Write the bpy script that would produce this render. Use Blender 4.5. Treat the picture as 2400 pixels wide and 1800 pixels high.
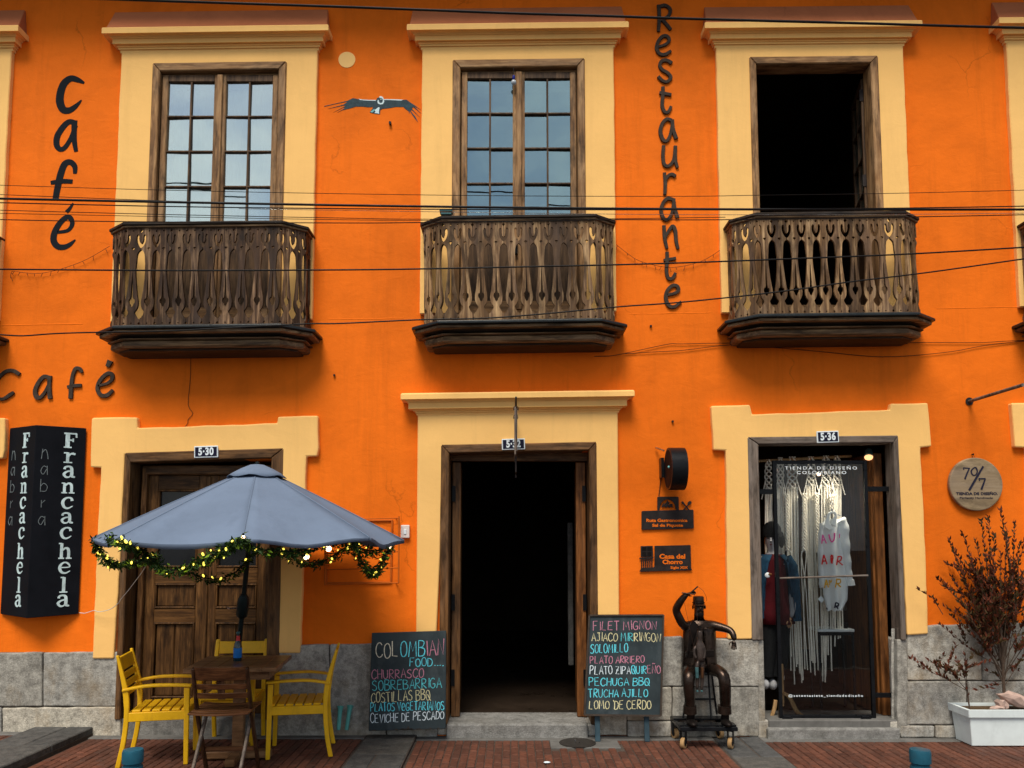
import bpy, bmesh, math, random
from mathutils import Vector, Matrix, Euler
from math import pi, sin, cos, radians as R
random.seed(7)
for o in list(bpy.data.objects): bpy.data.objects.remove(o, do_unlink=True)
SC = bpy.context.scene
COL = SC.collection

# ------------------------------------------------------------------ camera
FPX, TILT, YP = 1817.0, R(4.56), 1125.0
CAM = Vector((0.0, -6.7, 1.67))
cd = bpy.data.cameras.new('camera'); cam = bpy.data.objects.new('camera', cd); COL.objects.link(cam)
cam.location = CAM; cam.rotation_euler = (pi/2 + TILT, 0, 0)
cd.sensor_width = 36; cd.lens = 36*FPX/2400; cd.shift_y = (YP-900)/2400
cd.clip_start = .05; cd.clip_end = 600
SC.camera = cam
SC.render.resolution_x = 1024; SC.render.resolution_y = 768

# ------------------------------------------------------------------ world, sun, exposure
world = bpy.data.worlds.new('World'); SC.world = world; world.use_nodes = True
wn, wl = world.node_tree.nodes, world.node_tree.links
wn.clear()
sky = wn.new('ShaderNodeTexSky'); sky.sky_type = 'NISHITA'; sky.sun_disc = False
sky.sun_elevation = R(58); sky.sun_rotation = R(194); sky.air_density = 1.2; sky.dust_density = 2.0
wtc = wn.new('ShaderNodeTexCoord'); wmp = wn.new('ShaderNodeMapping'); wmp.inputs['Scale'].default_value = (3.2, 3.2, 6.0)
wno = wn.new('ShaderNodeTexNoise'); wno.inputs['Scale'].default_value = 1.0; wno.inputs['Detail'].default_value = 7; wno.inputs['Roughness'].default_value = .55
wrp = wn.new('ShaderNodeValToRGB'); wrp.color_ramp.elements[0].position = .41; wrp.color_ramp.elements[1].position = .60
wmx = wn.new('ShaderNodeMix'); wmx.data_type = 'RGBA'; wmx.inputs['B'].default_value = (9.0, 9.3, 9.6, 1)
wbg = wn.new('ShaderNodeBackground'); wbg.inputs['Strength'].default_value = .072
wou = wn.new('ShaderNodeOutputWorld')
wl.new(wtc.outputs['Generated'], wmp.inputs['Vector']); wl.new(wmp.outputs['Vector'], wno.inputs['Vector'])
wl.new(wno.outputs['Fac'], wrp.inputs['Fac']); wl.new(wrp.outputs['Color'], wmx.inputs['Factor'])
wl.new(sky.outputs['Color'], wmx.inputs['A']); wl.new(wmx.outputs['Result'], wbg.inputs['Color']); wl.new(wbg.outputs['Background'], wou.inputs['Surface'])
sd = bpy.data.lights.new('sun', 'SUN'); sd.energy = 3.0; sd.angle = R(26); sd.color = (1, .91, .78)
sun = bpy.data.objects.new('sun', sd); COL.objects.link(sun); sun.rotation_euler = (R(32), 0, R(-14)); sun.location = (-3, -8, 12)
SC.view_settings.view_transform = 'Standard'; SC.view_settings.look = 'None'
SC.view_settings.gamma = 1; SC.view_settings.use_curve_mapping = False
SC.view_settings.exposure = 0.37

# ------------------------------------------------------------------ pixel (2400x1800 of the photograph) -> point on a real plane
_fw = Vector((0, cos(TILT), sin(TILT))); _up = Vector((0, -sin(TILT), cos(TILT)))
def ray(px, py): return _fw + Vector((1, 0, 0))*((px-1200)/FPX) - _up*((py-YP)/FPX)
def at(px, py, Y=0.0):
    d = ray(px, py); return CAM + d*((Y-CAM.y)/d.y)
def atz(px, py, z):
    d = ray(px, py); return CAM + d*((z-CAM.z)/d.z)
def crop(x0, y0, s): return lambda x, y: (x0 + x*s, y0 + y*s)

# ------------------------------------------------------------------ materials
def lin(c):
    return tuple(((v/12.92) if v <= .04045 else ((v+.055)/1.055)**2.4) for v in c)
class NT:
    def __init__(s, name):
        s.m = bpy.data.materials.new(name); s.m.use_nodes = True
        s.n, s.l = s.m.node_tree.nodes, s.m.node_tree.links
        s.b = s.n['Principled BSDF']; s.out = s.n['Material Output']
        tc = s.n.new('ShaderNodeTexCoord'); oi = s.n.new('ShaderNodeObjectInfo')
        mu = s.n.new('ShaderNodeMath'); mu.operation = 'MULTIPLY'; mu.inputs[1].default_value = 37.0
        s.l.new(oi.outputs['Random'], mu.inputs[0])
        ad = s.n.new('ShaderNodeVectorMath'); ad.operation = 'ADD'
        s.l.new(tc.outputs['Object'], ad.inputs[0]); s.l.new(mu.outputs[0], ad.inputs[1])
        s.co = ad.outputs['Vector']; s.rand = oi.outputs['Random']
    def noise(s, scale=(1, 1, 1), detail=4, rough=.55, dist=0):
        mp = s.n.new('ShaderNodeMapping'); mp.inputs['Scale'].default_value = scale
        no = s.n.new('ShaderNodeTexNoise'); no.inputs['Scale'].default_value = 1; no.inputs['Detail'].default_value = detail
        no.inputs['Roughness'].default_value = rough; no.inputs['Distortion'].default_value = dist
        s.l.new(s.co, mp.inputs['Vector']); s.l.new(mp.outputs['Vector'], no.inputs['Vector']); return no.outputs['Fac']
    def ramp(s, fac, stops):
        r = s.n.new('ShaderNodeValToRGB'); e = r.color_ramp.elements
        e[0].position, e[0].color = stops[0][0], (*stops[0][1], 1)
        e[1].position, e[1].color = stops[-1][0], (*stops[-1][1], 1)
        for p, c in stops[1:-1]:
            k = e.new(p); k.color = (*c, 1)
        s.l.new(fac, r.inputs['Fac']); return r.outputs['Color']
    def mix(s, fac, a, b, mode='MIX'):
        m = s.n.new('ShaderNodeMix'); m.data_type = 'RGBA'; m.blend_type = mode
        for v, k in ((fac, 'Factor'), (a, 'A'), (b, 'B')):
            if hasattr(v, 'is_linked') or hasattr(v, 'links'): s.l.new(v, m.inputs[k])
            elif k == 'Factor': m.inputs[0].default_value = v
            else: m.inputs[k].default_value = (*v, 1)
        return m.outputs['Result']
    def mth(s, op, a, b):
        m = s.n.new('ShaderNodeMath'); m.operation = op
        for i, v in enumerate((a, b)):
            if hasattr(v, 'links'): s.l.new(v, m.inputs[i])
            else: m.inputs[i].default_value = v
        return m.outputs[0]
    def bump(s, h, strength=.3, dist=.01, prev=None):
        b = s.n.new('ShaderNodeBump'); b.inputs['Strength'].default_value = strength; b.inputs['Distance'].default_value = dist
        s.l.new(h, b.inputs['Height'])
        if prev is not None: s.l.new(prev, b.inputs['Normal'])
        return b.outputs['Normal']
    def done(s, col=None, rough=.6, metal=0, normal=None, spec=None):
        if col is not None:
            if hasattr(col, 'links'): s.l.new(col, s.b.inputs['Base Color'])
            else: s.b.inputs['Base Color'].default_value = (*col, 1)
        if hasattr(rough, 'links'): s.l.new(rough, s.b.inputs['Roughness'])
        else: s.b.inputs['Roughness'].default_value = rough
        s.b.inputs['Metallic'].default_value = metal
        if normal is not None: s.l.new(normal, s.b.inputs['Normal'])
        if spec is not None: s.b.inputs['Specular IOR Level'].default_value = spec
        return s.m
MAT = {}
def plaster(name, col, dirt=.35, bs=.25, lov=.8):
    t = NT(name)
    lo = tuple(c*lov for c in col); hi = tuple(min(1, c*1.07) for c in col)
    n1 = t.noise((1.1, 1.1, 1.1), 8, .66, .3)
    c = t.ramp(n1, [(.3, lo), (.55, col), (.75, hi)])
    n2 = t.noise((6, 6, .5), 7, .7)
    f2 = t.ramp(n2, [(.53, (0, 0, 0)), (.76, (dirt,)*3)])
    c = t.mix(f2, c, tuple(v*.55 for v in col))
    n3 = t.noise((22, 22, 22), 5, .7)
    f3 = t.ramp(n3, [(.62, (0, 0, 0)), (.8, (dirt*.6,)*3)])
    c = t.mix(f3, c, tuple(v*.6+.01 for v in col))
    # hairline cracks and the edges of old repainted patches
    ds = t.n.new('ShaderNodeTexNoise'); ds.inputs['Scale'].default_value = 2.3; ds.inputs['Detail'].default_value = 6
    t.l.new(t.co, ds.inputs['Vector'])
    sc_ = t.n.new('ShaderNodeVectorMath'); sc_.operation = 'SCALE'; sc_.inputs['Scale'].default_value = .55; t.l.new(ds.outputs['Color'], sc_.inputs[0])
    ad = t.n.new('ShaderNodeVectorMath'); ad.operation = 'ADD'; t.l.new(sc_.outputs['Vector'], ad.inputs[0]); t.l.new(t.co, ad.inputs[1])
    vo = t.n.new('ShaderNodeTexVoronoi'); vo.feature = 'DISTANCE_TO_EDGE'; vo.inputs['Scale'].default_value = .75; t.l.new(ad.outputs['Vector'], vo.inputs['Vector'])
    cr = t.ramp(vo.outputs['Distance'], [(.0, (1, 1, 1)), (.0045, (0, 0, 0))])
    cm = t.ramp(t.noise((1.7, 1.7, 1.7), 3, .5), [(.54, (0, 0, 0)), (.64, (dirt*1.1 if dirt > .25 else 0,)*3)])
    c = t.mix(t.mix(1.0, cr, cm, 'MULTIPLY'), c, tuple(v*.35 for v in col))
    pt = t.ramp(t.noise((.8, .8, .8), 5, .45, .4), [(.555, (0, 0, 0)), (.567, (dirt*.5,)*3)])
    c = t.mix(pt, c, tuple(v*.78 for v in col))
    nb = t.bump(t.noise((3.2, 3.2, 3.2), 3, .5), bs*.5, .03)
    nb = t.bump(t.noise((7, 7, 11), 4, .6, .8), bs*.6, .012, nb)
    nb = t.bump(t.noise((18, 18, 9), 4, .6), bs*.5, .008, nb)
    nb = t.bump(t.noise((130, 130, 130), 3, .6), bs, .0025, nb)
    MAT[name] = t.done(c, .75, 0, nb, .10)
def wood(name, dark, mid, light, axis='z', wear=None, wearamt=.5, rough=.6, sc=1.0, rnd=.35, bump=.5):
    t = NT(name)
    S = {'x': (2.2, 34, 34), 'y': (34, 2.2, 34), 'z': (34, 34, 2.2)}[axis]
    S = tuple(v*sc for v in S); S2 = tuple(v*3.1 for v in S)
    n1 = t.noise(S, 6, .62, .6); n2 = t.noise(S2, 4, .6)
    g = t.mth('ADD', t.mth('MULTIPLY', n1, .65), t.mth('MULTIPLY', n2, .35))
    c = t.ramp(g, [(.33, dark), (.5, mid), (.66, light)])
    if wear:
        w = t.noise(tuple(v*.22+1.5 for v in S), 5, .65)
        f = t.ramp(w, [(.5-.18*wearamt, (0, 0, 0)), (.72, (min(1, .35+wearamt),)*3)])
        c = t.mix(f, c, wear)
    k = t.noise(tuple(v*.35+3 for v in S), 5, .65)
    c = t.mix(t.ramp(k, [(.48, (0, 0, 0)), (.68, (.78,)*3)]), c, tuple(v*.45 for v in dark))
    if rnd:
        v = t.mth('ADD', t.mth('MULTIPLY', t.rand, rnd), 1-rnd/2)
        hs = t.n.new('ShaderNodeHueSaturation'); t.l.new(v, hs.inputs['Value']); t.l.new(c, hs.inputs['Color']); c = hs.outputs['Color']
    nb = t.bump(g, bump, .004)
    MAT[name] = t.done(c, rough, 0, nb, .18)
def plain(name, col, rough=.5, metal=0, var=.12, sc=9, bump=0, spec=None, dirtcol=None, dirt=0):
    t = NT(name)
    n = t.noise((sc, sc, sc), 5, .6)
    c = t.ramp(n, [(.3, tuple(v*(1-var) for v in col)), (.7, tuple(min(1, v*(1+var)) for v in col))])
    if dirtcol:
        d = t.noise((sc*2.3, sc*2.3, sc*1.1), 6, .68)
        c = t.mix(t.ramp(d, [(.52, (0, 0, 0)), (.72, (dirt,)*3)]), c, dirtcol)
    nb = t.bump(t.noise((sc*9,)*3, 3, .6), bump, .003) if bump else None
    spec = .12 if spec is None else spec
    r = t.ramp(n, [(.3, (max(0, rough-.1),)*3), (.7, (min(1, rough+.1),)*3)])
    MAT[name] = t.done(c, r, metal, nb, spec)
def emit(name, col, k):
    t = NT(name); t.b.inputs['Emission Color'].default_value = (*col, 1); t.b.inputs['Emission Strength'].default_value = k
    MAT[name] = t.done(col, .4)
def stone(name, a, b, stain, staink=.6, rough=.85):
    t = NT(name)
    n = t.noise((13, 13, 13), 10, .82); c = t.ramp(n, [(.40, a), (.60, b)])
    sp = t.noise((150, 150, 150), 2, .5); c = t.mix(t.ramp(sp, [(.55, (0, 0, 0)), (.66, (.28,)*3)]), c, tuple(v*.4 for v in a))
    c = t.mix(t.ramp(sp, [(.3, (.35,)*3), (.4, (0, 0, 0))]), c, tuple(min(1, v*1.5) for v in b))
    s = t.noise((3.2, 3.2, 2.0), 6, .65); c = t.mix(t.ramp(s, [(.5, (0, 0, 0)), (.74, (staink,)*3)]), c, stain)
    tn = t.ramp(t.rand, [(.0, (1.0, .98, .94)), (.5, (.90, .91, .92)), (1.0, (1.0, .95, .86))]); c = t.mix(1.0, c, tn, 'MULTIPLY')
    dp = t.noise((7, 7, 1.3), 6, .7); c = t.mix(t.ramp(dp, [(.52, (0, 0, 0)), (.75, (.6,)*3)]), c, tuple(v*.38 for v in a))
    v = t.mth('ADD', t.mth('MULTIPLY', t.rand, .4), .82)
    hs = t.n.new('ShaderNodeHueSaturation'); t.l.new(v, hs.inputs['Value']); t.l.new(c, hs.inputs['Color'])
    nb = t.bump(t.noise((9, 9, 9), 4, .6), .5, .02); nb = t.bump(t.noise((70, 70, 70), 4, .7), .7, .008, nb)
    MAT[name] = t.done(hs.outputs['Color'], rough, 0, nb, .3)
def glass(name, refl, tint=(1, 1, 1), ior=None, rough=.0, gt=(1, 1, 1)):
    t = NT(name)
    tr = t.n.new('ShaderNodeBsdfTransparent'); tr.inputs['Color'].default_value = (*tint, 1)
    gl = t.n.new('ShaderNodeBsdfGlossy'); gl.inputs['Roughness'].default_value = rough; gl.inputs['Color'].default_value = (*gt, 1)
    lw = t.n.new('ShaderNodeFresnel'); lw.inputs['IOR'].default_value = ior or 1.5
    wv = t.bump(t.noise((3, 3, 3), 2, .5), .06, .02); t.l.new(wv, gl.inputs['Normal'])
    f = t.mth('ADD', lw.outputs['Fac'], refl)
    mx = t.n.new('ShaderNodeMixShader'); t.l.new(f, mx.inputs[0]); t.l.new(tr.outputs[0], mx.inputs[1]); t.l.new(gl.outputs[0], mx.inputs[2])
    t.l.new(mx.outputs[0], t.out.inputs['Surface']); MAT[name] = t.m

plaster('orange', (.86, .172, .009), .40, .5, .78)
plaster('yellow', (.96, .575, .195), .22, .25, .92)
plaster('terracotta', (.50, .165, .070), .35)
wood('frame_v', (.070, .036, .018), (.25, .130, .053), (.47, .27, .115), 'z', (.45, .285, .15), .4)
wood('frame_h', (.070, .036, .018), (.25, .130, .053), (.47, .27, .115), 'x', (.45, .285, .15), .4)
wood('door_v', (.022, .009, .003), (.088, .040, .012), (.19, .092, .030), 'z', None, 0, .5)
wood('door_h', (.022, .009, .003), (.088, .040, .012), (.19, .092, .030), 'x', None, 0, .5)
wood('jamb_v', (.030, .012, .004), (.125, .058, .020), (.26, .13, .05), 'z', (.12, .075, .045), .4, .5)
wood('jamb_h', (.030, .012, .004), (.125, .058, .020), (.26, .13, .05), 'x', (.12, .075, .045), .4, .5)
wood('grey_v', (.055, .040, .030), (.15, .115, .09), (.25, .20, .165), 'z', (.20, .175, .155), .4)
wood('grey_h', (.055, .040, .030), (.15, .115, .09), (.25, .20, .165), 'x', (.20, .175, .155), .4)
wood('board', (.045, .024, .012), (.17, .092, .040), (.56, .37, .19), 'z', (.11, .075, .060), .3, .65, .6, .7, .7)
wood('board_dark', (.014, .007, .004), (.062, .031, .015), (.34, .21, .115), 'z', (.050, .036, .032), .25, .6, .55, .7, .7)
wood('bar', (.020, .010, .005), (.085, .046, .023), (.17, .10, .052), 'z', None, 0, .55)
wood('mould', (.030, .016, .008), (.18, .105, .050), (.36, .235, .12), 'x', (.11, .08, .06), .2, .6, 1.0, .3)
wood('rail', (.010, .007, .005), (.034, .022, .014), (.085, .055, .034), 'x', (.035, .033, .034), .3, .5)
wood('table', (.07, .032, .014), (.19, .098, .045), (.30, .17, .08), 'x', None, 0, .32, .8, .2, .25)
wood('chair_brown', (.035, .013, .006), (.115, .046, .018), (.22, .10, .040), 'x', None, 0, .42, .8, .3, .3)
wood('chair_brown_v', (.022, .010, .006), (.060, .027, .013), (.11, .055, .028), 'z', None, 0, .42, .8, .3, .3)
wood('shutter', (.06, .02, .006), (.20, .075, .02), (.34, .14, .045), 'z', (.10, .045, .02), .4, .45)
wood('easel', (.30, .17, .07), (.45, .28, .13), (.58, .40, .21), 'z', None, 0, .5, .6, .2, .2)
wood('disc', (.22, .155, .085), (.34, .25, .145), (.42, .32, .20), 'x', (.20, .15, .11), .4, .6, .5, 0, .3)
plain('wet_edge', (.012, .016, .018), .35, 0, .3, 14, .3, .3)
plain('black_metal', (.010, .011, .013), .32, .3, .2, 12)
plain('letter_metal', (.050, .036, .028), .75, .1, .3, 20, .3, None, (.13, .11, .095), .35)
plain('letter_paint', (.010, .013, .018), .95, 0, .2, 9)
plain('iron_plate', (.032, .026, .025), .55, .4, .3, 14, .2)
plain('bird_dark', (.038, .066, .082), .7, 0, .35, 40)
plain('bird_light', (.62, .78, .82), .7, 0, .1, 30)
plain('bird_teal', (.18, .48, .50), .7, 0, .15, 30)
plain('moon_paint', (.88, .55, .20), .7, 0, .05, 6)
plain('sign_black', (.006, .007, .010), .6, 0, .25, 6, .1, .06)
plain('sign_letter', (.50, .64, .66), .6, 0, .3, 14)
plain('sign_scratch', (.16, .19, .20), .7, 0, .3, 30)
plain('plate_white', (.72, .80, .84), .35, 0, .06, 10)
plain('vinyl_white', (.90, .95, .96), .5, 0, .03, 10)
plain('plate_navy', (.012, .012, .030), .35, 0, .1, 10)
plain('chrome', (.55, .56, .58), .25, 1, .1, 10)
plain('cable', (.008, .008, .009), .5, 0, .1, 10)
plain('cable_thin', (.035, .018, .012), .6, 0, .1, 10)
plain('cable_white', (.62, .60, .56), .5, 0, .1, 10)
plain('cable_orange', (.50, .115, .014), .6, 0, .1, 10)
plain('white_plastic', (.74, .66, .62), .4, 0, .06, 10)
plain('chair_yellow', (.74, .42, .006), .45, 0, .12, 6, .10, .3, (.34, .18, .012), .35)
plain('canvas', (.140, .186, .268), .9, 0, .10, 2.2, .7, .05, (.095, .125, .18), .3)
plain('pole', (.010, .018, .020), .4, .3, .2, 8)
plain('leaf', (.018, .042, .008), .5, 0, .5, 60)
plain('leaf_lit', (.16, .26, .015), .5, 0, .4, 60)  # brighter leaf tone: glow of the little lights put into the colour
plain('shrub_leaf', (.105, .028, .014), .6, 0, .6, 30)
plain('shrub_leaf_olive', (.060, .038, .014), .6, 0, .5, 30)
plain('door_glass', (.006, .007, .009), .15, 0, .1, 5, 0, .4)
plain('twig', (.075, .052, .038), .8, 0, .3, 30)
plain('slate', (.030, .042, .048), .62, 0, .3, 5, .08, None, (.075, .090, .098), .45)
plain('slate_edge', (.05, .038, .03), .6, 0, .3, 12)
plain('slate_leg', (.035, .065, .085), .6, 0, .2, 12)
CHK = {'w': (.66, .62, .50), 'b': (.12, .62, .76), 'p': (.48, .20, .28), 'l': (.62, .72, .86), 't': (.10, .52, .58), 'y': (.62, .58, .34)}
for k, v in CHK.items(): plain('chalk_'+k, v, .9, 0, .35, 130)
plain('bronze', (.048, .034, .027), .30, .85, .45, 11, .25, None, (.02, .015, .013), .5)
plain('bronze_dark', (.014, .011, .010), .45, .6, .3, 11, .2)
plain('puppet_metal', (.060, .046, .040), .38, .5, .4, 25, .2)
wood('window_panel', (.018, .009, .004), (.070, .038, .018), (.13, .076, .036), 'z', None, 0, .6)  # darkened wood: shade behind the balcony boards put into the colour
plain('bronze_warm', (.13, .062, .030), .4, .7, .4, 13, .2)
plain('copper_green', (.06, .14, .15), .5, .4, .4, 25)
plain('wheel_tan', (.34, .21, .095), .5, 0, .2, 15)
plain('planter_white', (.68, .76, .77), .5, 0, .07, 6, .1, None, (.42, .47, .48), .25)
plain('soil', (.10, .065, .035), .95, 0, .4, 30, .5)
plain('driftwood', (.46, .33, .28), .8, 0, .3, 12, .5)
plain('bollard', (.015, .080, .122), .35, 0, .2, 14, .1, None, (.03, .06, .08), .4)
plain('turquoise', (.10, .36, .33), .5, 0, .15, 12)
plain('bottle', (.010, .030, .038), .08, 0, .1, 10, 0, .6)
plain('label_blue', (.02, .16, .50), .4, 0, .15, 60)
plain('label_red', (.55, .05, .05), .4, 0, .1, 60)
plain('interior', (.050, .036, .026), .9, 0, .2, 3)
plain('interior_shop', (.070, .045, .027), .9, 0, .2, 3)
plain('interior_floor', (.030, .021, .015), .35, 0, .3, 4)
plain('curtain', (.64, .74, .75), .9, 0, .05, 3)
plain('cord', (.90, .86, .76), .9, 0, .12, 60, .4)
plain('shirt', (.88, .93, .94), .85, 0, .05, 4, .1)
plain('ink_pink', (.90, .02, .34), .8, 0, .1, 20)
plain('ink_red', (.78, .02, .02), .8, 0, .1, 20)
plain('ink_yellow', (.85, .45, .01), .8, 0, .1, 20)
plain('ink_black', (.02, .02, .04), .8, 0, .1, 20)
plain('denim', (.012, .045, .085), .85, 0, .3, 30, .3)
plain('dress', (.065, .005, .008), .8, 0, .2, 12, .2)
plain('knit', (.012, .013, .014), .95, 0, .3, 60, .4)
plain('dummy', (.26, .27, .29), .6, 0, .1, 8)
plain('skin_dummy', (.42, .24, .13), .6, 0, .1, 8)
plain('shoe_white', (.45, .46, .48), .6, 0, .1, 8)
plain('table_white', (.66, .72, .74), .35, 0, .05, 8)
plain('plant_green', (.03, .08, .025), .6, 0, .4, 40)
plain('concrete', (.13, .127, .12), .9, 0, .25, 8, .5, None, (.09, .088, .082), .6)
plain('asphalt', (.05, .05, .05), .9, 0, .25, 20, .5)
plain('joint', (.075, .060, .050), .95, 0, .3, 30, .4)
plain('drain_iron', (.045, .040, .036), .6, .4, .3, 20, .3)
stone('granite', (.22, .212, .192), (.50, .488, .445), (.30, .205, .095), .6)
stone('slab', (.050, .052, .053), (.105, .104, .102), (.038, .036, .034), .6)
stone('step', (.16, .157, .147), (.30, .295, .28), (.12, .11, .09), .5)
emit('bulb', (1.0, .78, .10), 1.5)
emit('bulb_warm', (1.0, .66, .40), 5.0)
emit('spot_face', (1.0, .50, .22), 1.3)
glass('pane', .34, (.55, .62, .66), gt=(.60, .83, .87))
glass('pane_pale', .52, (.85, .92, .93), gt=(.86, .97, .95))
glass('pane_clear', .0, (.9, .92, .92), 1.35)
plain('bulb_glass', (.5, .55, .6), .1, 0, .05, 10)
plain('socket_blue', (.01, .02, .22), .4, 0, .1, 10)
def brickmat():
    t = NT('brick')
    n = t.noise((25, 25, 25), 6, .65)
    c = t.ramp(n, [(.3, (.080, .026, .014)), (.7, (.175, .062, .034))])
    v = t.mth('ADD', t.mth('MULTIPLY', t.rand, .5), .55)
    hs = t.n.new('ShaderNodeHueSaturation'); t.l.new(v, hs.inputs['Value']); t.l.new(c, hs.inputs['Color'])
    c = hs.outputs['Color']
    d = t.noise((1.2, 1.2, 1.2), 5, .6); c = t.mix(t.ramp(d, [(.45, (0, 0, 0)), (.75, (.5,)*3)]), c, (.055, .038, .030))
    nb = t.bump(t.noise((90, 90, 90), 4, .6), .5, .004)
    MAT['brick'] = t.done(c, .78, 0, nb, .35)
brickmat()
def brickfield():
    t = NT('brick_field')
    br = t.n.new('ShaderNodeTexBrick'); mp = t.n.new('ShaderNodeMapping'); mp.inputs['Rotation'].default_value = (0, 0, pi/2)
    t.l.new(t.co, mp.inputs['Vector']); t.l.new(mp.outputs['Vector'], br.inputs['Vector'])
    br.inputs['Color1'].default_value = (.15, .05, .03, 1); br.inputs['Color2'].default_value = (.10, .036, .022, 1); br.inputs['Mortar'].default_value = (.06, .05, .04, 1)
    br.inputs['Scale'].default_value = 1; br.inputs['Brick Width'].default_value = .216; br.inputs['Row Height'].default_value = .066; br.inputs['Mortar Size'].default_value = .003
    MAT['brick_field'] = t.done(br.outputs['Color'], .85)
brickfield()

# ------------------------------------------------------------------ mesh helpers
class MB:
    def __init__(s): s.v = []; s.f = []; s.M = None
    def add(s, vs, fs):
        k = len(s.v)
        for p in vs:
            p = Vector(p); s.v.append(s.M @ p if s.M else p)
        s.f += [tuple(i+k for i in f) for f in fs]; return s
    def box(s, x0, x1, y0, y1, z0, z1):
        return s.add([(x0,y0,z0),(x1,y0,z0),(x1,y1,z0),(x0,y1,z0),(x0,y0,z1),(x1,y0,z1),(x1,y1,z1),(x0,y1,z1)],
                     [(0,3,2,1),(4,5,6,7),(0,1,5,4),(1,2,6,5),(2,3,7,6),(3,0,4,7)])
    def beam(s, p, q, w, h, side=None, w2=None, h2=None):
        p, q = Vector(p), Vector(q); d = (q-p).normalized()
        a = Vector(side) if side is not None else (Vector((0,0,1)) if abs(d.z) < .9 else Vector((1,0,0)))
        u = (a - d*a.dot(d)).normalized(); n = d.cross(u)
        w2 = w if w2 is None else w2; h2 = h if h2 is None else h2
        vs = []
        for c, ww, hh in ((p, w, h), (q, w2, h2)):
            for i, j in ((-1,-1),(1,-1),(1,1),(-1,1)): vs.append(c + u*(i*ww/2) + n*(j*hh/2))
        return s.add(vs, [(0,3,2,1),(4,5,6,7),(0,1,5,4),(1,2,6,5),(2,3,7,6),(3,0,4,7)])
    def prism(s, poly, y0, y1):
        """outline in (x, z), extruded from y0 (front) back to y1"""
        a = sum(poly[i][0]*poly[(i+1) % len(poly)][1]-poly[(i+1) % len(poly)][0]*poly[i][1] for i in range(len(poly)))
        if a < 0: poly = poly[::-1]
        n = len(poly)
        vs = [(x, y0, z) for x, z in poly] + [(x, y1, z) for x, z in poly]
        return s.add(vs, [tuple(range(n)), tuple(range(2*n-1, n-1, -1))] + [((i+1) % n, i, n+i, n+(i+1) % n) for i in range(n)])
    def tube(s, pts, r, n=6, cap=True):
        pts = [Vector(p) for p in pts]; m = len(pts)
        rr = r if isinstance(r, (list, tuple)) else [r]*m
        ref = None; vs = []
        for i, p in enumerate(pts):
            d = (pts[min(i+1, m-1)]-pts[max(i-1, 0)])
            d = d.normalized() if d.length > 1e-9 else Vector((0,0,1))
            if ref is None:
                ref = Vector((0,0,1)) if abs(d.z) < .9 else Vector((1,0,0))
            u = ref - d*ref.dot(d)
            if u.length < 1e-6: u = d.orthogonal()
            u.normalize(); ref = u; w = d.cross(u)
            for k in range(n):
                a = 2*pi*k/n; vs.append(p + (u*cos(a)+w*sin(a))*rr[i])
        fs = [(i*n+k, i*n+(k+1) % n, (i+1)*n+(k+1) % n, (i+1)*n+k) for i in range(m-1) for k in range(n)]
        if cap: fs += [tuple(range(n-1, -1, -1)), tuple(range((m-1)*n, m*n))]
        return s.add(vs, fs)
    def lathe(s, prof, n=20, c=(0,0,0), axis='z', cap=True):
        vs = []; m = len(prof); c = Vector(c)
        for r, h in prof:
            for k in range(n):
                a = 2*pi*k/n; x, y = r*cos(a), r*sin(a)
                vs.append(c + {'z': Vector((x,y,h)), 'x': Vector((h,x,y)), 'y': Vector((y,h,x))}[axis])
        fs = [(i*n+k, i*n+(k+1) % n, (i+1)*n+(k+1) % n, (i+1)*n+k) for i in range(m-1) for k in range(n)]
        if cap: fs += [tuple(range(n-1,-1,-1)), tuple(range((m-1)*n, m*n))]
        return s.add(vs, fs)
    def ball(s, c, r, n=8, m=6, sc=(1,1,1)):
        vs = []; c = Vector(c)
        for i in range(m+1):
            t = pi*i/m
            for k in range(n):
                a = 2*pi*k/n; vs.append(c + Vector((r*sc[0]*sin(t)*cos(a), r*sc[1]*sin(t)*sin(a), r*sc[2]*cos(t))))
        return s.add(vs, [(i*n+k, (i+1)*n+k, (i+1)*n+(k+1) % n, i*n+(k+1) % n) for i in range(m) for k in range(n)])
    def ribbon(s, pts, ws, y0, y1):
        """brush stroke in (x, z) with a width at each point, as a solid from y0 back to y1"""
        n = len(pts); L = []; Rr = []
        for i in range(n):
            a, b = pts[max(i-1,0)], pts[min(i+1,n-1)]
            dx, dz = b[0]-a[0], b[1]-a[1]; l = math.hypot(dx, dz) or 1
            nx, nz = -dz/l*ws[i]/2, dx/l*ws[i]/2
            L.append((pts[i][0]+nx, pts[i][1]+nz)); Rr.append((pts[i][0]-nx, pts[i][1]-nz))
        vs = []
        for i in range(n): vs += [(L[i][0],y0,L[i][1]),(Rr[i][0],y0,Rr[i][1]),(L[i][0],y1,L[i][1]),(Rr[i][0],y1,Rr[i][1])]
        fs = [(1,0,2,3), (4*n-4,4*n-3,4*n-1,4*n-2)]
        for i in range(n-1):
            a, b = 4*i, 4*i+4
            fs += [(a,a+1,b+1,b),(a+1,a+3,b+3,b+1),(a+3,a+2,b+2,b+3),(a+2,a,b,b+2)]
        return s.add(vs, fs)
    def build(s, name, mat, parent=None, origin=(0,0,0), smooth=False, bevel=0, seg=1, mats=None):
        o = bpy.data.objects.new(name, s.mesh(name, mat, origin, smooth)); link(o, parent, origin)
        if bevel:
            b = o.modifiers.new('bevel', 'BEVEL'); b.width = bevel; b.segments = seg; b.limit_method = 'ANGLE'; b.angle_limit = R(40)
        return o
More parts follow.
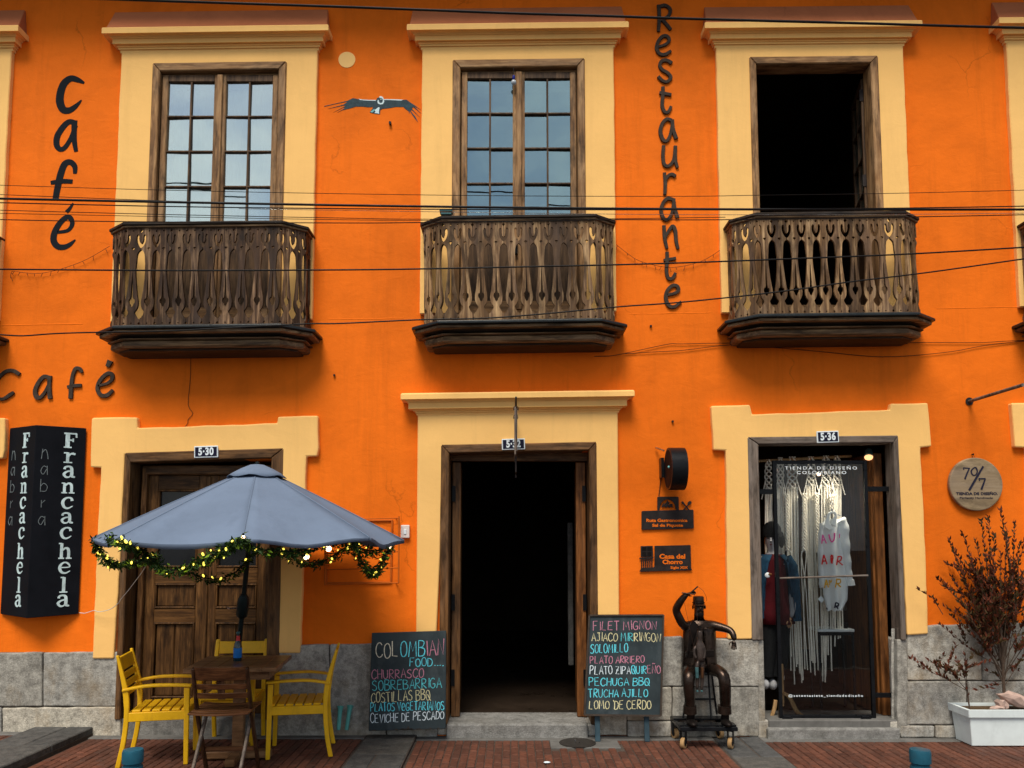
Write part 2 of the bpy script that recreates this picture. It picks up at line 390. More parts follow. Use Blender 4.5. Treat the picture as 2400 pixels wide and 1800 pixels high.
    def mesh(s, name, mat, origin=(0,0,0), smooth=False):
        me = bpy.data.meshes.new(name); og = Vector(origin)
        me.from_pydata([p-og for p in s.v], [], s.f); me.materials.append(MAT[mat])
        if smooth:
            me.polygons.foreach_set('use_smooth', [True]*len(me.polygons))
            try: me.set_sharp_from_angle(angle=R(42))
            except Exception: pass
        me.update(); return me
WLOC = {}
def link(o, parent=None, origin=(0,0,0)):
    COL.objects.link(o); og = Vector(origin); WLOC[o.name] = og
    if parent: o.parent = parent; o.location = og - WLOC[parent.name]
    else: o.location = og
    return o
def tag(o, label=None, cat=None, group=None, kind=None):
    if label: o['label'] = label
    if cat: o['category'] = cat
    if group: o['group'] = group
    if kind: o['kind'] = kind
    return o
def thing(name, label, cat, loc=(0,0,0), group=None):
    o = bpy.data.objects.new(name, None); link(o, None, loc); o.empty_display_size = .1
    return tag(o, label, cat, group)
def part(name, parent, loc):
    o = bpy.data.objects.new(name, None); return link(o, parent, loc)
def inst(me, name, parent, loc, rot=None, sc=None):
    o = bpy.data.objects.new(name, me); link(o, parent, loc)
    if rot: o.rotation_euler = rot
    if sc: o.scale = sc
    return o
def copy_tree(o, parent=None):
    c = o.copy(); COL.objects.link(c); c.parent = parent
    for ch in list(o.children): copy_tree(ch, c)
    return c
def smoothline(pts, k=5):
    out = []; n = len(pts)
    for i in range(n-1):
        p0, p1, p2, p3 = [Vector(pts[max(0, min(n-1, j))]) for j in (i-1, i, i+1, i+2)]
        for j in range(k):
            t = j/k
            out.append(.5*((2*p1)+(p2-p0)*t+(2*p0-5*p1+4*p2-p3)*t*t+(3*p1-p0-3*p2+p3)*t**3))
    out.append(Vector(pts[-1])); return out
def interp(ws, n):
    if not isinstance(ws, (list, tuple)): return [ws]*n
    m = len(ws); out = []
    for i in range(n):
        t = i*(m-1)/(n-1); j = min(int(t), m-2); out.append(ws[j]+(ws[j+1]-ws[j])*(t-j))
    return out
def poly_px(pts, Y=0): return [(p.x, p.z) for p in (at(x, y, Y) for x, y in pts)]
def text_mesh(s, size, mat, depth=.001, align='CENTER', off=0, spacing=1.0):
    c = bpy.data.curves.new('lettering', 'FONT'); c.body = s; c.size = size; c.extrude = depth; c.align_x = align; c.align_y = 'CENTER'
    c.offset = off; c.space_character = spacing; c.resolution_u = 3
    o = bpy.data.objects.new('lettering', c); COL.objects.link(o)
    bpy.context.view_layer.update()
    me = bpy.data.meshes.new_from_object(o.evaluated_get(bpy.context.evaluated_depsgraph_get()))
    bpy.data.objects.remove(o); me.materials.clear(); me.materials.append(MAT[mat]); return me
def text_on(s, size, mat, parent, loc, name='lettering', rot=(pi/2, 0, 0), sx=1, **k):
    o = inst(text_mesh(s, size, mat, **k), name, parent, loc, rot); o.scale = (sx, 1, 1); return o
# ================================================================== GROUND
mb = MB(); mb.v = [Vector(p) for p in [(-150,-150,-.10),(150,-150,-.10),(150,60,-.10),(-150,60,-.10)]]; mb.f = [(0,1,2,3)]
tag(mb.build('street', 'asphalt'), None, None, None, 'structure')
ZL, ZM, ZR = .075, .045, .022            # the pavement steps down from left to right
STR = [(-4.02, -3.52, ZL), (-1.22, -.80, ZM+.012), (1.68, 2.08, ZR+.01)]
SEC = [(-5.0, -4.02, ZL), (-3.52, -1.22, ZM), (-.80, 1.68, ZM-.012), (2.08, 5.0, ZR)]
mb = MB(); mb.box(-9, 9, -3.3, .3, -.6, -.03)
tag(mb.build('pavement', 'concrete'), None, None, None, 'structure')
mb = MB(); mb.box(-9, 9, -3.42, -3.3, -.6, .03)
tag(mb.build('kerb', 'step', bevel=.01), None, None, None, 'structure')
bricks = []
for k in range(4):
    m = MB(); L, W, H = .207, .0585, .05
    m.box(-W/2, W/2, -L/2, L/2, -H, 0)
    b = m.mesh('brick', 'brick'); bm = bmesh.new(); bm.from_mesh(b)
    bmesh.ops.bevel(bm, geom=[e for e in bm.edges if all(v.co.z > -.01 for v in e.verts)], offset=.004+.001*k, segments=1, affect='EDGES')
    for v in bm.verts: v.co += Vector((random.uniform(-1,1)*.0012, random.uniform(-1,1)*.002, random.uniform(-1,1)*.0012 if v.co.z > -.01 else 0))
    bm.to_mesh(b); bm.free(); bricks.append(b)
for i, (x0, x1, z) in enumerate(SEC):
    mb = MB(); mb.box(x0, x1, -3.3, -.13, -.03, z-.009)
    s = tag(mb.build('brick_pavement', 'joint'), None, None, None, 'structure')
    mb = MB(); mb.box(x0, x1, -3.3, -1.62, z-.009, z)
    mb.build('outer_paving', 'brick_field', s)
    nx = int((x1-x0-.01)/.0645); off = (x1-x0-nx*.0645)/2
    for a in range(nx):
        xc = x0+off+(a+.5)*.0645
        if abs(xc) > 4.66: continue
        for r in range(7):
            yc = -.245 - r*.2135 - (.107 if a % 2 else 0) + random.uniform(-.003, .003)
            if a % 2 and r == 0:
                h = inst(random.choice(bricks), 'brick', s, (xc, -.193, z), (0, 0, 0), (1, .48, 1))
            if yc < -1.5 or (i != 3 and yc < -1.32 and False): continue
            if abs(xc) > 4.35+abs(yc)*-.55+.1: continue
            if 0.30 < xc < .88 and yc > -.38: continue
            inst(random.choice(bricks), 'brick', s, (xc, yc, z+random.uniform(-.0018, .0012)), (random.uniform(-.008, .008), random.uniform(-.016, .016), random.uniform(-.008, .008)))
# concrete border along the wall
for x0, x1, z in [(-9, -4.02, ZL), (-3.52, -1.22, ZM), (-.8, 1.68, ZM-.012), (2.08, 9, ZR)]:
    mb = MB(); mb.box(x0, x1, -.128, .2, -.03, z+.004)
    tag(mb.build('wall_border', 'concrete', bevel=.006), None, None, None, 'structure')
# stone slab strips running out from the house
for i, (x0, x1, z) in enumerate(STR):
    mb = MB(); mb.box(x0, x1, -3.3, .2, -.03, z-.006)
    s = tag(mb.build('stone_strip', 'joint'), None, None, None, 'structure')
    y = -.004 if i != 1 else -.02
    w = x1-x0
    for r, L in enumerate([.62, .74, .66, .8, .5]):
        cuts = [0, 1] if (i+r) % 2 else [0, .5+.06*(-1)**r, 1]
        for a, b in zip(cuts, cuts[1:]):
            mb = MB(); q = .004
            mb.box(x0+a*w+q, x0+b*w-q, y-L+q, y-q, z-.14, z+random.uniform(-.002, .003)+(.045 if i == 0 else 0))
            mb.build('slab', 'slab', s, bevel=.008)
        y -= L
# drain in its concrete patch
mb = MB(); mb.box(.31, .87, -.375, -.131, -.02, ZM-.009)
tag(mb.build('concrete_patch', 'concrete', bevel=.004), None, None, None, 'structure')
pd = atz(1353, 1737, ZM)
mb = MB(); mb.lathe([(.148, ZM-.012), (.15, ZM-.004), (.14, ZM-.001), (.132, ZM-.004), (.02, ZM-.004), (.018, ZM+.004)], 28, (pd.x, -.235, 0))
dr = mb.build('drain_cover', 'drain_iron')
tag(dr, 'round dark iron drain cover set in a grey concrete patch by the open doorway', 'drain cover')
mb = MB(); mb.tube([(pd.x-.02, -.235, ZM), (pd.x-.02, -.235, ZM+.022)], .006, 8); mb.build('lifting_pin', 'chrome', dr)

# ================================================================== HOUSE
house = thing('house', 'orange colonial house with yellow window surrounds, wooden balconies and a grey stone base', 'house')
YB = .36                                       # back of the front wall
HB = 9.0
ZT = 7.05
# openings in world (x0, x1, z0, z1)
def qpx(*p): return [at(x, y, 0) for x, y in p]
W = {}
def addw(k, S, F, I): W[k] = dict(S=qpx(*S), F=qpx(*F), I=qpx(*I))
addw(1, [(291,126),(748.6,124),(732,752),(263,758)], [(364.5,155),(675.6,153.7)], [(381.5,173.6),(657.5,172.5)])
addw(2, [(991.7,119),(1438,116),(1442,733),(984,739)], [(1062,148),(1369,146)], [(1080,166.5),(1351.5,165.5)])
addw(3, [(1677,116),(2115,112),(2133,730),(1687,739)], [(1752,141),(2051,140)], [(1768,158),(2034,157.5)])
def shift(src, dx, dz):
    return {k: [p + Vector((dx, 0, dz)) for p in v] for k, v in W[src].items()}
W[0] = shift(1, at(36,127).x - W[1]['S'][1].x, -.005)
W[4] = shift(2, at(2352,105).x - W[2]['S'][0].x, .06)
FLOOR = {0: 3.57, 1: 3.60, 2: 3.66, 3: 3.71, 4: 3.73}
holes = []
for k, w in W.items():
    i = w['I']; q = (.03, .15, .22) if k == 3 else (.012, .012, .012); holes.append((i[0].x-q[0], i[1].x+q[1], FLOOR[k]-.05, max(i[0].z, i[1].z)+q[2]))
GZ = .05
D1 = (at(312,1080).x, at(640,1080).x, at(450,1684).z, at(312,1080).z)
D2 = (at(1054,1060).x, at(1379,1060).x, at(1200,1695).z, at(1200,1060).z)
D3 = (at(1773,1045).x, at(2088,1045).x, at(1900,1690).z, at(1900,1041).z)
D0 = (D1[0]-2.62, D1[1]-2.62, D1[2], D1[3]-.02)
D4 = (D3[0]+2.60, D3[1]+2.60, D3[2], D3[3]+.03)
for d in (D0, D1, D2, D3, D4): holes.append((d[0]-(.17 if d is D3 else .012), d[1]+(.17 if d is D3 else .012), d[2]-.0, d[3]+(.25 if d is D3 else .012)))
xs = sorted({-HB, HB, *[h[0] for h in holes], *[h[1] for h in holes]}); zs = sorted({-.3, ZT, *[h[2] for h in holes], *[h[3] for h in holes]})
mb = MB()
def inhole(x, z): return any(h[0] < x < h[1] and h[2] < z < h[3] for h in holes)
# merge vertical runs per column
for a, b in zip(xs, xs[1:]):
    run = None
    for c, d in zip(zs, zs[1:]):
        if not inhole((a+b)/2, (c+d)/2): run = (run[0], d) if run else (c, d)
        else:
            if run: mb.add([(a,0,run[0]),(b,0,run[0]),(b,0,run[1]),(a,0,run[1]),(a,YB,run[0]),(b,YB,run[0]),(b,YB,run[1]),(a,YB,run[1])], [(0,1,2,3),(7,6,5,4)])
            run = None
    if run: mb.add([(a,0,run[0]),(b,0,run[0]),(b,0,run[1]),(a,0,run[1]),(a,YB,run[0]),(b,YB,run[0]),(b,YB,run[1]),(a,YB,run[1])], [(0,1,2,3),(7,6,5,4)])
for x0, x1, z0, z1 in holes:
    mb.add([(x0,0,z0),(x0,YB,z0),(x0,YB,z1),(x0,0,z1)], [(0,1,2,3)]); mb.add([(x1,0,z0),(x1,YB,z0),(x1,YB,z1),(x1,0,z1)], [(3,2,1,0)])
    mb.add([(x0,0,z1),(x1,0,z1),(x1,YB,z1),(x0,YB,z1)], [(3,2,1,0)]); mb.add([(x0,0,z0),(x1,0,z0),(x1,YB,z0),(x0,YB,z0)], [(0,1,2,3)])
mb.add([(-HB,0,-.3),(-HB,YB,-.3),(-HB,YB,ZT),(-HB,0,ZT),(HB,0,-.3),(HB,YB,-.3),(HB,YB,ZT),(HB,0,ZT)], [(3,2,1,0),(4,5,6,7)])
mb.build('wall', 'orange', house)
# rooms behind the front wall
def room(x0, x1, y1, z0, z1, m, fl):
    mb = MB(); y0 = YB-.01
    mb.add([(x0,y0,z0),(x1,y0,z0),(x1,y1,z0),(x0,y1,z0),(x0,y0,z1),(x1,y0,z1),(x1,y1,z1),(x0,y1,z1)], [(4,7,6,5),(2,3,7,6),(0,4,7,3),(1,2,6,5)])
    r = mb.build('room', m, house)
    mb = MB(); mb.add([(x0,y0,z0),(x1,y0,z0),(x1,y1,z0),(x0,y1,z0)], [(0,1,2,3)]); mb.build('room_floor', fl, r)
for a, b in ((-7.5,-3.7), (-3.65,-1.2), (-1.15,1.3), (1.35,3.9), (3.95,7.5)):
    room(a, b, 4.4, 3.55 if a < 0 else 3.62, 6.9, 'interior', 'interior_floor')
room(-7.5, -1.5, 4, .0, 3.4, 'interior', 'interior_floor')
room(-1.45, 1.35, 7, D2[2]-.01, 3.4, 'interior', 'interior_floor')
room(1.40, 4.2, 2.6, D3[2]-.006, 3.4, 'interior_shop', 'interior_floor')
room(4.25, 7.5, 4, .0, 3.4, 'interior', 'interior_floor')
# eave and tiles over the street
mb = MB(); mb.add([(-HB,-.62,6.98),(HB,-.62,6.98),(HB,.4,7.10),(-HB,.4,7.10),(-HB,-.62,7.06),(HB,-.62,7.06),(HB,5,8.6),(-HB,5,8.6),(-HB,5,7.10),(HB,5,7.10)],
                  [(0,3,2,1),(4,5,6,7),(0,1,5,4),(3,8,9,2),(8,7,6,9),(0,4,7,8,3),(1,2,9,6,5)])
roof = mb.build('roof', 'board_dark', house)
mb = MB()
for i in range(72):
    x = -HB+.12+i*.25
    for k in range(2):
        y = -.70+k*.42; z = 7.075+.11*(y+.62)*2.4
        n = 6; vs = []
        for j in range(n+1):
            a = pi*j/n
            vs += [(x+.10*cos(a), y, z+.075*sin(a)), (x+.085*cos(a), y+.44, z+.12+.065*sin(a))]
        mb.add(vs, [(2*j, 2*j+2, 2*j+3, 2*j+1) for j in range(n)])
t = mb.build('roof_tiles', 'terracotta', roof); t['kind'] = 'stuff'

# faint plaster ledge at the upper floor line
m = MB()
for xa, xb in ((-HB, at(195,745,0).x), (at(770,745,0).x, at(945,745,0).x), (at(1475,740,0).x, at(1665,735,0).x), (at(2195,735,0).x, HB)):
    n = 12; vs = []
    for i in range(n+1):
        x = xa+(xb-xa)*i/n; z = at(1200,741,0).z+.014*x*1.3+random.uniform(-.003,.003); vs += [(x,.002,z-.012),(x,-.0012-random.uniform(0,.0012),z),(x,.002,z+.010)]
    m.add(vs, [(3*i+k, 3*i+3+k, 3*i+4+k, 3*i+1+k) for i in range(n) for k in (0,1)])
o_ = m.build('plaster_ledge', 'orange', house); o_['kind'] = 'stuff'
# ---- yellow surrounds
def wobble(poly, step=.11, amp=.0028):
    out = []
    for i, (x, z) in enumerate(poly):
        X, Z = poly[(i+1) % len(poly)]; L = math.hypot(X-x, Z-z); n = max(1, int(L/step)); out.append((x, z))
        if L < .05: continue
        nx, nz = -(Z-z)/L, (X-x)/L
        for k in range(1, n):
            j = random.uniform(-amp, amp); out.append((x+(X-x)*k/n+nx*j, z+(Z-z)*k/n+nz*j))
    return out
def surround(poly, y=-.045, name='surround'):
    mb = MB(); mb.prism(poly, y, .02); return mb.build(name, 'yellow', house, bevel=.006)
def ring(out, inn, y0, y1, mbx):
    """four-sided frame as one ring; quads given as 4 (x, z) TL TR BR BL"""
    vs = [(x, y0, z) for x, z in out] + [(x, y0, z) for x, z in inn] + [(x, y1, z) for x, z in out] + [(x, y1, z) for x, z in inn]
    fs = []
    for i in range(4):
        j = (i+1) % 4
        fs += [(i, i+4, j+4, j), (i+8, j+8, j+12, i+12), (i, j, j+8, i+8), (i+4, i+12, j+12, j+4)]
    mbx.add(vs, fs)
def cornice(cx, zbot, half, prof, slope, wedge=None):
    mb = MB(); n = len(prof); vs = []
    for o, z in prof: vs += [(-half-o, .03, z), (-half-o, -o-.03, z), (half+o, -o-.03, z), (half+o, .03, z)]
    fs = [(4*i+k, 4*i+k+1, 4*i+k+5, 4*i+k+4) for i in range(n-1) for k in range(3)] + [(3,2,1,0), (4*n-4,4*n-3,4*n-2,4*n-1)]
    mb.add([(x+cx, y, z+zbot) for x, y, z in vs], fs)
    c = mb.build('cornice', 'yellow', house, (cx, 0, zbot), bevel=.002); c.rotation_euler.y = -slope
    if wedge:
        o, z = prof[-1]; h = wedge; o -= .012; mb = MB(); z += .001
        mb.add([(cx-half-o, .02, zbot+z), (cx-half-o, -o-.022, zbot+z), (cx+half+o, -o-.022, zbot+z), (cx+half+o, .02, zbot+z),
                (cx-half-o+.02, .02, zbot+z+h), (cx-half-o+.02, -.012, zbot+z+h), (cx+half+o-.02, -.012, zbot+z+h), (cx+half+o-.02, .02, zbot+z+h)],
               [(0,1,5,4),(1,2,6,5),(2,3,7,6),(4,5,6,7),(3,2,1,0)])
        mb.build('weathering', 'terracotta', c, (cx, 0, zbot), bevel=.004)
def profile(px, base, lev):
    z0 = at(px, base, -.045).z
    return [(o, at(px, y, -o-.03).z-z0) for o, y in lev]
UPROF = profile(1215, 117.5, [(.012,121),(.012,113.5),(.024,113),(.024,108),(.034,107),(.034,101.5),(.060,99.5),(.060,87.5),(.068,87),(.072,84),(.080,80.5),(.092,78.5),(.092,76.8),(.124,74.5),(.124,62),(.117,60.5)])
def halfz(s): return (s[0].z+s[1].z)/2
casements = {}
def upper(k, slope):
    w = W[k]; S, F, I = w['S'], w['F'], w['I']; zf = FLOOR[k]
    xl, xr = (S[0].x+S[3].x)/2, (S[1].x+S[2].x)/2
    fx0, fx1, fz = F[0].x, F[1].x, halfz(F); ix0, ix1, iz = I[0].x, I[1].x, halfz(I)
    zt = halfz(S); zb = (S[2].z+S[3].z)/2; d = (xr-xl)/2*slope
    mb = MB()
    mb.prism(wobble([(xl, zb-d), (xl, zt-d), (xr, zt+d), (xr, zb+d), (fx1-.01, zb+d), (fx1-.01, fz-.01+d*.7), (fx0+.01, fz-.01-d*.7), (fx0+.01, zb-d)]), -.045, .02)
    mb.build('surround', 'yellow', house, bevel=.007)
    cornice((xl+xr)/2, zt, (xr-xl)/2, UPROF, slope, at(1215,25,-.012).z-at(1215,60.5,-.145).z)
    # window: frame + two glazed leaves
    e = d*.7
    ft = MB(); ft.prism([(fx0, fz-e), (fx1, fz+e), (ix1, iz+e), (ix0, iz-e)], -.062, .11 if k == 3 else .355)
    win = ft.build('window', 'frame_h', house, bevel=.008)
    for a, b, c_, dd in ((fx0, ix0, fz-e, iz-e), (fx1, ix1, fz+e, iz+e)):
        m = MB(); m.prism([(a, zf), (a, c_), (b, dd), (b, zf)], -.0605, .109 if k == 3 else .354); m.build('jamb', 'frame_v', win, bevel=.008)
        if k == 3: continue
        m = MB(); s_ = -1 if b > a else 1
        m.box(b-.0+(.0 if s_ < 0 else -.012), b+(.012 if s_ < 0 else 0), .03, .20, zf, dd-.004); m.build('stop', 'frame_v', win)
    m = MB(); m.box(fx0, fx1, -.05, .3, zf-.06, zf+.03); m.build('sill', 'frame_h', win)
    return win, ix0, ix1, zf, iz, e
def leaf(parent, x0, x1, z0, z1, y, glassmat, hinge='l', name='casement', rows=5):
    """one glazed leaf, built closed; muntins and panes are its own pieces"""
    st, th = .052, .042
    grp = MB()
    grp.box(x0, x0+st, y, y+th, z0, z1); grp.box(x1-st, x1, y, y+th, z0, z1)
    c = grp.build(name, 'frame_v', parent, bevel=.005)
    kids = []
    rows = 4; pan = z1-.062-4*.326
    m = MB(); m.box(x0+st, x1-st, y+.001, y+th-.001, z1-.062, z1); m.box(x0+st, x1-st, y+.001, y+th-.001, pan-.05, pan); bm2 = MB(); bm2.box(x0+st, x1-st, y+.001, y+th-.001, z0, z0+.09); bm2.build('bottom_rail', 'frame_h', parent)
    pm = MB(); pm.box(x0+st, x1-st, y+.016, y+.03, z0+.09, pan-.05); pm.build('lower_panel', 'window_panel', parent)
    gx0, gx1 = x0+st, x1-st; gz1 = z1-.062; gz0 = pan
    rh = (gz1-gz0)/rows
    mx = (gx0+gx1)/2
    m.box(mx-.008, mx+.008, y+.004, y+th-.006, gz0, gz1)
    for r in range(1, rows): m.box(gx0, gx1, y+.002, y+th-.008, gz0+r*rh-.008, gz0+r*rh+.008)
    return c, m, [(gx0 if q == 0 else mx+.008, mx-.008 if q == 0 else gx1, gz0+r*rh+.008*(r > 0), gz0+(r+1)*rh-.008*(r < rows-1)) for r in range(rows) for q in (0, 1)], y+th*.6
def finish_leaf(win, L, glassmat):
    c, m, panes, yg = L
    # sub-parts hang from the window itself: thing > part > sub-part
    rl = m.build('glazing_bar', 'bar', win, bevel=.003)
    for a, b, z0, z1 in panes:
        p = MB(); tl = random.uniform(-.0035, .0035); tz = random.uniform(-.004, .004)
        p.add([(a, yg+tl+tz, z0), (b, yg-tl+tz, z0), (b, yg-tl-tz, z1), (a, yg+tl-tz, z1), (a, yg+.003+tl+tz, z0), (b, yg+.003-tl+tz, z0), (b, yg+.003-tl-tz, z1), (a, yg+.003+tl-tz, z1)],
              [(0,1,2,3),(7,6,5,4),(0,4,5,1),(1,5,6,2),(2,6,7,3),(3,7,4,0)])
        p.build('pane', glassmat, win)
def closed(k, slope, curtain, gm='pane'):
    win, x0, x1, zf, zt, e = upper(k, slope)
    mid = (x0+x1)/2; y = -.022; zt2 = zt+.006
    a = leaf(win, x0+.010, mid-.002, zf+.035, zt2-abs(e)-.02, y, gm); b = leaf(win, mid+.002, x1-.010, zf+.035, zt2-abs(e)-.02, y, gm)
    finish_leaf(win, a, gm); finish_leaf(win, b, gm)
    m = MB(); m.box(mid-.026, mid+.026, y-.018, y-.001, zf+.04, zt2-abs(e)-.025); m.build('cover_strip', 'frame_v', win, bevel=.006)
    m = MB(); m.box(x0+.001, x1-.001, .0, .2, zt2-abs(e)-.018, zt+abs(e)); m.build('head_stop', 'frame_h', win)
    if curtain:
        m = MB(); n = 60; vs = []
        for i in range(n+1):
            x = x0-.03+(x1-x0+.06)*i/n; yy = .25+.012*sin(i*1.7)+.008*sin(i*.63)
            vs += [(x, yy, zf-.02), (x, yy, zt+.02)]
        m.add(vs, [(2*i, 2*i+2, 2*i+3, 2*i+1) for i in range(n)])
        m.build('curtain', 'curtain', win, smooth=True)
    return win, mid, zt2, y
closed(0, .014, True, 'pane_pale')
w1 = closed(1, .0145, True, 'pane_pale')
w2, mid2, zt_2, y2 = closed(2, .0134, False)
closed(4, .010, False)
m = MB(); m.box(mid2-.035, mid2-.012, y2-.055, y2-.012, zt_2-.83-.9, zt_2-.70-.9); m.build('lock', 'black_metal', w2)
# third window: both leaves swung inwards
win3, x0, x1, zf, zt, e = upper(3, .010)
mid = (x0+x1)/2; zt2 = zt-.012
for side in (1, -1):
    pv = part('open_casement', win3, (0,0,0))
    wd = mid-x0-.024; ang = R(104) if side > 0 else R(97)
    px = x1-.014 if side > 0 else x0-.02
    Mx = Matrix.Translation((px, .125 if side > 0 else .13, 0)) @ Matrix.Rotation(-ang*side, 4, 'Z')
    a0, a1 = (-wd, 0) if side > 0 else (0, wd)
    st, th = .052, .042; z0, z1 = zf+.035, zt2-.02; rows = 4; pan = z1-.062-4*.326
    m = MB(); m.M = Mx
    m.box(a0, a0+st, 0, th, z0, z1); m.box(a1-st, a1, 0, th, z0, z1)
    m2 = MB(); m2.M = Mx; m2.box(a0+st, a1-st, .001, th-.001, z0, z0+.09); m2.build('bottom_rail', 'frame_h', win3); m2 = MB(); m2.M = Mx; m2.box(a0+st, a1-st, .016, .03, z0+.09, pan-.05); m2.build('lower_panel', 'window_panel', win3)
    for za, zb in ((z1-.062, z1), (pan-.05, pan)): m.box(a0+st, a1-st, .001, th-.001, za, zb)
    gm = (a0+a1)/2; m.box(gm-.008, gm+.008, .004, th-.006, pan, z1-.062); rh = (z1-.062-pan)/rows
    for r in range(1, rows): m.box(a0+st, a1-st, .002, th-.008, pan+r*rh-.008, pan+r*rh+.008)
    m.build('glazing_bar', 'bar', win3, bevel=.003)
    for r in range(rows):
        for q in (0, 1):
            p = MB(); p.M = Mx; xa, xb = (a0+st, gm-.008) if q == 0 else (gm+.008, a1-st)
            p.box(xa, xb, .024, .027, pan+r*rh+.008, pan+(r+1)*rh-.008); p.build('pane', 'pane', win3)
    for hz in (z1-.16, z1-.62-.35, z0+.4):
        h = MB(); h.M = Mx; xx = a1-.01 if side > 0 else a0+.01
        h.box(min(xx, xx+.016*side), max(xx, xx+.016*side), -.012, .03, hz-.055, hz+.055); h.build('hinge', 'iron_plate', win3)
    bpy.data.objects.remove(pv)

# ---- balconies of fretted boards
def fret_mesh(wd, ht, th, m):
    H = [(.49,0),(.49,.018),(.40,.034),(.49,.050),(.49,.158),(.43,.148),(.385,.128),(.365,.110),(.375,.094),(.35,.076),(.30,.066),(.24,.070),(.195,.090),(.195,.120),(.228,.148),(.30,.173),(.39,.194),(.49,.203),
         (.49,.221),(.42,.229),(.335,.242),(.275,.262),(.245,.290),(.228,.335),(.200,.38),(.182,.425),(.198,.48),(.24,.55),(.295,.63),(.35,.69),(.395,.725),(.41,.755),(.385,.790),(.32,.818),(.22,.838),(.185,.85),(.21,.862),(.28,.882),(.37,.902),(.49,.918),
         (.49,.945),(.41,.960),(.49,.975),(.49,1.0)]
    out = H + [(-x, y) for x, y in H[::-1]]
    circ = lambda cx, cy, r, n=8: [(cx+r*cos(2*pi*i/n), cy+r*sin(2*pi*i/n)*wd/ht) for i in range(n)]
    sl = [(0,.435),(.03,.50),(.055,.60),(.07,.685),(.10,.712),(.17,.716),(.205,.736),(.18,.756),(.125,.764),(.095,.782),(0,.800)]
    slit = sl + [(-x, y) for x, y in sl[-2:0:-1]]
    tri = [(-.10,.205),(-.05,.199),(.05,.199),(.10,.205),(.085,.214),(.03,.220),(0,.236),(-.03,.220),(-.085,.214)]
    bm = bmesh.new(); edges = []
    for lp in (out, slit, tri, circ(0, .032, .052), circ(0, .958, .05)):
        vs = [bm.verts.new((x*wd, 0, (1-y)*ht)) for x, y in lp]
        edges += [bm.edges.new((vs[i], vs[(i+1) % len(vs)])) for i in range(len(vs))]
    bmesh.ops.triangle_fill(bm, use_beauty=True, use_dissolve=False, edges=edges)
    bmesh.ops.recalc_face_normals(bm, faces=bm.faces)
    if sum(f.normal.y for f in bm.faces) > 0: bmesh.ops.reverse_faces(bm, faces=bm.faces)
    r = bmesh.ops.extrude_face_region(bm, geom=list(bm.faces))
    bmesh.ops.translate(bm, vec=(0, th, 0), verts=[g for g in r['geom'] if isinstance(g, bmesh.types.BMVert)])
    bmesh.ops.recalc_face_normals(bm, faces=bm.faces)
    me = bpy.data.meshes.new('baluster_board'); bm.to_mesh(me); bm.free(); me.materials.append(MAT[m]); return me
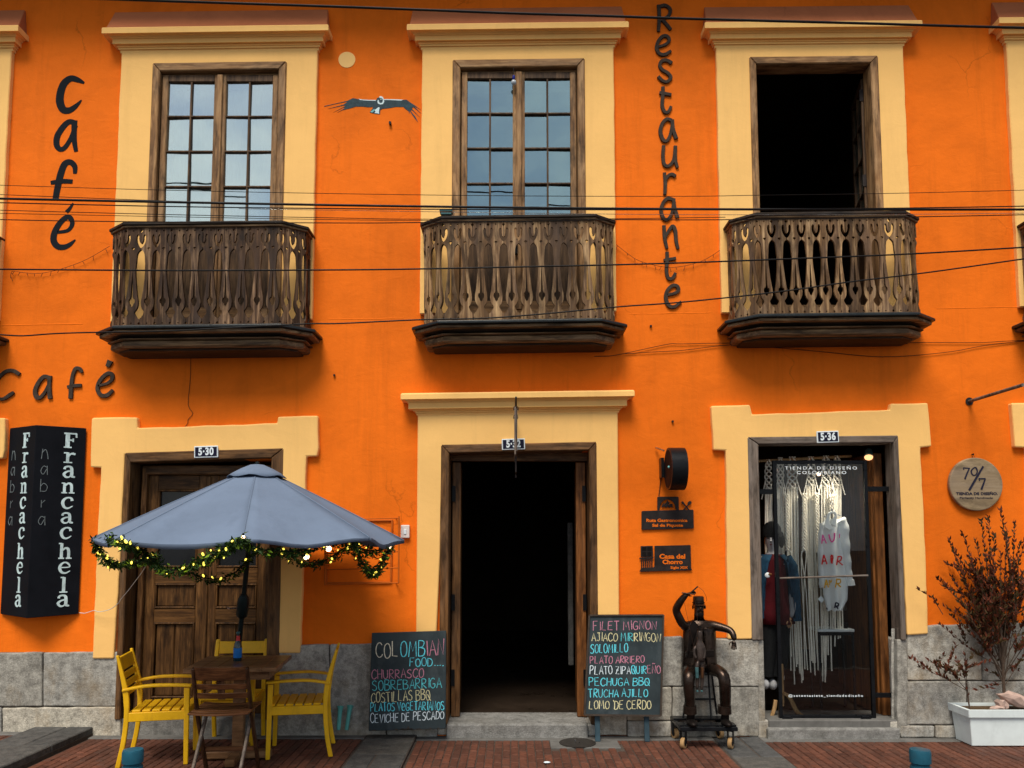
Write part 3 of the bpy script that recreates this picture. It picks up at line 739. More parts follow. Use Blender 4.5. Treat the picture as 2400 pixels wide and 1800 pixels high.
def balcony(cx, zf, hf, w, d1, d2, nb, slope, bmat, rise):
    """zf: top of the floor nosing; rise: height of the boards"""
    def plan(o): return [(-hf-w-o, .02), (-hf-w-o, -d1-o*.41), (-hf-o*.41, -d2-o), (hf+o*.41, -d2-o), (hf+w+o, -d1-o*.41), (hf+w+o, .02)]
    def loft(prof, mat, name, parent, bevel=.004):
        m = MB(); n = len(prof); vs = []
        for o, z in prof: vs += [(x+cx, y, z*(.76 if z < 0 else 1)+zf) for x, y in plan(o)]
        m.add(vs, [(6*i+k, 6*i+k+1, 6*i+k+7, 6*i+k+6) for i in range(n-1) for k in range(5)] + [(5,4,3,2,1,0), tuple(range(6*n-6, 6*n))])
        return m.build(name, mat, parent, (cx, 0, zf), bevel=bevel)
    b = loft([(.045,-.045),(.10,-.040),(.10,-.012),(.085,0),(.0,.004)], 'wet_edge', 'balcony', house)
    loft([(.060,-.082),(.074,-.078),(.074,-.046)], 'mould', 'upper_moulding', b)
    loft([(-.04,-.120),(-.025,-.108),(.0,-.096),(.030,-.0825)], 'rail', 'cove_moulding', b)
    loft([(.0,-.137),(.016,-.134),(.016,-.1205)], 'mould', 'bead_moulding', b)
    loft([(-.10,-.216),(-.020,-.214),(-.020,-.205),(-.008,-.202),(-.008,-.152),(-.02,-.148),(-.02,-.1375)], 'mould', 'lower_moulding', b)
    loft([(-.10,-.24),(-.07,-.236),(-.065,-.2165)], 'rail', 'soffit', b)
    # handrail
    def band(o0, o1, z0, z1, name, mat):
        m = MB(); A, B = plan(o0), plan(o1); vs = []
        for (x, y), (X, Y) in zip(A, B): vs += [(x+cx, y, z0+zf), (X+cx, Y, z0+zf), (X+cx, Y, z1+zf), (x+cx, y, z1+zf)]
        fs = []
        for i in range(5):
            for k in range(4): fs.append((4*i+k, 4*i+(k+1) % 4, 4*i+4+(k+1) % 4, 4*i+4+k))
        m.add(vs, fs); return m.build(name, mat, b, (cx, 0, zf), bevel=.004)
    zt = rise+.004
    band(-.06, .028, zt+.016, zt+.040, 'handrail', 'rail'); band(-.045, .016, zt-.004, zt+.0155, 'under_rail', 'mould')
    band(-.05, -.022, .0, .02, 'foot_rail', 'rail')
    th = .022; pw = 2*hf/nb
    me = fret_mesh(pw, rise, th, bmat)
    zb = zf+.003
    for i in range(nb):
        x = -hf+(i+.5)*pw
        o = inst(me, 'baluster_board', b, (cx+x, -d2+random.uniform(-.0015, .0015), zb), (0, random.uniform(-.006, .006), 0))
    L = math.hypot(w, d2-d1)
    for s in (-1, 1):
        n2 = 2; mw = L/n2; a = math.atan2(d2-d1, w)
        for i in range(n2):
            t = (i+.5)/n2
            x = s*(hf+w*t); y = -d2+(d2-d1)*t
            inst(me, 'baluster_board', b, (cx+x, y, zb), (0, 0, a*s), (mw/pw, 1, 1))
        mr = d1/2
        for i in range(2):
            inst(me, 'baluster_board', b, (cx+s*(hf+w), -d1+(i+.5)*mr, zb), (0, 0, s*pi/2), (mr/pw, 1, 1))
    b.rotation_euler.y = -slope
    return b
BAL = {}
def balc(k, pl, pr, ytop, ynose, hfadd, slope, bmat, nb):
    d1, d2 = .21, .34
    a, c = at(pl[0], pl[1], -d2), at(pr[0], pr[1], -d2)
    cx = (a.x+c.x)/2; hf = (c.x-a.x)/2
    zt = at((pl[0]+pr[0])/2, ytop, -d2).z; zn = at((pl[0]+pr[0])/2, ynose, -d2-.09).z
    BAL[k] = (cx, zn, hf, zt)
    return balcony(cx, zn, hf, .175, d1, d2, nb, slope, bmat, zt-zn-.05)
balc(1, (298,518), (662,517), 519.5, 759.5, 0, .012, 'board_dark', 10)
balc(2, (1040.5,506), (1395,501), 504.5, 747.5, 0, .014, 'board', 10)
balc(3, (1776,495), (2119,495), 497, 732.5, 0, .012, 'board', 10)
b1, b3 = BAL[1], BAL[3]
balcony(b1[0]+W[0]['S'][0].x-W[1]['S'][0].x, b1[1]-.02, b1[2], .175, .21, .34, 10, .012, 'board_dark', b1[3]-b1[1]-.05)
balcony(b3[0]+W[4]['S'][0].x-W[3]['S'][0].x-.02, b3[1]+.02, b3[2], .175, .21, .34, 10, .01, 'board', b3[3]-b3[1]-.05)
# little green block left on the middle handrail
p = at(1046, 499, -.33)
m = MB(); m.box(p.x-.045, p.x+.045, -.365, -.30, BAL[2][3]-.002, BAL[2][3]+.022); m.box(p.x-.055, p.x+.055, -.375, -.29, BAL[2][3]+.022, BAL[2][3]+.034)
tag(m.build('block', 'copper_green', bevel=.004), 'small dark green block on the left end of the middle balcony handrail', 'block')

# ---- street doors: surrounds
def ears(pts):
    m = MB(); m.prism(wobble(poly_px(pts, -.05), .10, .0035), -.05, .02); return m
E1 = [(216,1544),(222,1400),(229,1221),(236,1096),(211.5,1095),(214,981),(218,979),(321,978),(322,1003),(649,991.5),(651,976.5),(745,974),(746.5,1050),(743,1069),(718,1070),(711,1290),(703,1531),(652,1531),(657,1240),(660,1060),(660,1056),(296,1066),(292,1066),(282,1300),(266,1544)]
E3 = [(1706,1498),(1705,1399),(1701,1056),(1672.5,1054.5),(1667,951),(1758,948.5),(1763.5,971),(2086,960),(2088,945.5),(2175,944),(2184,1046),(2158,1049),(2166,1200),(2174,1399),(2176,1486),(2127,1489),(2115,1250),(2102,1025),(1756,1029),(1759,1250),(1763,1498)]
for E in (E1, E3): ears(E).build('surround', 'yellow', house, bevel=.012, seg=2)
m = ears(E1); m.v = [v+Vector((-2.62, 0, -.02)) for v in m.v]
dx = at(10,1000,-.05).x - at(745,974,-.05).x; m.v = [v+Vector((dx+2.62, 0, 0)) for v in m.v]; m.build('surround', 'yellow', house, bevel=.012, seg=2)
m = ears(E3); dx4 = at(2371,945,-.05).x-at(1667,951,-.05).x; m.v = [v+Vector((dx4, 0, .025)) for v in m.v]; m.build('surround', 'yellow', house, bevel=.012, seg=2)
m = MB(); m.prism(poly_px([(979,972),(1448,963),(1451,1395),(1452,1500),(1396,1500),(1396,1300),(1395,1040),(1037,1047),(1031,1300),(1022,1500),(975,1500)], -.05), -.05, .02)
m.build('surround', 'yellow', house, bevel=.008)
DPROF = profile(1215, 967.5, [(.012,970),(.012,965),(.022,964.5),(.022,960.5),(.040,959.5),(.040,956.5),(.074,954.5),(.074,940),(.082,939.5),(.086,937.5),(.098,935.5),(.098,934),(.132,932),(.132,920),(.122,917.5)])
c0, c1 = at(979,972,-.05), at(1448,963,-.05)
cornice((c0.x+c1.x)/2, (c0.z+c1.z)/2, (c1.x-c0.x)/2, DPROF, .0145)

# ---- doors
def doorframe(D, out, fv, fh, zb, y=-.055, inn=None, depth=.30):
    (ol, ot), (orr, ot2) = out
    P0, P1 = at(ol, ot, y), at(orr, ot2, y)
    x0, x1, z0, z1 = D
    m = MB(); m.prism([(P0.x, P0.z), (P1.x, P1.z), (x1, z1+(P1.z-P0.z)*.5), (x0, z1-(P1.z-P0.z)*.5)], y-.002, depth)
    d = m.build('door', fh, house, bevel=.008)
    for a, b, ta, tb in ((P0.x, x0, P0.z, z1-(P1.z-P0.z)*.5), (P1.x, x1, P1.z, z1+(P1.z-P0.z)*.5)):
        m = MB(); m.prism([(a, zb), (a, ta), (b, tb), (b, zb)], y, depth); m.build('jamb', fv, d, bevel=.008)
    return d
zb1 = at(270,1542,0).z
d1 = doorframe(D1, ((292,1061),(665,1050)), 'jamb_v', 'jamb_h', D1[2]+.0)
x0, x1, z0, z1 = D1
def panelled(d, x0, x1, z0, z1, glazed=True):
    # inner frame
    m = MB(); t = .075
    m.box(x0+.03, x0+t, .10, .22, z0, z1-.05); m.box(x1-t, x1-.03, .10, .22, z0, z1-.05); m.build('inner_jamb', 'jamb_v', d, bevel=.008)
    m = MB(); m.box(x0+.03, x1-.03, .101, .219, z1-.11, z1-.03); m.build('inner_head', 'jamb_h', d, bevel=.008)
    a, b = x0+t, x1-t; mid = (a+b)/2; zt = z1-.112
    rows = [(.12, .58), (.60+.08, .86), (.96, 1.20), (1.30, zt-z0-.12)]
    rows = [(z0+.14, at(400,1459,.15).z), (at(400,1426,.15).z, at(400,1368,.15).z), (at(400,1330,.15).z, zt-.13)]
    for la, lb in ((a, mid-.003), (mid+.003, b)):
        s = .085
        m = MB(); m.box(la, la+s, .15, .19, z0+.01, zt); m.box(lb-s, lb, .15, .19, z0+.01, zt)
        lf = m.build('leaf', 'door_v', d, bevel=.005)
        prev = z0+.01
        for r0, r1 in rows + [(zt, None)]:
            m = MB(); m.box(la+s, lb-s, .151, .189, prev, r0); prev = r1
            m.build('rail', 'door_h', d, bevel=.004)
        for i, (r0, r1) in enumerate(rows):
            if i == 2:
                m = MB(); m.box(la+s, lb-s, .172, .176, r0, r1); m.build('pane', 'door_glass', d)
            else:
                m = MB(); q = .018
                if i == 0:
                    n = 2; pw = (lb-la-2*s-2*q)/n
                    for k in range(n): m.box(la+s+q+k*pw+.0015, la+s+q+(k+1)*pw-.0015, .166, .18, r0+q, r1-q)
                else: m.box(la+s+q, lb-s-q, .166, .18, r0+q, r1-q)
                m.build('panel', 'door_v', d, bevel=.008)
            m = MB()
            for (u0, u1, w0, w1) in ((la+s, lb-s, r0, r0+.016), (la+s, lb-s, r1-.016, r1), (la+s, la+s+.016, r0+.016, r1-.016), (lb-s-.016, lb-s, r0+.016, r1-.016)):
                m.box(u0, u1, .143, .178, w0, w1)
            m.build('panel_moulding', 'door_v', d, bevel=.005)
    m = MB(); m.box(mid-.02, mid+.02, .135, .15, z0+.02, zt-.01); m.build('cover_strip', 'door_v', d, bevel=.006)
panelled(d1, *D1)
for DD, o_ in ((D0, -2.62), (D4, 2.60)):
    src = ((292,1061),(665,1050)) if o_ < 0 else ((1751.5,1024),(2106,1020))
    y = -.055; m = MB(); x0, x1, z0, z1 = DD
    m.box(x0-.075, x1+.075, y, .3, z1, z1+.075); d = m.build('door', 'jamb_h', house, bevel=.008)
    for a, b in ((x0-.075, x0), (x1, x1+.075)):
        m = MB(); m.box(a, b, y+.001, .3, z0, z1-.001); m.build('jamb', 'jamb_v', d, bevel=.008)
    panelled(d, *DD)
# middle door, standing open: leaves folded back into the reveal
d2 = doorframe(D2, ((1033,1042),(1399,1035)), 'jamb_v', 'jamb_h', D2[2])
x0, x1, z0, z1 = D2
for xx, s, wd in ((x0+.012, 1, .075), (x1-.012, -1, .085)):
    m = MB(); m.box(min(xx, xx+s*wd), max(xx, xx+s*wd), .17, .23, z0+.015, z1-.07)
    m.box(min(xx+s*.005, xx+s*.045), max(xx+s*.005, xx+s*.045), .23, .85, z0+.015, z1-.07)
    m.build('open_leaf', 'shutter' if s < 0 else 'jamb_v', d2, bevel=.005)
    for hz in (z0+.35, z0+1.0, z1-.35):
        h = MB(); h.box(min(xx-.002*s, xx+s*.03), max(xx-.002*s, xx+s*.03), .158, .169, hz-.07, hz+.07); h.build('hinge', 'black_metal', d2)
m = MB(); a, b = at(1331,1300,.9).x, at(1343,1300,.9).x
m.box(a, b, .9, .96, at(1335,1560,.9).z, at(1335,1225,.9).z); m.build('inner_post', 'slab', d2, bevel=.006)
m = MB(); m.box(x0-.05, x1+.05, .12, .2, z1-.062, z1+.01); m.build('head_stop', 'jamb_h', d2)
# shop door
d3 = doorframe(D3, ((1751.5,1024),(2106,1020)), 'grey_v', 'grey_h', at(1761,1499,0).z, depth=.12)
for xa, xb in ((D3[0]-.05, D3[0]+.012), (D3[1]-.012, D3[1]+.06)):
    m = MB(); m.box(xa, xb, -.025, YB+.012, -.1, at(1761,1499.5,0).z); m.build('stone', 'granite', house, bevel=.012, seg=2)
x0, x1, z0, z1 = D3
m = MB(); m.box(x1-.085, x1-.012, .15, .20, z0+.01, z1-.06); m.box(x1-.10, x1-.055, .20, .80, z0+.01, z1-.06); m.build('open_leaf', 'shutter', d3, bevel=.006)
m = MB(); q = [at(2040,1079,.16), at(2048,1690,.16)]
m.box(at(2042,1200,.28).x, at(2052,1200,.28).x, .28, .34, z0, z1-.05); m.build('inner_post', 'shutter', d3, bevel=.004)
# steps
def step(px0, px1, pyt, pyb, yf, name='step'):
    a, b = at(px0, pyt, yf), at(px1, pyt, yf); zb = at(px0, pyb, yf).z
    m = MB(); m.box(a.x, b.x, yf, YB+.02, zb-.1, a.z); return m.build(name, 'step', house, bevel=.014, seg=2)
step(1046, 1378, 1697, 1722, -.075); step(1800, 2110, 1708, 1732, -.075)
m = MB(); a, b = at(1802,1700,-.02), at(2106,1700,-.02); m.box(a.x, b.x, -.02, YB+.01, -.1, D3[2]+.012); m.box(D3[0]-.18, a.x-.001, .004, YB+.01, -.1, D3[2]+.010); m.box(b.x+.001, D3[1]+.18, .004, YB+.01, -.1, D3[2]+.010); m.build('threshold', 'concrete', house, bevel=.008)
m = MB(); m.box(D2[0]-.014, D2[1]+.014, -.004, YB+.015, -.1, D2[2]+.006); m.build('threshold', 'step', house)
step(283, 650, 1684, 1716, -.02)
PATCH = [(1024,1698,1048,1724,-.03),(1376,1698,1401,1726,-.03),(1758,1688,1803,1732,-.028),(2085,1688,2112,1732,-.026)]

# ---- granite base, block by block (pixels of the photograph on the wall plane)
def block(x0, y0, x1, y1, yf=-.034, ylr=None):
    """top-left to bottom-right in pixels; ylr: different top at the right end"""
    y1r = y1; t2 = y0 if ylr is None else ylr
    P = [at(x0, y0, yf), at(x1, t2, yf), at(x1, y1, yf), at(x0, y1, yf)]
    g = .004; m = MB(); j = lambda: random.uniform(-.004, .004)
    poly = [(P[0].x+g, P[0].z-g+j()), (P[1].x-g, P[1].z-g+j()), (P[2].x-g+j(), P[2].z+g), (P[3].x+g+j(), P[3].z+g)]
    m.prism(wobble(poly, .09, .0045), yf+random.uniform(-.008, .004), .03); m.build('stone', 'granite', house, bevel=.011, seg=2)
def joint_back(x0, y0, x1, y1):
    P = [at(x0, y0, -.012), at(x1, y1, -.012)]
    m = MB(); m.prism(poly_px([(x0,y0),(x1,y0),(x1,y1),(x0,y1)], -.012), -.012, .025); m.build('mortar', 'joint', house)
for q in [(-180,1529,282,1732), (648,1512,1024,1732), (1401,1495,1778,1724), (2102,1472,2600,1728)]: joint_back(*q)
for q in PATCH: block(*q)
block(-300,1532,100,1657,ylr=1528); block(100,1528,283,1657,ylr=1527)
block(-300,1657,4,1728); block(4,1657,283,1728)
block(648,1512,772,1730,ylr=1510); block(772,1510,905,1730,ylr=1508); block(905,1508,1026,1730,ylr=1506)
block(1399,1497,1470,1725); block(1470,1493,1600,1610,ylr=1491); block(1600,1491,1780,1610,ylr=1499)
block(1470,1610,1575,1690); block(1575,1610,1780,1728); block(1470,1690,1575,1728, -.045)
block(2101,1497,2128,1722, -.028); block(2126,1466,2303,1596,ylr=1462); block(2303,1461,2640,1596,ylr=1458)
block(2126,1597,2268,1700,ylr=1596); block(2268,1596,2640,1700); block(2110,1700,2192,1730,-.04); block(2192,1700,2640,1731,-.04)
block(2086,1472,2102,1705,.05)
# ================================================================== LETTERING ON THE WALL
C1, C2, C3 = crop(0,0,.36166), crop(800,0,.36166), crop(1600,0,.36166)
C4, C5, C6 = crop(0,450,.36166), crop(800,450,.36166), crop(1600,450,.36166)
LW = 1.0
def letter(parent, name, strokes, cr, mat, y0, y1, k=5, bevel=0):
    """strokes: (points in crop pixels, widths in crop pixels)"""
    m = MB(); i = 0
    s = .36166/271.5
    for pts, ws in strokes:
        q = [at(*cr(*p), y0) for p in pts]
        q = smoothline([(p.x, 0, p.z) for p in q], k) if len(pts) > 2 else [Vector((p.x, 0, p.z)) for p in q]
        w = [v*s*LW for v in interp(ws, len(q))]
        m.ribbon([(p.x, p.z) for p in q], w, y0-.0006*i, y1); i += 1
    return m.build(name, mat, parent, WLOC[parent.name], bevel=bevel)
t = thing('painted_lettering', 'tall word Café painted in black down the orange wall left of the upper window', 'lettering', at(155,380,-.002))
P = lambda n, st: letter(t, 'letter', st, C1, 'letter_paint', -.003, -.0005)
P('c', [([(545,538),(505,518),(458,508),(415,540),(392,600),(388,660),(408,708),(445,715),(485,692),(528,648)], [14,36,44,50,52,54,50,44,34,8])])
P('a', [([(495,800),(450,788),(410,820),(372,880),(366,935),(385,965),(412,962),(442,925),(470,870),(488,812)], [34,36,40,42,40,34,32,30,30,34]), ([(482,780),(480,860),(482,920),(493,982)], [40,36,34,26])])
P('f', [([(485,1125),(484,1078),(455,1050),(418,1064),(392,1130),(376,1200),(366,1250),(358,1296)], [24,36,38,44,46,44,42,40]), ([(328,1184),(400,1174),(470,1176)], [26,32,28])])
P('e', [([(372,1505),(440,1492),(468,1450),(455,1412),(428,1408),(385,1448),(352,1510),(348,1562),(375,1597),(418,1600),(455,1582),(488,1552)], [20,24,30,34,34,38,42,44,40,36,28,8]), ([(474,1316),(452,1350),(430,1374)], [10,22,26])])
LW = 1.06
t = thing('metal_lettering', 'low word Café in rough dark metal letters above the black folded sign', 'lettering', at(110,905,-.02))
L = lambda st: letter(t, 'letter', st, C4, 'letter_metal', -.018, -.001, bevel=.002)
L([([(124,1182),(85,1158),(40,1160),(0,1190),(-35,1240),(-45,1290),(-15,1335),(20,1340),(60,1315),(86,1296)], [24,24,22,20,20,20,20,20,24,18])])
L([([(325,1205),(285,1195),(250,1230),(226,1285),(235,1328),(262,1328),(292,1290),(320,1235)], [24,24,24,26,28,22,18,20]), ([(322,1190),(316,1260),(322,1338)], [22,24,26])])
L([([(530,1170),(515,1145),(487,1145),(468,1190),(460,1250),(454,1338)], [16,22,24,22,24,26]), ([(433,1264),(480,1255),(526,1252)], [20,22,20])])
L([([(632,1256),(690,1240),(722,1215),(725,1185),(702,1174),(668,1195),(638,1235),(630,1280),(653,1316),(692,1316),(730,1282)], [14,18,22,24,26,24,24,24,24,26,20]), ([(713,1092),(694,1132)], [36,26])])
t = thing('metal_lettering', 'vertical word Restaurante in dark metal letters between the middle and right upper windows', 'lettering', at(1565,360,-.02))
def L(st, cr=C2): letter(t, 'letter', st, cr, 'letter_metal', -.018, -.001, bevel=.002)
L([([(2058,28),(2061,110),(2056,202)], [24,22,20]), ([(2056,42),(2098,32),(2132,58),(2122,98),(2085,122),(2062,130)], [22,22,22,20,18,16]), ([(2080,124),(2108,155),(2136,190)], [20,22,20])])
L([([(2052,302),(2100,286),(2126,260),(2114,234),(2085,232),(2055,265),(2044,310),(2065,346),(2100,350),(2138,326)], [16,18,20,22,22,22,22,22,22,16])])
L([([(2142,408),(2115,390),(2080,392),(2064,420),(2082,450),(2115,470),(2136,500),(2114,526),(2085,522),(2054,492)], [24,22,22,20,22,22,22,20,20,20])])
L([([(2086,558),(2084,620),(2080,680),(2096,722),(2120,722),(2138,686)], [22,22,22,22,20,18]), ([(2062,598),(2100,605),(2140,612)], [20,22,20])])
L([([(2142,778),(2110,770),(2080,800),(2068,850),(2085,902),(2110,910),(2132,870),(2146,800)], [22,22,22,24,24,20,18,18]), ([(2146,772),(2150,830),(2172,898)], [22,22,26])])
L([([(2090,940),(2085,1010),(2095,1065),(2125,1072),(2155,1030),(2165,950)], [22,22,22,22,20,20]), ([(2166,942),(2165,1030),(2180,1086)], [22,22,18])])
L([([(2095,1116),(2100,1190),(2097,1260)], [20,22,20]), ([(2100,1168),(2120,1137),(2145,1128),(2167,1142)], [16,20,22,22])])
L([([(2152,1292),(2115,1285),(2085,1315),(2073,1365),(2090,1414),(2116,1420),(2142,1380),(2154,1310)], [22,22,22,22,22,20,18,18]), ([(2154,1284),(2160,1340),(2180,1410)], [22,22,24])])
L([([(2092,1458),(2096,1540),(2112,1610)], [22,22,18]), ([(2094,1548),(2125,1490),(2150,1465),(2166,1500),(2171,1560),(2184,1612)], [16,20,24,24,22,18])])
L([([(2112,386),(2112,450),(2108,510),(2120,556),(2146,558),(2167,522)], [22,22,22,22,22,18]), ([(2090,441),(2130,435),(2170,427)], [18,20,18])], C5)
L([([(2112,666),(2160,655),(2186,635),(2176,608),(2145,606),(2112,640),(2104,690),(2125,736),(2162,741),(2204,708)], [16,20,22,22,22,22,24,24,22,14])], C5)
# moon and condor, painted flat
p = at(813, 140, -.002); m = MB(); r = .0765
m.prism([(p.x+r*1.0*cos(a)*(1+.012*sin(3*a)), p.z+r*.98*sin(a)) for a in [2*pi*i/40 for i in range(40)]], -.003, -.0005)
tag(m.build('painted_moon', 'moon_paint', None, p), 'pale yellow moon disc painted on the orange wall above the condor', 'mural')
CB = crop(740, 60, .15670)
t = thing('painted_condor', 'dark condor with spread wings painted on the orange wall under the pale moon', 'mural', at(*CB(950,1180), -.002))
def flat(name, pts, mat, k): 
    m = MB(); m.prism([(q.x, q.z) for q in (at(*CB(*p), -.003) for p in pts)], -.0025-.0006*k, -.0005); return m.build(name, mat, t, WLOC[t.name])
flat('wing', [(950,1090),(890,1115),(640,1100),(555,1083),(470,1125),(130,1200),(125,1210),(345,1160),(480,1135),(415,1180),(185,1243),(410,1195),(455,1195),(262,1298),(420,1220),(430,1235),(320,1302),(390,1265),(500,1240),(600,1210),(700,1210),(790,1220),(850,1215),(900,1200)], 'bird_dark', 0)
flat('wing', [(1000,1100),(1060,1110),(1300,1110),(1355,1105),(1410,1145),(1480,1190),(1575,1262),(1470,1200),(1580,1318),(1460,1218),(1435,1240),(1568,1380),(1440,1262),(1415,1270),(1490,1360),(1530,1445),(1480,1385),(1405,1275),(1400,1320),(1385,1275),(1345,1250),(1310,1215),(1200,1215),(1080,1235),(985,1245),(960,1200)], 'bird_dark', 0)
flat('body', [(915,1085),(950,1070),(1010,1085),(1030,1140),(1000,1240),(965,1260),(960,1325),(880,1315),(808,1295),(850,1240),(848,1200),(900,1140)], 'bird_dark', 1)
flat('feather_band', [(645,1095),(700,1107),(800,1112),(900,1112),(895,1125),(760,1122),(660,1112)], 'bird_light', 2)
flat('feather_band', [(1015,1100),(1150,1102),(1310,1108),(1280,1122),(1120,1114),(1015,1112)], 'bird_light', 2)
flat('tail', [(880,1265),(940,1220),(955,1225),(945,1285),(950,1318),(880,1308),(895,1285)], 'bird_light', 2)
flat('tail', [(815,1292),(870,1248),(890,1258),(850,1300)], 'bird_teal', 2)
ring_o = [(950,1062),(975,1054),(1005,1070),(1020,1105),(1026,1140),(1005,1175),(965,1180),(930,1165),(922,1140),(930,1112),(942,1112),(945,1140),(965,1158),(990,1155),(1005,1130),(1000,1095),(975,1080),(955,1085)]
flat('collar', ring_o, 'bird_light', 2)
flat('eye', [(965,1098),(975,1092),(985,1102),(974,1110)], 'bird_light', 3)

# ================================================================== SIGNS
def numplate(px, py, s, label):
    (x0, y0), (x1, y1) = px, py
    a, b = at(x0, y0, -.07), at(x1, y1, -.07)
    c = (a+b)/2; c.y = -.064; t = thing('number_plate', label, 'house number', c, 'house number plates above the doors')
    w, h = abs(b.x-a.x), abs(a.z-b.z)
    m = MB(); m.box(c.x-w/2, c.x+w/2, -.070, -.058, c.z-h/2, c.z+h/2); m.build('border', 'plate_white', t, c, bevel=.004)
    m = MB(); q = h*.10; m.box(c.x-w/2+q, c.x+w/2-q, -.0715, -.069, c.z-h/2+q, c.z+h/2-q); m.build('field', 'plate_navy', t, c)
    text_on(s, h*.88, 'plate_white', t, (c.x, -.0725, c.z), 'digits', sx=.78, depth=.0006, off=.0035, spacing=1.08)
    t.rotation_euler.y = -.03
numplate((455,1045), (510.5,1072.6), '5·30', 'white edged navy number plate reading 5-30 over the closed wooden door')
numplate((1176,1028), (1230.6,1054), '5·32', 'white edged navy number plate reading 5-32 over the open middle doorway')
numplate((1914,1010), (1967,1037.5), '5·36', 'white edged navy number plate reading 5-36 over the glass shop door')

# black folded sign, Francachela
a, b, c = at(22,1005.6,-.02), at(85,996,-.20), at(203,996.6,-.02)
xa, xb, xc = a.x, b.x, c.x
zt = b.z; zb = at(67.5,1444,-.20).z
org = (xb, 0, (zt+zb)/2)
t = thing('folded_sign', 'tall black two-faced sign with white letters spelling Francachela on each face', 'sign', org)
m = MB(); rid = -.20; wl_ = -.015; n = 10
xa = min(xa, xb-.30)
vs = []
for i in range(n+1):
    u = i/n; dz = .012*sin(pi*u)
    for x, y in ((xa, wl_), (xb, rid), (xc, wl_)): vs.append((x, y, zb-.01*(1 if False else 0)+(zt-zb)*u - (0.018*math.sin(pi*0.5) if i == 0 and y == rid else 0)))
fs = [(3*i+k, 3*i+k+1, 3*i+k+4, 3*i+k+3) for i in range(n) for k in (0,1)] + [(3*i+2, 3*i, 3*i+3, 3*i+5) for i in range(n)] + [(2,1,0), (3*n, 3*n+1, 3*n+2)]
m.add(vs, fs); m.build('panel', 'sign_black', t, org, bevel=.004)
SER = {
 'F': [([(.30,0),(.30,1)],.22),([(.02,.96),(.98,.96)],.09),([(.95,.98),(.97,.70)],.09),([(.3,.52),(.72,.52)],.09),([(.72,.64),(.72,.40)],.08),([(.02,.03),(.62,.03)],.08)],
 'r': [([(.36,0),(.36,1)],.22),([(.06,.95),(.40,.95)],.1),([(.06,.04),(.72,.04)],.1),([(.40,.55),(.58,.86),(.82,.90)],[.1,.14,.2]),([(.82,.78),(.86,.96)],.2)],
 'a': [([(.16,.72),(.22,.90),(.48,.97),(.68,.85),(.72,.45),(.74,.14),(.98,.06)],[.18,.14,.12,.2,.22,.2,.1]),([(.70,.60),(.36,.52),(.14,.30),(.28,.06),(.52,.06),(.70,.26)],[.1,.12,.2,.14,.1,.1])],
 'n': [([(.22,0),(.22,.95)],.2),([(.0,.94),(.24,.94)],.1),([(.0,.04),(.44,.04)],.1),([(.26,.68),(.48,.93),(.70,.86),(.76,.55),(.76,0)],[.1,.14,.2,.2,.2]),([(.56,.04),(1,.04)],.1)],
 'c': [([(.84,.68),(.78,.90),(.52,.97),(.24,.80),(.14,.48),(.28,.12),(.56,.03),(.90,.24)],[.2,.16,.1,.18,.22,.18,.12,.06])],
 'h': [([(.22,0),(.22,1.36)],.2),([(.0,1.34),(.24,1.34)],.1),([(.0,.04),(.44,.04)],.1),([(.26,.68),(.48,.93),(.70,.86),(.76,.55),(.76,0)],[.1,.14,.2,.2,.2]),([(.56,.04),(1,.04)],.1)],
 'e': [([(.16,.52),(.86,.56),(.76,.86),(.50,.97),(.24,.80),(.14,.48),(.28,.12),(.60,.03),(.92,.22)],[.08,.08,.14,.1,.16,.22,.18,.12,.06])],
 'l': [([(.5,0),(.5,1.36)],.22),([(.24,1.34),(.5,1.34)],.1),([(.2,.04),(.8,.04)],.1)],
 'b': [([(.2,0),(.2,1.4)],.05),([(.2,.6),(.5,.95),(.85,.6),(.7,.1),(.2,.1)],.05)],
 'N': [([(.15,0),(.25,1)],.05),([(.2,.6),(.5,.95),(.7,.6),(.8,0)],.05)],
 'R': [([(.35,0),(.35,.9)],.06),([(.35,.5),(.7,.9)],.05)],
 'A': [([(.7,.8),(.4,.9),(.15,.4),(.4,.05),(.7,.6)],.05),([(.75,.95),(.8,0)],.05)],
}
def face_letters(P0, P1, ztop, rows, w, mat, seq, lift=.003):
    """letters on the vertical face that runs from P0 (x, y) to P1; rows: (centre u along face, top z, bottom z)"""
    P0, P1 = Vector((*P0, 0)), Vector((*P1, 0)); d = (P1-P0); Lf = d.length; d.normalize(); nrm = Vector((d.y, -d.x, 0))
    if nrm.y > 0: nrm = -nrm
    for ch, (u, z1, z0) in zip(seq, rows):
        H = 1.36 if ch in 'hlb' else 1.0
        m = MB(); m.M = Matrix(((d.x, -nrm.x, 0, P0.x+d.x*u*Lf), (d.y, -nrm.y, 0, P0.y+d.y*u*Lf), (0, 0, 1, 0), (0, 0, 0, 1)))
        hh = (z1-z0)/H
        for i, (pts, ws) in enumerate(SER[ch]):
            q = smoothline([(p[0], 0, p[1]) for p in pts], 4) if len(pts) > 2 else [Vector((p[0], 0, p[1])) for p in pts]
            wl2 = [v*hh*1.15 for v in interp(ws, len(q))]
            m.ribbon([((p.x-.5)*w, z0+p.z*hh) for p in q], wl2, -lift-.0004*i, .002)
        m.build('letter', mat, t, org)
CS = crop(0, 980, .2895)
ys = [(120,240),(278,362),(388,482),(522,608),(640,732),(765,852),(884,976),(1013,1138),(1165,1257),(1288,1412),(1432,1526)]
def rows_for(cx0, cx1, Yf, P0, P1):
    out = []
    for i, (a_, b_) in enumerate(ys):
        z1, z0 = at(*CS(500, a_), Yf).z, at(*CS(500, b_), Yf).z; out.append((cx0+(cx1-cx0)*i/10*0+cx0*0, z1, z0))
    return out
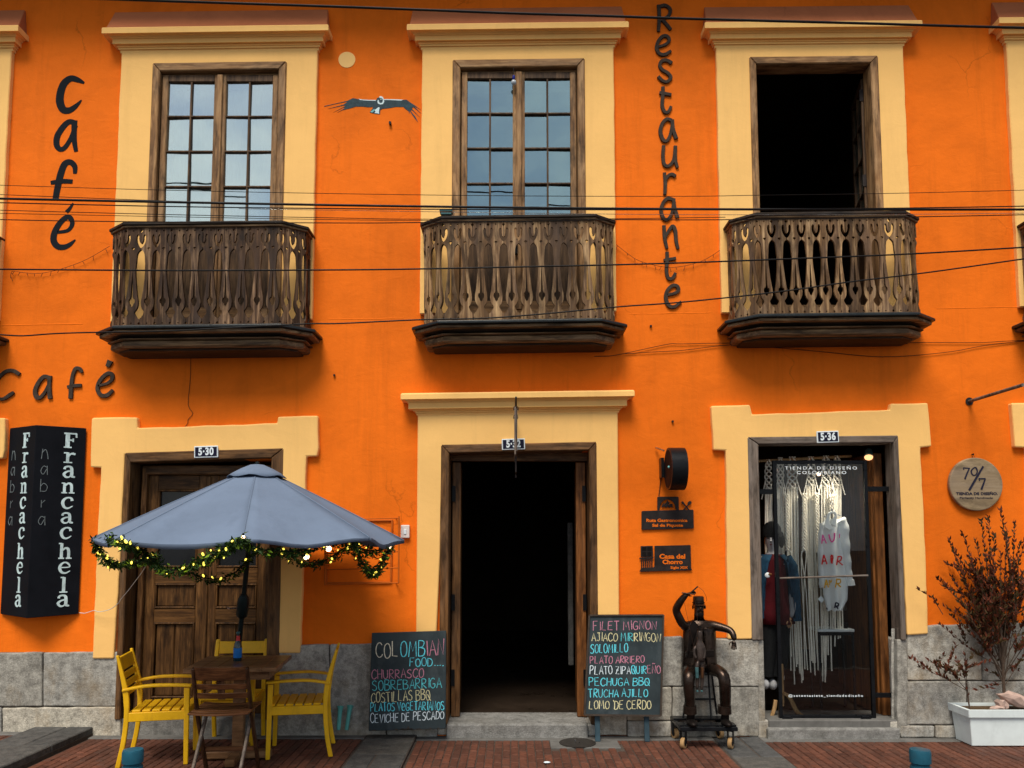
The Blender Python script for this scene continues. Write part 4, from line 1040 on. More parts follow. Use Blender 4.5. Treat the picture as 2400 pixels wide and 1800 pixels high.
face_letters((xb, rid), (xc, wl_), zt, [(.68, z1, z0) for _, z1, z0 in rows_for(0,0,-.08,0,0)], .098, 'sign_letter', 'Francachela')
face_letters((xa, wl_), (xb, rid), zt, [(.66, z1, z0) for _, z1, z0 in rows_for(0,0,-.13,0,0)], .092, 'sign_letter', 'Francachela')
ys2 = [(255,335),(385,462),(500,600),(660,725),(790,868)]
for (P0, P1, u, ww) in (((xb, rid), (xc, wl_), .20, .075), ((xa, wl_), (xb, rid), .22, .085)):
    face_letters(P0, P1, zt, [(u, at(*CS(300,a_), -.12).z, at(*CS(300,b_), -.12).z) for a_, b_ in ys2], ww, 'sign_scratch', 'NAbRA')

# round projecting light box
p0, p1 = at(1566,1099,-.24), at(1597,1099,-.24)
rr = .178
t = thing('drum_sign', 'black round drum sign sticking out from the orange wall above two iron plaques', 'sign', ((p0.x+p1.x)/2, -.24, p0.z))
m = MB(); m.lathe([(rr-.012, p0.x-.002), (rr, p0.x), (rr, p1.x+.02), (rr-.012, p1.x+.022)], 40, (0, -.24, p0.z), 'x'); m.build('drum', 'black_metal', t, WLOC[t.name], smooth=True)
m = MB(); m.lathe([(rr-.02, p0.x-.004), (rr-.02, p0.x+.01)], 40, (0, -.24, p0.z), 'x'); m.build('face', 'sign_black', t, WLOC[t.name])
m = MB(); m.box(p0.x+.03, p0.x+.07, -.07, -.0, p0.z-.10, p0.z+.10); m.box(p0.x-.03, p0.x-.005, -.10, -.002, p0.z-.06, p0.z+.11); m.build('bracket', 'black_metal', t, WLOC[t.name])
m = MB(); q = at(1550,1050,-.06); m.tube([(p0.x-.06, -.02, p0.z+.205), (p0.x-.005, -.10, p0.z+.17)], .008, 8); m.build('stay', 'chrome', t, WLOC[t.name])
m = MB(); m.ball((p0.x-.004, -.30, p0.z+.01), .012); m.build('indicator', 'bird_teal', t, WLOC[t.name])
m = MB(); m.tube(smoothline([at(1551,1106,-.02), at(1548,1130,-.01), at(1544,1163,-.012)], 5), .0035, 6)
tag(m.build('cable', 'cable_thin', None, at(1548,1130)), 'short thin dark cable hanging from the drum sign to the plaque with an oven shape', 'cable')

# iron plaques
CP = crop(1490, 1140, .12658)
def plaque(name, label, polys, org):
    o = at(*CP(*org), -.012); t = thing(name, label, 'plaque', o, 'iron plaques on the orange wall')
    for nm, pts in polys:
        m = MB(); m.prism(poly_px([CP(*p) for p in pts], -.018), -.018, -.010); m.build(nm, 'iron_plate', t, o, bevel=.0015)
    return t, o
def circ(cx, cy, rx, ry, a0=0, a1=2*pi, n=18): return [(cx+rx*cos(a0+(a1-a0)*i/n), cy-ry*sin(a0+(a1-a0)*i/n)) for i in range(n+1 if a1-a0 < 6.2 else n)]
oven = [(400,440),(400,200),(415,190),(785,190),(797,205),(800,440),(755,440),(755,415)] + [(735-0,412)] + circ(590,412,145,170,0,pi,14) + [(440,415),(440,440)]
t, o = plaque('iron_plaque', 'dark iron plaque cut with the words Ruta Gastronomica Sal de Piquete and an oven', [
    ('plate', [(125,455),(400,445),(1055,430),(1070,445),(1078,770),(1068,780),(120,805),(108,790),(108,470)]), ('oven', oven),
    ('dome_filling', [(470,395)]+[(500,330),(540,300),(520,340),(570,290),(585,250),(610,290),(640,300),(600,340),(660,320),(700,345),(670,360),(710,395),(640,380),(620,400),(600,370),(560,400),(540,370)]),
    ('spoon', [(842,290),(865,272),(890,290),(905,320),(1000,430),(975,435),(885,335),(858,320)]),
    ('spoon', [(1035,285),(1015,268),(985,275),(962,305),(965,335),(875,435),(900,438),(985,345),(1015,335),(1035,310)])], (590,600))
def wtext(s, x0, x1, y, hpx, mat, par, Y, name='lettering', off=.0012, cr=CP, spacing=1.0):
    a, b = at(*cr(x0, y), Y), at(*cr(x1, y), Y); h = at(*cr(x0, y), Y).z - at(*cr(x0, y+hpx), Y).z
    me = text_mesh(s, h/.72, mat, .0005, off=off, spacing=spacing); xs_ = [v.co.x for v in me.vertices]; w = max(xs_)-min(xs_)
    o = inst(me, name, par, ((a.x+b.x)/2, Y, (a.z+b.z)/2), (pi/2, math.atan2(-(b.z-a.z), b.x-a.x), 0)); o.scale = ((b.x-a.x)/w, 1, 1); return o
wtext('Ruta Gastronomica', 195, 955, 632, 56, 'orange', t, -.0188)
wtext('Sal de Piquete', 305, 875, 722, 52, 'orange', t, -.0188)
rail = []
t, o = plaque('iron_plaque', 'dark iron plaque cut with the words Casa del Chorro Siglo XIX beside a balcony shape', [
    ('plate', [(350,1100),(1005,1085),(1018,1095),(1028,1520),(1052,1555),(75,1580),(75,1560),(95,1535),(95,1510),(330,1500),(345,1480)]),
    ('window_shape', [(92,1105),(315,1100),(322,1300),(95,1305)]), ('top_rail', [(70,1318),(330,1305),(332,1335),(70,1345)]),
    *[('bar', [(100+i*38,1340),(122+i*38,1339),(122+i*38,1512),(100+i*38,1512)]) for i in range(6)]], (560,1340))
wtext('Casa del', 440, 918, 1300, 84, 'orange', t, -.0188, off=.002); wtext('Chorro', 495, 870, 1402, 78, 'orange', t, -.0188, off=.002); wtext('Siglo XIX', 640, 965, 1505, 44, 'orange', t, -.0188, off=.0008)
m = MB()
for i in range(2):
    for k in range(2): m.prism(poly_px([CP(118+i*95, 1122+k*92), CP(198+i*95, 1120+k*92), CP(198+i*95, 1195+k*92), CP(118+i*95, 1197+k*92)], -.0195), -.0195, -.0175)
m.build('window_pane', 'bronze_dark', t, o)

# round wooden sign 70/7
c = at(2285.7,1135,-.03); t = thing('round_sign', 'round pale wooden sign reading 70/7 tienda de diseño above the dark shrub', 'sign', c)
m = MB(); m.lathe([(.222,-.045),(.228,-.042),(.230,-.036),(.230,-.014)], 56, (c.x, 0, c.z), 'y'); m.build('disc', 'disc', t, c)
CR = crop(2100, 1000, .24116)
def strokes_on(par, org, name, lines, cr, mat, Y, s):
    m = MB()
    for i, (pts, ws) in enumerate(lines):
        q = [at(*cr(*p), Y) for p in pts]
        q = smoothline([(p.x,0,p.z) for p in q], 5) if len(pts) > 2 else [Vector((p.x,0,p.z)) for p in q]
        m.ribbon([(p.x, p.z) for p in q], [w*s for w in interp(ws, len(q))], Y-.0004*i, Y+.002)
    return m.build(name, mat, par, org)
strokes_on(t, c, 'numerals', [([(655,400),(715,405)],12),([(655,400),(660,420)],8),([(715,402),(695,445),(670,510)],[10,14,16]),
    ([(758,398),(732,430),(745,468),(775,468),(790,435),(778,400),(758,398)],[9,14,12,9,12,14,9]),([(848,385),(780,500),(712,618)],[16,20,20]),
    ([(805,505),(870,505)],12),([(805,505),(812,525)],8),([(868,505),(850,555),(830,610)],[10,14,18])], CR, 'ink_black', -.047, .24116/271)
wtext('TIENDA DE DISEÑO.', 585, 990, 652, 26, 'ink_black', t, -.0475, cr=CR, off=.001); wtext('Perfectly Handmade', 620, 940, 692, 18, 'ink_black', t, -.0475, cr=CR, off=.0002)
m = MB(); m.tube([(c.x-.01,-.03,c.z+.23),(c.x,-.02,c.z+.262),(c.x+.01,-.03,c.z+.23)], .002, 5); m.lathe([(.006,-.028),(.008,-.02),(.004,0)], 8, (c.x, 0, c.z+.262), 'y'); m.build('hanger', 'black_metal', t, c)

# hanging board sign over the middle door, seen edge-on
p = at(1209,943,-.42); o = (p.x, -.3, p.z)
t = thing('hanging_sign', 'thin weathered board sign hanging edge-on over the middle doorway', 'sign', o)
m = MB(); m.tube([(p.x, 0, p.z-.10), (p.x, -.74, p.z-.02)], .009, 8); m.build('arm', 'iron_plate', t, o)
q0 = at(1208,968,-.42).z; q1 = at(1208,1075,-.42).z
m = MB(); m.box(p.x-.012, p.x-.001, -.72, -.12, q1, q0); m.box(p.x+.001, p.x+.010, -.70, -.14, q1+.03, q0-.01); m.build('board', 'grey_v', t, o, bevel=.003)
m = MB(); m.box(p.x-.006, p.x+.005, -.62, -.22, at(1208,1112,-.42).z, q1-.004); m.tube([(p.x, -.42, at(1208,1112,-.42).z), (p.x, -.42, at(1208,1120,-.42).z)], .007, 8); m.build('lower_plate', 'iron_plate', t, o, bevel=.002)
m = MB()
for y in (-.62, -.2):
    for s in (-1, 1): m.tube(smoothline([(p.x, y, p.z-.07), (p.x+.018*s, y, p.z-.10), (p.x+.014*s, y, q0+.02), (p.x, y, q0-.02)], 4), .003, 5)
m.build('hanger', 'iron_plate', t, o)
# pole stub
m = MB(); a = at(2271,941,0); m.tube([a, (a.x, -.72, a.z)], .014, 12)
o_ = m.build('bracket_pole', 'grey_v', None, a, smooth=True); tag(o_, 'bare brown rod sticking straight out of the orange wall above the round wooden sign', 'pole')
m = MB(); m.lathe([(.035,-.008),(.03,-.001)], 14, (a.x, 0, a.z), 'y'); m.build('flange', 'iron_plate', o_, a)
# electric box
m = MB(); a, b = at(939.5,1230.5,-.03), at(959.5,1261,-.03); cc = (a+b)/2; m.box(a.x, b.x, -.036, -.001, b.z, a.z)
o_ = tag(m.build('switch_box', 'white_plastic', None, cc, bevel=.006, seg=2), 'small white electric box on the orange wall just right of the umbrella', 'switch box')
m = MB(); m.box(cc.x-.012, cc.x+.012, -.042, -.0355, cc.z-.025, cc.z+.018); m.build('switch', 'plate_white', o_, cc, bevel=.003)
# orange painted wire rack
KX = crop(500, 1050, .27125)
o = at(*KX(1300,900), -.05); t = thing('wire_rack', 'empty wire rack painted orange hanging on the wall behind the umbrella edge', 'rack', o)
def wr(p, q, Y0, Y1, r, name):
    m = MB(); m.tube([at(*KX(*p), Y0), at(*KX(*q), Y1)], r, 6); m.build(name, 'cable_orange', t, o)
for p, q in (((965,620),(965,1185)), ((1605,590),(1600,1165))): wr(p, q, -.10, -.10, .007, 'upright')
for p, q in (((975,620),(978,1165)), ((1545,620),(1535,1160))): wr(p, q, -.01, -.01, .009, 'back_upright')
for y in (610, 900, 1040, 1170): wr((965,y+12), (1603,y-5), -.10, -.10, .005, 'wire')
for y in (625, 1160): wr((975,y+8), (1540,y), -.01, -.01, .008, 'back_rail')
for x, y in ((965,1180), (1603,1165), (1603,605), (965,620)): wr((x,y), (x-25 if x > 1000 else x+10,y), -.10, -.0, .005, 'tie')

# ================================================================== CABLES
def cable(label, pts, Y, r, mat='cable', group='overhead cables across the facade', name='overhead_cable', k=6, cat='cable'):
    P = [at(x, y, Y) if not isinstance(Y, (list, tuple)) else at(x, y, Y[i]) for i, (x, y) in enumerate(pts)]
    m = MB(); m.tube(smoothline(P, k), r, 8 if r > .004 else 5); c = P[len(P)//2]
    return tag(m.build(name, mat, None, c, smooth=True), label, cat, group)
cable('thick twisted cable slanting down across the window cornices, highest of all', [(-60,-8),(150,-5),(314,0),(560,8),(800,16),(1000,23.5),(1198,31),(1400,37),(1600,43.6),(1800,49),(1998,54),(2200,60),(2460,67)], -1.5, .0085)
cable('thinnest uppermost wire above the main cable bundle at the balcony rails', [(-60,432),(0,434),(362,445),(800,454),(1200,459),(1600,460),(1781,457.5),(2100,453),(2460,444)], -1.5, .0022)
cable('thin wire closing onto the thick cable from above at the far left', [(-60,453),(0,456),(180,463),(362,470),(560,476)], -1.45, .0025)
cable('thickest black cable crossing just above the balcony rails', [(-60,464),(0,465.5),(362,473),(800,481),(1200,486.5),(1600,490),(1998,491.2),(2460,491)], -1.5, .0085)
cable('thin cable hugging the underside of the thickest black cable', [(-60,473),(0,475),(400,484),(800,489),(1200,491),(1600,491.5),(2124,487.5),(2460,482)], -1.55, .004)
cable('pale thin wire beneath the thickest cable in front of the middle window', [(560,489),(800,493),(1198,499),(1600,503),(2000,503),(2460,499)], -1.5, .002, 'chrome')
cable('fine dark wire third below the thickest cable at the left', [(-60,490),(0,492.6),(400,503),(800,511),(981,513.6),(1400,513),(1700,509)], -1.5, .0026)
cable('fine dark wire fourth below the thickest cable at the left', [(-60,498),(0,500),(400,508),(800,515),(1050,517)], -1.45, .0022)
cable('lowest wire of the bundle, running level with the balcony rails', [(-60,512),(0,514.6),(253,519),(800,522.6),(981,521.5),(1200,519),(1444,515),(1690,515),(2160,508),(2460,502)], -1.55, .0034)
cable('single black cable crossing the middle of the balusters', [(-60,630.5),(0,631),(398,634),(800,632.5),(1000,630),(1198,626),(1400,621.5),(1600,616),(1870,606),(2142,594.7),(2460,576)], -1.2, .006)
cable('black drop cable rising from the left balcony base to the right edge of the facade', [(-60,783),(0,784.5),(54,787),(127,782),(219,779),(380,776),(542,768),(723,759),(800,758),(981,749.5),(1130,746),(1270,736),(1451,719),(1600,708),(1817,685),(1998,660),(2179,638),(2460,598)], -.72, .0058)
G = 'thin wires pinned on the orange wall'
cable('thin wire under the right of the middle balcony, upper of two', [(1393,835),(1430,834),(1465,828),(1520,816),(1570,806),(1600,806),(1708,804),(1900,806),(2124,803),(2287,803),(2350,800),(2460,795)], -.012, .0028, 'cable_thin', G, 'wall_wire')
cable('thin sagging wire on the wall beneath the right balcony, lower of two', [(1465,829),(1530,825),(1600,821),(1719,808),(1820,815),(1925,824),(2070,836),(2215,826),(2320,808),(2460,793)], -.012, .0026, 'cable_thin', G, 'wall_wire')
cable('thin cracked-looking wire hanging down the wall under the left balcony', [(448,780),(447,797),(447,866),(445,900),(441,949),(452,969),(441,983),(440,992),(432,1003)], -.006, .0022, 'cable_thin', G, 'wall_wire', 3)
cable('white lead running from the folded black sign up to the umbrella garland', [(186,1436),(200,1437),(220,1431),(233,1434),(258,1428),(277,1414),(283,1405),(302,1382),(318,1361),(330,1345),(345,1322)], [-.05,-.07,-.09,-.10,-.12,-.2,-.25,-.4,-.55,-.7,-.9], .0030, 'cable_white', None, 'lead', 4)
def stringlight(label, pts, n):
    t_ = cable(label, pts, -.02, .0020, 'cable_thin', 'unlit string lights between the balconies', 'string_light', 6, 'string light')
    P = smoothline([at(x, y, -.02) for x, y in pts], 8)
    for i in range(n):
        q = P[int((i+.5)*len(P)/n)]; m = MB(); dx = random.uniform(-.02, .02); m.tube([q, q+Vector((dx, 0, -.03+random.uniform(-.02, .01)))], .0022, 5); m.build('drop', 'cable_thin', t_, WLOC[t_.name])
stringlight('thin string of unlit lights looping on the wall left of the left balcony', [(25,652),(29,636),(55,639),(90,641),(130,634),(163,624),(205,607),(257,577)], 14)
stringlight('thin string of unlit lights looping between the middle and right balconies', [(1444,573),(1487,605.5),(1520,618),(1560,626),(1600,624),(1651,609),(1701,577)], 14)
# bulb hanging at the middle window
p = at(1204,182,-.07); t = thing('hanging_bulb', 'small clear bulb in a blue socket hanging at the top of the middle window', 'light bulb', p)
m = MB(); m.lathe([(.011,.0),(.013,.02),(.010,.035)], 10, p + Vector((0,0,-.015))); m.build('socket', 'socket_blue', t, p)
m = MB(); m.ball(p+Vector((0,0,-.045)), .024, 12, 8); m.build('glass', 'bulb_glass', t, p, smooth=True)
m = MB(); m.tube([p+Vector((0,0,.02)), p+Vector((0,.01,.10))], .003, 5); m.build('cord', 'cable', t, p)
# hooks and old fixings in the wall
m0 = MB(); m0.lathe([(.009,-.02),(.011,-.012),(.008,0)], 8, (0,0,0), 'y'); hk = m0.mesh('wall_hook', 'iron_plate')
for i, (x, y, lb) in enumerate([(915,291,'small dark bracket left in the wall just below the condor'), (784,880,'small round black hole plug in the orange wall right of the left balcony base'),
                 (1525,765,'small rusty stub in the wall below the metal letter e'), (1576,988,'little rusty pin above the drum sign')]):
    p = at(x, y, 0); o_ = inst(hk, 'wall_fixing', None, p); tag(o_, lb, 'wall fixing', 'old fixings in the orange wall')
    if i == 0: o_.scale = (1.2, 1.5, 1.6)
# ================================================================== CHALKBOARDS
G = {
'A':['0,0 .28,1 .56,0','.1,.38 .46,.38'],'B':['0,0 0,1','0,1 .38,.95 .45,.78 .3,.58 0,.54','.1,.55 .46,.46 .52,.22 .38,.02 0,0'],'C':['.52,.82 .36,1 .14,.92 .0,.6 .02,.25 .2,.0 .42,.04 .54,.2'],
'D':['0,0 .03,1','0,1 .34,.93 .52,.62 .46,.2 .28,.02 0,0'],'E':['.46,1 .02,.97 .0,.02 .48,.0','.02,.52 .38,.54'],'F':['.0,0 .02,1 .48,1','.02,.52 .34,.54'],
'G':['.5,.86 .34,1 .12,.88 .0,.55 .05,.16 .26,.0 .46,.12 .5,.42 .26,.4'],'H':['0,1 .02,0','.5,1 .48,0','.02,.5 .5,.5'],'I':['.08,1 .1,0'],'J':['.12,1 .5,1','.36,1 .36,.2 .2,0 .02,.12'],
'L':['.04,1 .0,.04 .42,.0'],'M':['0,0 .08,1 .32,.35 .56,1 .64,0'],'N':['0,0 .04,1 .46,.02 .5,1'],'O':['.26,1 .06,.85 .0,.5 .08,.1 .28,.0 .48,.18 .52,.55 .42,.9 .26,1'],
'P':['0,0 .03,1','.02,1 .36,.98 .48,.78 .34,.52 .02,.46'],'Q':['.26,1 .06,.85 .0,.5 .08,.1 .28,.0 .48,.18 .52,.55 .42,.9 .26,1','.2,.6 .6,-.06'],
'R':['0,0 .03,1','.02,1 .36,.97 .46,.78 .32,.54 .04,.5 .5,.0'],'S':['.48,.88 .3,1 .08,.88 .06,.68 .28,.52 .46,.36 .44,.12 .22,.0 .0,.12'],'T':['-.02,1 .54,1','.26,1 .27,0'],
'U':['0,1 .02,.25 .18,.0 .38,.06 .48,.35 .5,1'],'V':['0,1 .24,0 .5,1'],'Z':['.02,1 .48,1 .02,.02 .52,.0','.1,.52 .42,.52'],'.':['.06,.04 .22,.06'],'~':['0,0 .1,.12 .26,0 .38,.12'],"'":['.05,1.1 .12,.85'],
'e':['.02,.45 .44,.52 .36,.86 .14,.88 .0,.5 .1,.08 .46,.1'],
}
ADV = {'I': .26, 'M': .82, '.': .3, ' ': .34, "'": .2, 'J': .6}
def chalk(board, lines, PX, plane, mat0='w'):
    """lines: (text with colour runs, x0, x1, baseline left, cap left, baseline right, cap right) in crop pixels"""
    for runs, x0, x1, bl, tl, br, tr in lines:
        txt = ''.join(s for s, _ in runs); tot = sum(ADV.get(c, .68) for c in txt)-.14
        pos = 0.0
        for s, colr in runs:
            m = MB(); cnt = 0
            for ch in s:
                if ch != ' ':
                    key, til = ('N', True) if ch == 'Ñ' else (ch, False)
                    jy, jr, js = random.uniform(-.05, .05), random.uniform(-.06, .06), random.uniform(.92, 1.08)
                    gl = list(G[key]) + (['.06,1.18 .18,1.3 .32,1.18 .44,1.28'] if til else [])
                    for st in gl:
                        q = [tuple(map(float, p.split(','))) for p in st.split()]
                        if len(q) > 3 and key not in 'MNZE': q = [(v.x, v.y) for v in smoothline([(a, b, 0) for a, b in q], 4)]
                        P3 = []
                        for gx, gy in q:
                            gy2 = gy*js+jy; gx2 = gx+jr*gy
                            u = (pos+gx2)/tot; X = x0+(x1-x0)*u
                            b_, t_ = bl+(br-bl)*u, tl+(tr-tl)*u
                            P3.append(plane(*PX(X, b_+(t_-b_)*gy2)))
                        wd = .0062*random.uniform(.85, 1.25)*(1.15 if tl-bl < -110 else 1)
                        n = len(P3); vs = []
                        for i in range(n):
                            d = (P3[min(i+1, n-1)]-P3[max(i-1, 0)]); d = Vector((d.x, 0, d.z)); d.normalize() if d.length > 0 else None
                            nn = Vector((-d.z, 0, d.x))*wd/2*random.uniform(.75, 1.2)
                            o_ = Vector((0, -.0012-.0004*(cnt % 4), 0)); vs += [P3[i]+nn+o_, P3[i]-nn+o_]
                        m.add(vs, [(2*i, 2*i+1, 2*i+3, 2*i+2) for i in range(n-1)]); cnt += 1
                pos += ADV.get(ch, .68)
            m.build('chalk_writing', 'chalk_'+colr, board, WLOC[board.name])
def slate(label, px, Yb, Yt, mat, legs=False, name='chalkboard'):
    TL, TR, BR, BL = px
    A = [at(*TL, Yt), at(*TR, Yt), at(*BR, Yb), at(*BL, Yb)]
    c = (A[2]+A[3])/2; t = thing(name, label, 'chalkboard', c, 'menu chalkboards beside the middle doorway')
    nrm = ((A[1]-A[0]).cross(A[3]-A[0])).normalized()
    if nrm.y > 0: nrm = -nrm
    bk = -nrm*.022
    m = MB(); m.add([*A, *[p+bk for p in A]], [(0,3,2,1),(4,5,6,7),(0,1,5,4),(1,2,6,5),(2,3,7,6),(3,0,4,7)]); m.build('slate', mat, t, c, bevel=.004)
    def plane(x, y):
        d = ray(x, y); k = (A[0]-CAM).dot(nrm)/d.dot(nrm); return CAM+d*k
    return t, A, plane, nrm
Q3 = crop(800, 1400, .2411)
b1_, A, pl, nr = slate('dark chalkboard headed Colombian Food leaning on the left of the open doorway', [Q3(296,345), Q3(1019,323), Q3(1014,1278), Q3(264,1300)], -.20, -.085, 'slate')
chalk(b1_, [
 ([('COL','w'),('OMB','b'),('IAN','p')], 340, 1000, 590, 440, 555, 405), ([('FOOD....','b')], 665, 990, 672, 595, 665, 588),
 ([('CHURRASCO','p')], 296, 800, 795, 705, 775, 690), ([('SOBREBARRIGA','t')], 302, 975, 905, 808, 875, 785), ([('COSTILLAS BBQ','y')], 290, 865, 1022, 925, 995, 895),
 ([('PLATOS V','b'),('e','b'),('GETARIANOS','b')], 285, 1002, 1108, 1030, 1092, 1008), ([('CEVICHE DE PESCADO','l')], 285, 998, 1222, 1135, 1180, 1105)], Q3, pl)
m = MB()
for i in range(14):
    u = random.random(); p = A[3].lerp(A[2], u)+Vector((0, -.0012, .002)); h = random.choice([.008, .012, .03 if .35 < u < .55 else .01]); w = random.uniform(.008, .03)
    m.add([p+Vector((-w,0,0)), p+Vector((w,0,0)), p+Vector((w*.5,.0,h)), p+Vector((-w*.4,.0,h*.8))], [(0,1,2,3)])
o_ = m.build('worn_edge', 'slate_edge', b1_, WLOC[b1_.name]); o_['kind'] = 'stuff'
Q4 = crop(1300, 1400, .2412)
b2_, A, pl, nr = slate('grey chalkboard on legs listing Filet Mignon leaning on the right of the open doorway', [Q4(336,176), Q4(1056,173), Q4(1030,1150), Q4(290,1142)], -.20, -.09, 'slate')
chalk(b2_, [
 ([('FILET MIGNON','p')], 375, 992, 322, 235, 310, 228), ([('AJIACO ','y'),('MIR','t'),('RINGON','y')], 360, 1030, 422, 345, 428, 345), ([('SOLOMILLO','b')], 348, 712, 545, 462, 530, 450),
 ([('PLATO ARRIERO','p')], 345, 872, 645, 575, 635, 568), ([('PLATO ZIPA','l'),('QUIR','b'),('EÑO','p')], 342, 1030, 750, 672, 738, 660),
 ([('PECHUGA BBQ','b')], 335, 918, 860, 785, 855, 785), ([("TRUCHA AJILLO",'b')], 328, 905, 970, 892, 965, 890), ([("LOMO 'DE CERDO",'y')], 335, 938, 1085, 1010, 1082, 1000)], Q4, pl)
c = WLOC[b2_.name]
m = MB(); nb = -nr
for p, q in ((A[0], A[1]), (A[2], A[3]), (A[1], A[2]), (A[3], A[0])): m.beam(p+nb*.004, q+nb*.004, .034, .014, nr)
m.build('frame', 'slate_edge', b2_, c)
for xa, xb in ((396,407), (1511,1524)):
    xx = at(1401 if xa == 396 else 1517, 1700, -.20).x
    m = MB(); zb_l = A[3].z+.06; m.beam((xx, -.185, .035), (xx, -.155, zb_l), .042, .02, (1,0,0)); m.build('leg', 'slate_leg', b2_, c, bevel=.003)

# ================================================================== TABLE SET
GZ2 = ZM
tc_ = Vector((-2.12, -.74, GZ2))
tb = thing('cafe_table', 'square brown wooden café table under the blue umbrella', 'table', (0,0,0))
m = MB(); nP = 6
for i in range(nP): 
    w = .715/nP; m.box(-.3575+i*w+.0008, -.3575+(i+1)*w-.0008, -.33, .33, .735, .768)
m.build('tabletop', 'table', tb, bevel=.003)
m = MB(); m.box(-.29, .29, -.27, -.25, .67, .735); m.box(-.29, .29, .25, .27, .67, .735); m.box(-.29, -.27, -.25, .25, .67, .735); m.box(.27, .29, -.25, .25, .67, .735); m.build('apron', 'table', tb)
m = MB(); m.box(-.045, .045, -.035, .035, .075, .735); m.build('pedestal', 'table', tb, bevel=.006)
m = MB(); m.box(-.27, .27, -.04, .04, .012, .072); m.box(-.04, .04, -.27, -.0405, .012, .07); m.box(-.04, .04, .0405, .27, .012, .07); m.build('foot', 'table', tb, bevel=.008)
tb.location = tc_ + Vector((.065, 0, 0)); tb.rotation_euler.z = R(6); tb.scale = (.91, .95, .938)
TT = GZ2+.768*.938
def lathe_thing(p, prof, mat, parent, name, n=16): m = MB(); m.lathe(prof, n, p); return m.build(name, mat, parent, p, smooth=True)
p = atz(556.5, 1549, TT); t = thing('bottle', 'slim dark glass bottle with a blue label standing on the café table', 'bottle', p)
lathe_thing(p, [(.028,0),(.031,.004),(.031,.105),(.027,.128),(.015,.158),(.0125,.168),(.0125,.205),(.0145,.207),(.0145,.212)], 'bottle', t, 'glass')
lathe_thing(p, [(.0314,.025),(.0316,.026),(.0316,.098),(.0314,.099)], 'label_blue', t, 'label')
lathe_thing(p, [(.0175,.152),(.0150,.162),(.0135,.172),(.0133,.19)], 'label_red', t, 'neck_label')
lathe_thing(p, [(.0150,.206),(.0155,.208),(.0155,.219),(.010,.221)], 'copper_green', t, 'cap', 12)

def yellow_chair():
    """armchair facing +x, origin on the floor under the seat"""
    t = thing('yellow_armchair', 'x', 'chair', (0,0,0), 'yellow armchairs round the café table')
    Y = .222
    for s in (-1, 1):
        m = MB(); prof = smoothline([(-.30,0,0),(-.262,0,.20),(-.245,0,.42),(-.258,0,.60),(-.300,0,.78),(-.335,0,.905)], 4)
        L = []; 
        for i, q in enumerate(prof):
            w = .040 if q.z < .5 else .046-.022*max(0, (q.z-.6)/.3)
            L.append((q.x-w/2, q.x+w/2, q.z))
        vs = []
        for a, b, z in L: vs += [(a, s*Y-.018, z), (b, s*Y-.018, z), (b, s*Y+.018, z), (a, s*Y+.018, z)]
        n = len(L); m.add(vs, [(4*i+k, 4*i+(k+1) % 4, 4*i+4+(k+1) % 4, 4*i+4+k) for i in range(n-1) for k in range(4)] + [(3,2,1,0), (4*n-4,4*n-3,4*n-2,4*n-1)])
        m.build('leg', 'chair_yellow', t, bevel=.008, seg=2)
        m = MB(); m.beam((.235, s*Y, 0), (.225, s*Y, .625), .036, .036, (1,0,0), .046, .038); m.build('leg', 'chair_yellow', t, bevel=.006, seg=2)
        m = MB(); ar = smoothline([(-.285, 0, .622), (-.10, 0, .650), (.10, 0, .650), (.262, 0, .640)], 4); vs = []
        for q in ar: vs += [(q.x, s*Y-.028, q.z-.012), (q.x, s*Y+.028, q.z-.012), (q.x, s*Y+.028, q.z+.010), (q.x, s*Y-.028, q.z+.010)]
        n = len(ar); m.add(vs, [(4*i+k, 4*i+4+k, 4*i+4+(k+1) % 4, 4*i+(k+1) % 4) for i in range(n-1) for k in range(4)] + [(0,1,2,3), (4*n-1,4*n-2,4*n-3,4*n-4)])
        m.build('armrest', 'chair_yellow', t, bevel=.006, seg=2)
        m = MB(); m.box(-.235, .212, s*Y-.015, s*Y+.015, .365, .438); m.build('seat_rail', 'chair_yellow', t, bevel=.004)
    for a, b in ((.212, .234), (-.24, -.225)): m = MB(); m.box(a, b, -Y+.016, Y-.016, .37, .433); m.build('cross_rail', 'chair_yellow', t, bevel=.004)
    for i in range(6):
        x = -.205+i*.078; m = MB(); m.box(x, x+.064, -Y-.004, Y+.004, .4385, .455); m.build('seat_slat', 'chair_yellow', t, bevel=.004)
    for z0, z1 in ((.775, .885), (.705, .752), (.635, .682), (.565, .612)):
        m = MB(); xx = lambda z: -.262-.075*max(0, (z-.6)/.3)
        m.add([(xx(z0)-.010, -Y+.016, z0), (xx(z0)+.010, -Y+.016, z0), (xx(z1)+.010, -Y+.016, z1), (xx(z1)-.010, -Y+.016, z1),
               (xx(z0)-.010, Y-.016, z0), (xx(z0)+.010, Y-.016, z0), (xx(z1)+.010, Y-.016, z1), (xx(z1)-.010, Y-.016, z1)], [(0,1,2,3),(7,6,5,4),(0,4,5,1),(1,5,6,2),(2,6,7,3),(3,7,4,0)])
        m.build('back_slat', 'chair_yellow', t, bevel=.004)
    return t
ch = yellow_chair()
A_, B_ = atz(434,1794,GZ2), atz(283,1806,GZ2)
def placechair(o, x, y, a, label):
    o.scale = (.86, .90, .885); o.location = (x, y, GZ2); o.rotation_euler = (0,0,R(a)); o['label'] = label
placechair(ch, -2.635, -.715, 13, 'yellow slatted armchair on the left of the café table, facing right')
c2_ = copy_tree(ch); placechair(c2_, -1.665, -.515, 190, 'yellow slatted armchair on the right of the café table, facing left')
c3_ = copy_tree(ch); placechair(c3_, -2.262, -.305, -84, 'yellow armchair behind the café table with its back to the closed door')

